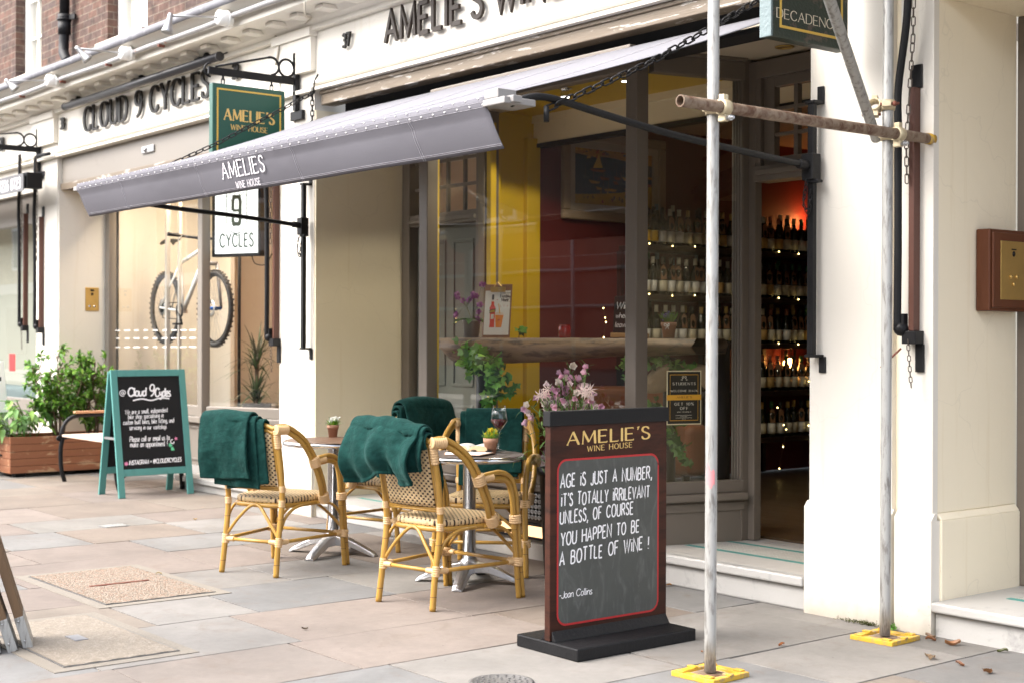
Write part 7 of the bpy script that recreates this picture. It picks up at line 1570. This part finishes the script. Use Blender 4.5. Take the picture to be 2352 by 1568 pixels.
q = at(1861, 508, X=XI + .10)
lamp('glowing_lamp', 'small glowing bulb lamp beside the bottles against the red wall', q, 3.2, (1, .36, .10), .04, .035)
q = at(1812, 835, X=XI + .15); t = lamp('glowing_lantern', 'orange lit lantern among the bottles low on the shelves', q, 1.0, (1, .42, .10), .05, .05)
c = MB()
for a in range(6): c.tube([(.06 * math.cos(a), .06 * math.sin(a), -.13), (.06 * math.cos(a), .06 * math.sin(a), .13)], .006, 6)
c.lathe([(.07, -.14), (.07, -.13)], 16); c.lathe([(.07, .13), (.02, .17)], 16); c.build('cage', M['black'], t)
# live-edge counter with the things standing on it
e0, e1 = Vector((-8.17, 6.0, 0)), Vector((-6.10, 6.47, 0)); dr = (e1 - e0).normalized(); nr = Vector((-dr.y, dr.x, 0)); Ls = (e1 - e0).length; ST = 1.368
t = thing('slab_table', 'tall live edge timber counter standing behind the main window', 'table', e0, math.atan2(dr.y, dr.x))
def sf(u, v):
    x = Ls * u; ed = .03 * math.sin(x * 4.2) + .02 * noise.noise(Vector((x * 3, 0, 2))); th = .135 + .035 * math.sin(x * 2.3 + .6) + .02 * noise.noise(Vector((x * 6, 3, 1))); k = sm(0, .08, u) * (1 - .15 * sm(.9, 1, u)); th *= .35 + .65 * k
    P = [(-.16 - ed, -.02), (-.20 - ed, -.05), (-.20 - ed * .7, -th * .6), (-.15, -th), (.2, -th), (.24, -.03), (.2, 0), (-.14 - ed, 0), (-.16 - ed, -.02)]
    a = P[round(v * 8)]; return (x, a[0] + .012 * noise.noise(Vector((x * 11, a[1] * 30, 0))), ST + a[1] * 1.0 + .004 * noise.noise(Vector((x * 9, a[0] * 9, 4))))
c = MB(); c.grid(sf, 60, 8); c.build('slab', M['slab'], t)
for x in (.28, Ls - .3):
    c = MB(); c.tube([(x, .02, .40), (x, .02, ST - .12)], .04, 12); c.build('leg', M['black'], t)
def on_slab(px, off=0): # a point of the slab top seen at px
    a = at(px, 774, Y=6.2); 
    d0 = at(px, 774, D=1.0) - Vector((0, 0, CAM_H)); k = ((e0 + nr * off).x * dr.y - (e0 + nr * off).y * dr.x) / (d0.x * dr.y - d0.y * dr.x); return Vector((d0.x * k, d0.y * k, ST + .002))
q = on_slab(1139, -.05); t = thing('drinks_clipboard', 'brown clipboard showing an orange drink and red bottle, on the counter', 'clipboard', q, R(12)); t.rotation_euler = (R(-7), 0, R(26)); cw, chh = .105, .37
c = MB(); c.box(-cw, cw, -.003, .003, 0, chh); c.build('board', paint('brown_hardboard', (.25, .135, .075), .55, .1, 10), t, bevel=.006)
c = MB(); c.add([(-cw + .008, -.0036, .018), (cw - .01, -.0036, .018), (cw - .01, -.0036, chh - .045), (-cw + .008, -.0036, chh - .045)], [(0, 1, 2, 3)]); sh = c.build('sheet', M['paper'], t)
c = MB(); c.box(-.055, .055, -.014, -.003, chh - .055, chh - .02); c.tube(catmull([(-.03, -.012, chh - .02), (-.012, -.02, chh), (0, -.02, chh + .012), (.012, -.02, chh), (.03, -.012, chh - .02)], 4), .004, 6); c.build('clip', M['brass'], t, bevel=.003)
cm = MB(); OO = (0, -.0037, 0); UU, VV = (1, 0, 0), (0, 0, 1)
cm.t = (.66, .06, .03); poly2(cm, [(-.056, .07), (-.016, .07), (-.018, .10), (-.014, .19), (-.012, .205), (-.026, .225), (-.027, .25), (-.047, .25), (-.048, .225), (-.060, .205), (-.056, .19), (-.052, .10)], OO, UU, VV, .0003)
cm.t = (.03, .045, .06); poly2(cm, [(-.045, .262), (-.029, .262), (-.029, .298), (-.045, .298)], OO, UU, VV, .0003); poly2(cm, [(-.059, .168), (-.013, .178), (-.013, .20), (-.059, .19)], OO, UU, VV, .0006)
cm.t = (.72, .70, .62); poly2(cm, [(-.046, .128), (-.024, .128), (-.024, .162), (-.046, .162)], OO, UU, VV, .0006); poly2(cm, [(-.045, .25), (-.029, .25), (-.029, .262), (-.045, .262)], OO, UU, VV, .0004)
cm.t = (.78, .24, .015); poly2(cm, [(-.006, .07), (.038, .07), (.05, .155), (-.014, .155)], OO, UU, VV, .0009); cm.t = (.75, .62, .5); poly2(cm, [(-.015, .155), (.051, .155), (.046, .172), (.0, .176), (-.012, .168)], OO, UU, VV, .0009); cm.t = (.75, .42, .02); poly2(cm, [(.018, .165), (.026, .165), (.012, .235), (.006, .233)], OO, UU, VV, .0012)
cm.t = (.6, .1, .03); poly2(cm, [(.006, .115), (.028, .118), (.026, .128), (.006, .125)], OO, UU, VV, .0012)
for a, b in (((.028, .21), (.022, .222)), ((.05, .212), (.05, .226)), ((.072, .21), (.078, .222)), ((.085, .25), (.095, .246)), ((-.01, .262), (.003, .262))): cm.t = (.5, .12, .06); stroke(cm, [a, b], .002, OO, UU, VV, .0004)
cm.build('printed_drink', M['tint'], sh)
c = MB(); text(c, 'Freshly', (.055, -.0037, .276), UU, VV, .022, style='serif', weight=.2, thin=.07, track=.12, align='c', h=.0004); text(c, 'Made', (.055, -.0037, .250), UU, VV, .022, style='serif', weight=.2, thin=.07, track=.12, align='c', h=.0004); text(c, 'TO TAKE AWAY', (.055, -.0037, .304), UU, VV, .008, weight=.2, track=.2, align='c', h=.0004); c.build('lettering', M['letterblack'], sh)
c = MB(); text(c, 'APEROL', (-.036, -.0038, .176), (1, 0, .2), VV, .013, weight=.24, track=.16, align='c', h=.0009, fit=.042); c.build('bottle_lettering', M['goldtrim'], sh)
# orchid
q = on_slab(1083, .05); t = thing('orchid', 'purple orchid in a grey pot at the end of the counter', 'orchid', q)
c = MB(); c.lathe([(.0001, 0), (.05, 0), (.062, .11), (.066, .11), (.066, .125), (.058, .125), (.055, .1), (.0001, .1)], 20); c.build('pot', paint('grey_pot', (.26, .26, .26), .5, .05), t)
st, lf, pe = MB(), MB(), MB(); rg = random.Random(2)
for a in (.3, 1.8, 3.4, 4.6, 5.5): leaf(lf, Vector((0, 0, .12)), Vector((math.cos(a), math.sin(a), .35)), Vector((0, 0, 1)), .15, .065, dk((.07, .15, .05), rg.uniform(.8, 1.3)), .15, .8)
for px, py, tips in ((1070, 700, ((1055, 680), (1048, 672), (1062, 690), (1077, 690), (1085, 680), (1050, 725), (1092, 676))), (1095, 700, ((1107, 655), (1098, 715), (1104, 700), (1100, 735)))):
    mid = at(px, py, Y=q.y) - q; st.tube(catmull([Vector((0, 0, .12)), mid * .6 + Vector((0, 0, .05)), mid], 5), .004, 6)
    for tx, ty in tips:
        tp = at(tx, ty, Y=q.y + rg.uniform(-.03, .03)) - q; st.tube([mid * .9, (mid + tp) / 2 + Vector((0, 0, .01)), tp], .002, 5)
        for m in range(2):
            cc = tp + rvec(rg) * .015; nd = Vector((.5, -.8, .1)).normalized(); s_ = nd.orthogonal().normalized(); u_ = nd.cross(s_)
            for k in range(5): a = 2 * PI * k / 5; leaf(pe, cc, s_ * math.cos(a) + u_ * math.sin(a), nd, .024, .018, dk(rg.choice(((.30, .09, .30), (.42, .2, .42), (.2, .04, .22))), rg.uniform(.8, 1.2)), .1, .3)
st.build('stems', paint('orchid_stem', (.16, .15, .10), .6, .1), t); lf.build('leaves', M['leaf'], t); pe.build('blossom', M['petal'], t)
q = on_slab(1297, -.02); t = thing('candle_jar', 'red glass candle jar standing on the timber counter', 'candle', q); c = MB(); c.lathe([(.0001, 0), (.038, 0), (.042, .006), (.042, .068), (.038, .075), (.038, .085), (.040, .088), (.036, .088), (.034, .074), (.038, .066), (.038, .06), (.0001, .06)], 24); c.build('jar', paint('red_glass', (.32, .012, .012), .15, .05, bump=0, spec=.7), t)
c = MB(); c.lathe([(.0375, .061), (.0001, .062)], 20); c.build('wax', paint('red_wax', (.42, .03, .03), .5), t)
q = on_slab(1446, .02); t = thing('small_chalkboard', 'small handwritten chalkboard on the counter, cut by the window post', 'chalkboard', q); t.rotation_euler = (R(-10), 0, R(30)); c = MB(); c.box(-.115, .115, -.006, .006, .03, .275); b = c.build('board', M['chalk_black'], t, bevel=.003)
c = MB(); c.box(-.125, .125, -.02, .02, 0, .03); c.build('wooden_foot', paint('pale_wood_foot', (.50, .30, .12), .5), t, bevel=.003)
c = MB()
for s, z in (('Wine', .19), ('when you', .13), ('leaving', .07)): text(c, s, (-.10, -.0062, z), (1, 0, 0), (0, 0, 1), .045 if s == 'Wine' else .035, weight=.1, track=.12, slant=.15, h=.0006)
c.build('chalk_writing', M['chalk'], b)
c = MB(); c.box(-.03, .03, -.014, -.006, .235, .258); c.build('clip', M['black'], t)
q = on_slab(1536, .02); t = thing('lavender_pot', 'terracotta pot of lavender with a white bow on the counter', 'flower pot', q); c = MB(); c.lathe([(.0001, 0), (.036, 0), (.046, .075), (.05, .075), (.05, .10), (.044, .10), (.0001, .09)], 22); c.build('pot', M['terracotta'], t)
lf, pe = MB(), MB()
for k in range(120):
    a = rg.uniform(0, 6.28); tl_ = rg.uniform(.05, .8); leaf(lf, Vector((math.cos(a) * .02, math.sin(a) * .02, .095)), Vector((math.cos(a) * math.sin(tl_), math.sin(a) * math.sin(tl_), math.cos(tl_))), Vector((1, 0, .2)), rg.uniform(.05, .085), .006, dk((.14, .28, .05), rg.uniform(.7, 1.3)), .1, .3)
for k in range(16):
    a = rg.uniform(0, 6.28); rr = rg.uniform(0, .055)
    for m in range(14): pe.t = dk((.16, .12, .34), rg.uniform(.8, 1.4)); p_ = Vector((math.cos(a) * rr + rg.gauss(0, .005), math.sin(a) * rr + rg.gauss(0, .005), .125 + rg.uniform(0, .045) - rr * .4)); n_ = rvec(rg); u_ = n_.orthogonal().normalized() * .005; v_ = n_.cross(u_); pe.add([p_ - u_, p_ - v_, p_ + u_, p_ + v_], [(0, 1, 2, 3)])
lf.build('leaves', M['leaf'], t); pe.build('blossom', M['petal'], t)
c = MB(); 
for s in (-1, 1): c.tube(catmull([(.03, -.042, .08), (.03 + s * .018, -.048, .092), (.03 + s * .02, -.048, .075), (.03, -.042, .08), (.03 + s * .014, -.046, .055)], 4), .003, 5)
c.build('bow', M['white'], t)
# ivy hanging from the counter
rg = random.Random(19)
def ivy(label, starts, n=60, L=.055, br=1.0):
    t = thing('ivy', label, 'ivy', starts[0][0]); o = Vector(starts[0][0]); vn, lf = MB(), MB()
    for p0, p1, w, k in starts:
        p0, p1 = Vector(p0) - o, Vector(p1) - o; P = catmull([p0, p0.lerp(p1, .35) + rvec(rg) * .04, p0.lerp(p1, .7) + rvec(rg) * .04, p1], 6); vn.tube(P, .003, 5)
        for j in range(k):
            q = P[rg.randrange(len(P))] + rvec(rg) * w * rg.random(); d = (rvec(rg) + Vector((.3, -.5, -.5))).normalized(); up = (Vector((.5, -.7, .4)) + rvec(rg) * .4).normalized(); col = dk(rg.choice(((.05, .16, .025), (.08, .23, .03), (.13, .32, .05), (.035, .11, .02), (.20, .40, .07))), rg.uniform(.7, 1.2) * br); s_ = d.cross(up).normalized(); l = L * rg.uniform(.6, 1.2); lf.t = col; nn = s_.cross(d)
            lf.add([q, q + s_ * l * .5 + d * l * .1, q + s_ * l * .62 + d * l * .55 + nn * l * .1, q + s_ * l * .25 + d * l * .6, q + d * l * 1.1 - nn * l * .1, q - s_ * l * .25 + d * l * .6, q - s_ * l * .62 + d * l * .55 + nn * l * .1, q - s_ * l * .5 + d * l * .1], [(0, 1, 2, 3), (0, 3, 4, 5), (0, 5, 6, 7)], True)
    vn.build('vine', M['bark'], t); lf.build('foliage', M['leaf'], t); return t
Y_ = 5.86
ivy('bright ivy trailing down from the left end of the counter', [(at(1065, 800, Y=Y_), at(1150, 850, Y=Y_), .10, 90), (at(1120, 850, Y=Y_), at(1140, 965, Y=Y_ + .1), .06, 70), (at(1100, 800, Y=Y_), at(1180, 900, Y=Y_ + .1), .07, 50), (at(1075, 795, Y=Y_), at(1095, 850, Y=Y_), .06, 50)], br=1.3)
Y_ = 6.35
ivy('ivy winding under the right end of the counter behind the lobby glass', [(at(1475, 820, Y=Y_), at(1600, 845, Y=Y_), .07, 70), (at(1450, 830, Y=Y_ - .4), at(1450, 880, Y=Y_ - .4), .05, 24), (at(1490, 920, Y=Y_), at(1560, 960, Y=Y_), .07, 40), (at(1540, 990, Y=Y_), at(1570, 1060, Y=Y_), .05, 46)], br=.9)
ivy('small sprig of ivy rising beside the drinks clipboard', [(at(1192, 778, Y=6.15), at(1200, 758, Y=6.15), .02, 8)])
# leather seats and burlap seen under the counter
t = thing('leather_armchair', 'tan leather armchair in the dim shop behind the flowers', 'armchair', (-7.85, 7.45, .2), R(60))
c = MB(); c.box(-.4, .4, -.4, .3, .16, .36); c.build('seat', M['leather'], t, bevel=.06, seg=4)
c = MB(); c.box(-.42, .42, .26, .42, .16, .80); c.build('backrest', M['leather'], t, bevel=.06, seg=4)
for s in (-1, 1):
    c = MB(); c.box(s * .42 - .09, s * .42 + .09, -.42, .34, .16, .54); c.build('armrest', M['leather'], t, bevel=.06, seg=4)
for x in (-.35, .35):
    for y in (-.35, .35):
        c = MB(); c.box(x - .025, x + .025, y - .025, y + .025, .0, .16); c.build('leg', M['black'], t)
q = at(1510, 838, Y=6.42); t = thing('burlap_cloth', 'ragged burlap cloth hanging under the right end of the counter', 'cloth', q); c = MB(); c.grid(lambda u, v: (-.02 + .55 * u, .05 * math.sin(u * 12 + v * 3) - .12 * v, .02 - .02 * u - (.13 + .06 * math.sin(u * 7)) * v * v), 30, 10); c.build('burlap', paint('burlap', (.30, .21, .12), .9, .15, 30, bump=.5), t, solid=.006)
q = at(1480, 770, Y=6.9); t = thing('black_post', 'slim black column standing inside the shop behind the poster', 'post', (-6.25, 6.75, .2)); c = MB(); c.tube([(0, 0, 0), (0, 0, 1.15)], .05, 14); c.lathe([(.16, 0), (.16, .02), (.06, .03)], 20); c.build('column', M['black'], t)
t = thing('wooden_barrel', 'dark wooden barrel seat inside the open shop door', 'barrel', (-5.95, 8.6, .185)); c = MB(); c.lathe([(.0001, .62), (.22, .62), (.22, .64), (.245, .64), (.28, .42), (.285, .32), (.28, .22), (.245, 0), (.0001, 0)][::-1], 28); b = c.build('staves', M['darkwood'], t)
c = MB()
for z, r in ((.1, .265), (.2, .28), (.44, .28), (.55, .262)): c.lathe([(r, z), (r + .003, z), (r + .003, z + .03), (r, z + .03)], 28)
c.build('hoops', M['black_worn'], t)

# ------------------------------------------------------------------ inside the cycle shop
WR = .385; RYB = 6.50; fw_ = at(494, 709, Y=RYB - .03); rw_ = at(381, 707, Y=RYB)
t = thing('bicycle', 'white framed mountain bicycle hanging in the cycle shop window', 'bicycle', rw_); dv = fw_ - rw_; dv.z = 0; WB = dv.length; t.rotation_euler = (0, 0, math.atan2(dv.y, dv.x)); dz = fw_.z - rw_.z
def wheel(cx, cz, hub):
    c = MB(); pr = [(WR - .036 + .024 * math.cos(a), .024 * math.sin(a)) for a in [2 * PI * k / 10 for k in range(11)]]
    vs, fs, n = [], [], 60
    for k in range(n):
        a = 2 * PI * k / n
        for r, y in pr[:-1]: vs.append((cx + r * math.cos(a), y, cz + r * math.sin(a)))
    for k in range(n):
        for j in range(10): fs.append((k * 10 + j, k * 10 + (j + 1) % 10, ((k + 1) % n) * 10 + (j + 1) % 10, ((k + 1) % n) * 10 + j))
    c.add(vs, fs, True)
    for k in range(44):
        a = 2 * PI * k / 44
        for y, w in ((-.014, .0), (.014, .5)):
            aa = a + w * 2 * PI / 44; d_ = Vector((math.cos(aa), 0, math.sin(aa))); c.obox(Vector((cx, y, cz)) + d_ * (WR - .010), d_ * .005, Vector((-d_.z, 0, d_.x)) * .008, Vector((0, .009, 0)))
    w = c.build('wheel', M['rubber'], t)
    c = MB(); c.lathe([(WR - .068, -.014), (WR - .052, -.014), (WR - .052, .014), (WR - .068, .014), (WR - .068, -.014)], 48, (cx, 0, cz), axis=(0, 1, 0)); c.build('rim', M['black'], w)
    c = MB()
    for k in range(28):
        a = 2 * PI * k / 28; b_ = a + (.5 if k % 2 else -.5); c.tube([(cx + .025 * math.cos(b_), .02 * (1 if k % 4 < 2 else -1), cz + .025 * math.sin(b_)), (cx + (WR - .06) * math.cos(a), 0, cz + (WR - .06) * math.sin(a))], .0013, 4, False)
    c.build('spokes', M['steel'], w)
    c = MB(); c.tube([(cx, -.06, cz), (cx, .06, cz)], .018, 12); c.build('hub', hub, w)
    c = MB(); c.lathe([(.05, 0), (.085, 0), (.085, .003), (.05, .003), (.05, 0)], 28, (cx, -.045, cz), axis=(0, 1, 0)); c.build('brake_disc', M['steel'], w)
wheel(0, 0, M['black']); wheel(WB, dz, M['steelblue'])
ST_, BB, HT, HB = Vector((.36, 0, .47)), Vector((.44, 0, -.04)), Vector((.90, 0, .60)), Vector((.935, 0, .49))
c = MB(); c.tube([BB, ST_], .018, 10); c.tube([ST_ - Vector((0, 0, .02)), HT - Vector((0, 0, .02))], .019, 10); c.tube([BB, HB], .023, 10); c.tube([HB, HT], .024, 10)
for s in (-1, 1): c.tube([(0, s * .065, 0), BB + Vector((-.03, s * .03, 0))], .010, 8); c.tube([(0, s * .065, 0), ST_ + Vector((0, s * .015, -.05))], .009, 8)
c.tube([BB + Vector((0, -.035, 0)), BB + Vector((0, .035, 0))], .026, 12); c.build('frame', M['bikewhite'], t)
c = MB()
for s in (-1, 1): c.tube([(WB, s * .065, dz), (WB - .085, s * .06, .42)], [.014, .021], 10)
c.tube([(WB - .085, -.06, .42), (WB - .085, .06, .42)], .022, 10); c.tube([HB + Vector((.005, 0, -.03)), HB], .022, 10); c.build('fork', M['bikegrey'], t)
c = MB(); c.tube([HT, HT + Vector((-.02, 0, .06))], .016, 8); c.tube([HT + Vector((-.02, 0, .05)), HT + Vector((.05, 0, .07))], .018, 8); c.tube(catmull([HT + Vector((.01, -.37, .10)), HT + Vector((.04, -.1, .075)), HT + Vector((.04, .1, .075)), HT + Vector((.01, .37, .10))], 5), .014, 8)
for s in (-1, 1): c.tube([HT + Vector((.008, s * .27, .095)), HT + Vector((.0, s * .38, .10))], .019, 8); c.bar(HT + Vector((.03, s * .24, .09)), HT + Vector((.10, s * .30, .04)), .012, .014)
c.build('handlebar', M['black'], t)
c = MB(); c.tube([ST_, ST_ + Vector((-.04, 0, .20))], .014, 8); c.build('seat_post', M['black'], t)
c = MB(); c.grid(lambda u, v: (.30 - .30 * u + .02 - .0, (v - .5) * 2 * (.022 + .055 * u ** 2.2), .685 + .02 * u * u - .05 * (2 * v - 1) ** 2 * u + .012 * math.sin(u * 3)), 12, 8); c.build('saddle', M['black'], t, solid=.02)
c = MB(); c.lathe([(.06, 0), (.085, 0), (.085, .005), (.06, .005), (.06, 0)], 26, BB + Vector((0, -.05, 0)), axis=(0, 1, 0)); c.tube([BB + Vector((0, -.06, 0)), BB + Vector((.10, -.065, -.13))], .011, 8); c.box(BB.x + .06, BB.x + .15, -.15, -.075, BB.z - .145, BB.z - .125); c.tube([BB + Vector((0, -.045, .085)), (0, -.045, .045)], .005, 6); c.tube([BB + Vector((0, -.045, -.085)), (.03, -.045, -.11), (0, -.045, -.045)], .005, 6); c.lathe([(.02, -.01), (.055, -.004), (.055, .004), (.02, .01)], 20, (0, -.045, 0), axis=(0, 1, 0)); c.build('crankset', M['black'], t)
c = MB()
for x, z in ((.32, .70), (.92, .70)): c.tube([(x, 0, z), (x - .02, .02, 1.45)], .003, 5)
c.build('hanging_wires', M['black'], t)
# plants in the window
def dracaena(label, p, n, L, rg):
    t = thing('spiky_plant', label, 'plant', p, 0, 'spiky plants in the cycle shop window'); c = MB()
    for k in range(n):
        a = rg.uniform(0, 6.28); el = rg.uniform(.15, 1.4); c.t = dk(rg.choice(((.05, .09, .04), (.08, .13, .06), (.12, .16, .08), (.10, .10, .07))), rg.uniform(.7, 1.3)); d_ = Vector((math.cos(a) * math.cos(el), math.sin(a) * math.cos(el), math.sin(el))); s_ = d_.cross(Vector((0, 0, 1))).normalized(); b0 = Vector((0, 0, rg.uniform(-.12, .1))); l = L * rg.uniform(.7, 1.1); vs = []
        for j in range(6): u = j / 5; q = b0 + d_ * l * u + Vector((0, 0, -.5 * l * u * u * math.cos(el))); w = .014 * (1 - u) + .002; vs += [q - s_ * w, q + s_ * w]
        c.add(vs, [(2 * j, 2 * j + 1, 2 * j + 3, 2 * j + 2) for j in range(5)], True)
    c.build('foliage', M['leaf'], t); c = MB(); c.tube([(0, 0, p.z * 0 - .45), (0, 0, .0)], .02, 8); c.build('stem', M['bark'], t); c = MB(); c.lathe([(.0001, -.72), (.12, -.72), (.15, -.42), (.0001, -.42)], 20); c.build('pot', M['black'], t)
rg = random.Random(6)
q = at(590, 830, Y=7.0); dracaena('upper spiky green plant at the right end of the cycle shop window', q, 60, .46, rg)
q = at(588, 915, Y=6.95); dracaena('lower spiky green plant at the right end of the cycle shop window', q, 56, .42, rg)
q0 = at(550, 600, Y=6.9); t = thing('black_pole', 'thin black upright pole inside the cycle shop window', 'pole', (q0.x, 6.9, .6)); c = MB(); c.tube([(0, 0, 0), (0, 0, 2.4)], .016, 10); c.build('pole', M['black'], t)
# printed marks on the left pane: three rows of small white logos
c = MB(); rg = random.Random(12); wv = at(262, 759, Y=KY + .012).x
for r_, py in enumerate((759, 777, 797)):
    for k in range(9):
        q = at(270 + k * 21.5, py - (k * .1), Y=KY + .012); w = rg.uniform(.09, .15); hgt = .015; x = q.x - w / 2
        while x < q.x + w / 2: b_ = rg.uniform(.006, .012); c.add([(x, q.y, q.z - hgt * rg.uniform(.4, .55)), (x + b_, q.y, q.z - hgt * .5), (x + b_ + .004, q.y, q.z + hgt * rg.uniform(.3, .5)), (x + .004, q.y, q.z + hgt * .45)], [(0, 1, 2, 3)]); x += b_ + .004
c.build('printed_marks', M['white'], kf)
# warm light inside
l = bpy.data.lights.new('shop_light', 'AREA'); l.energy = 24; l.color = (1, .80, .60); l.size = 2.4; l.size_y = .2; l.shape = 'RECTANGLE'
t = thing('ceiling_light', 'lit ceiling light panel inside the cycle shop', 'ceiling lamp', (-12.75, 6.37, 3.08)); o = bpy.data.objects.new('shop_light', l); COL.objects.link(o); o.parent = t; o.location = (0, 0, -.03); c = MB(); c.box(-1.2, 1.2, -.10, .10, -.01, .015); c.build('panel', emit('warm_panel', (1, .8, .55), 3), t)
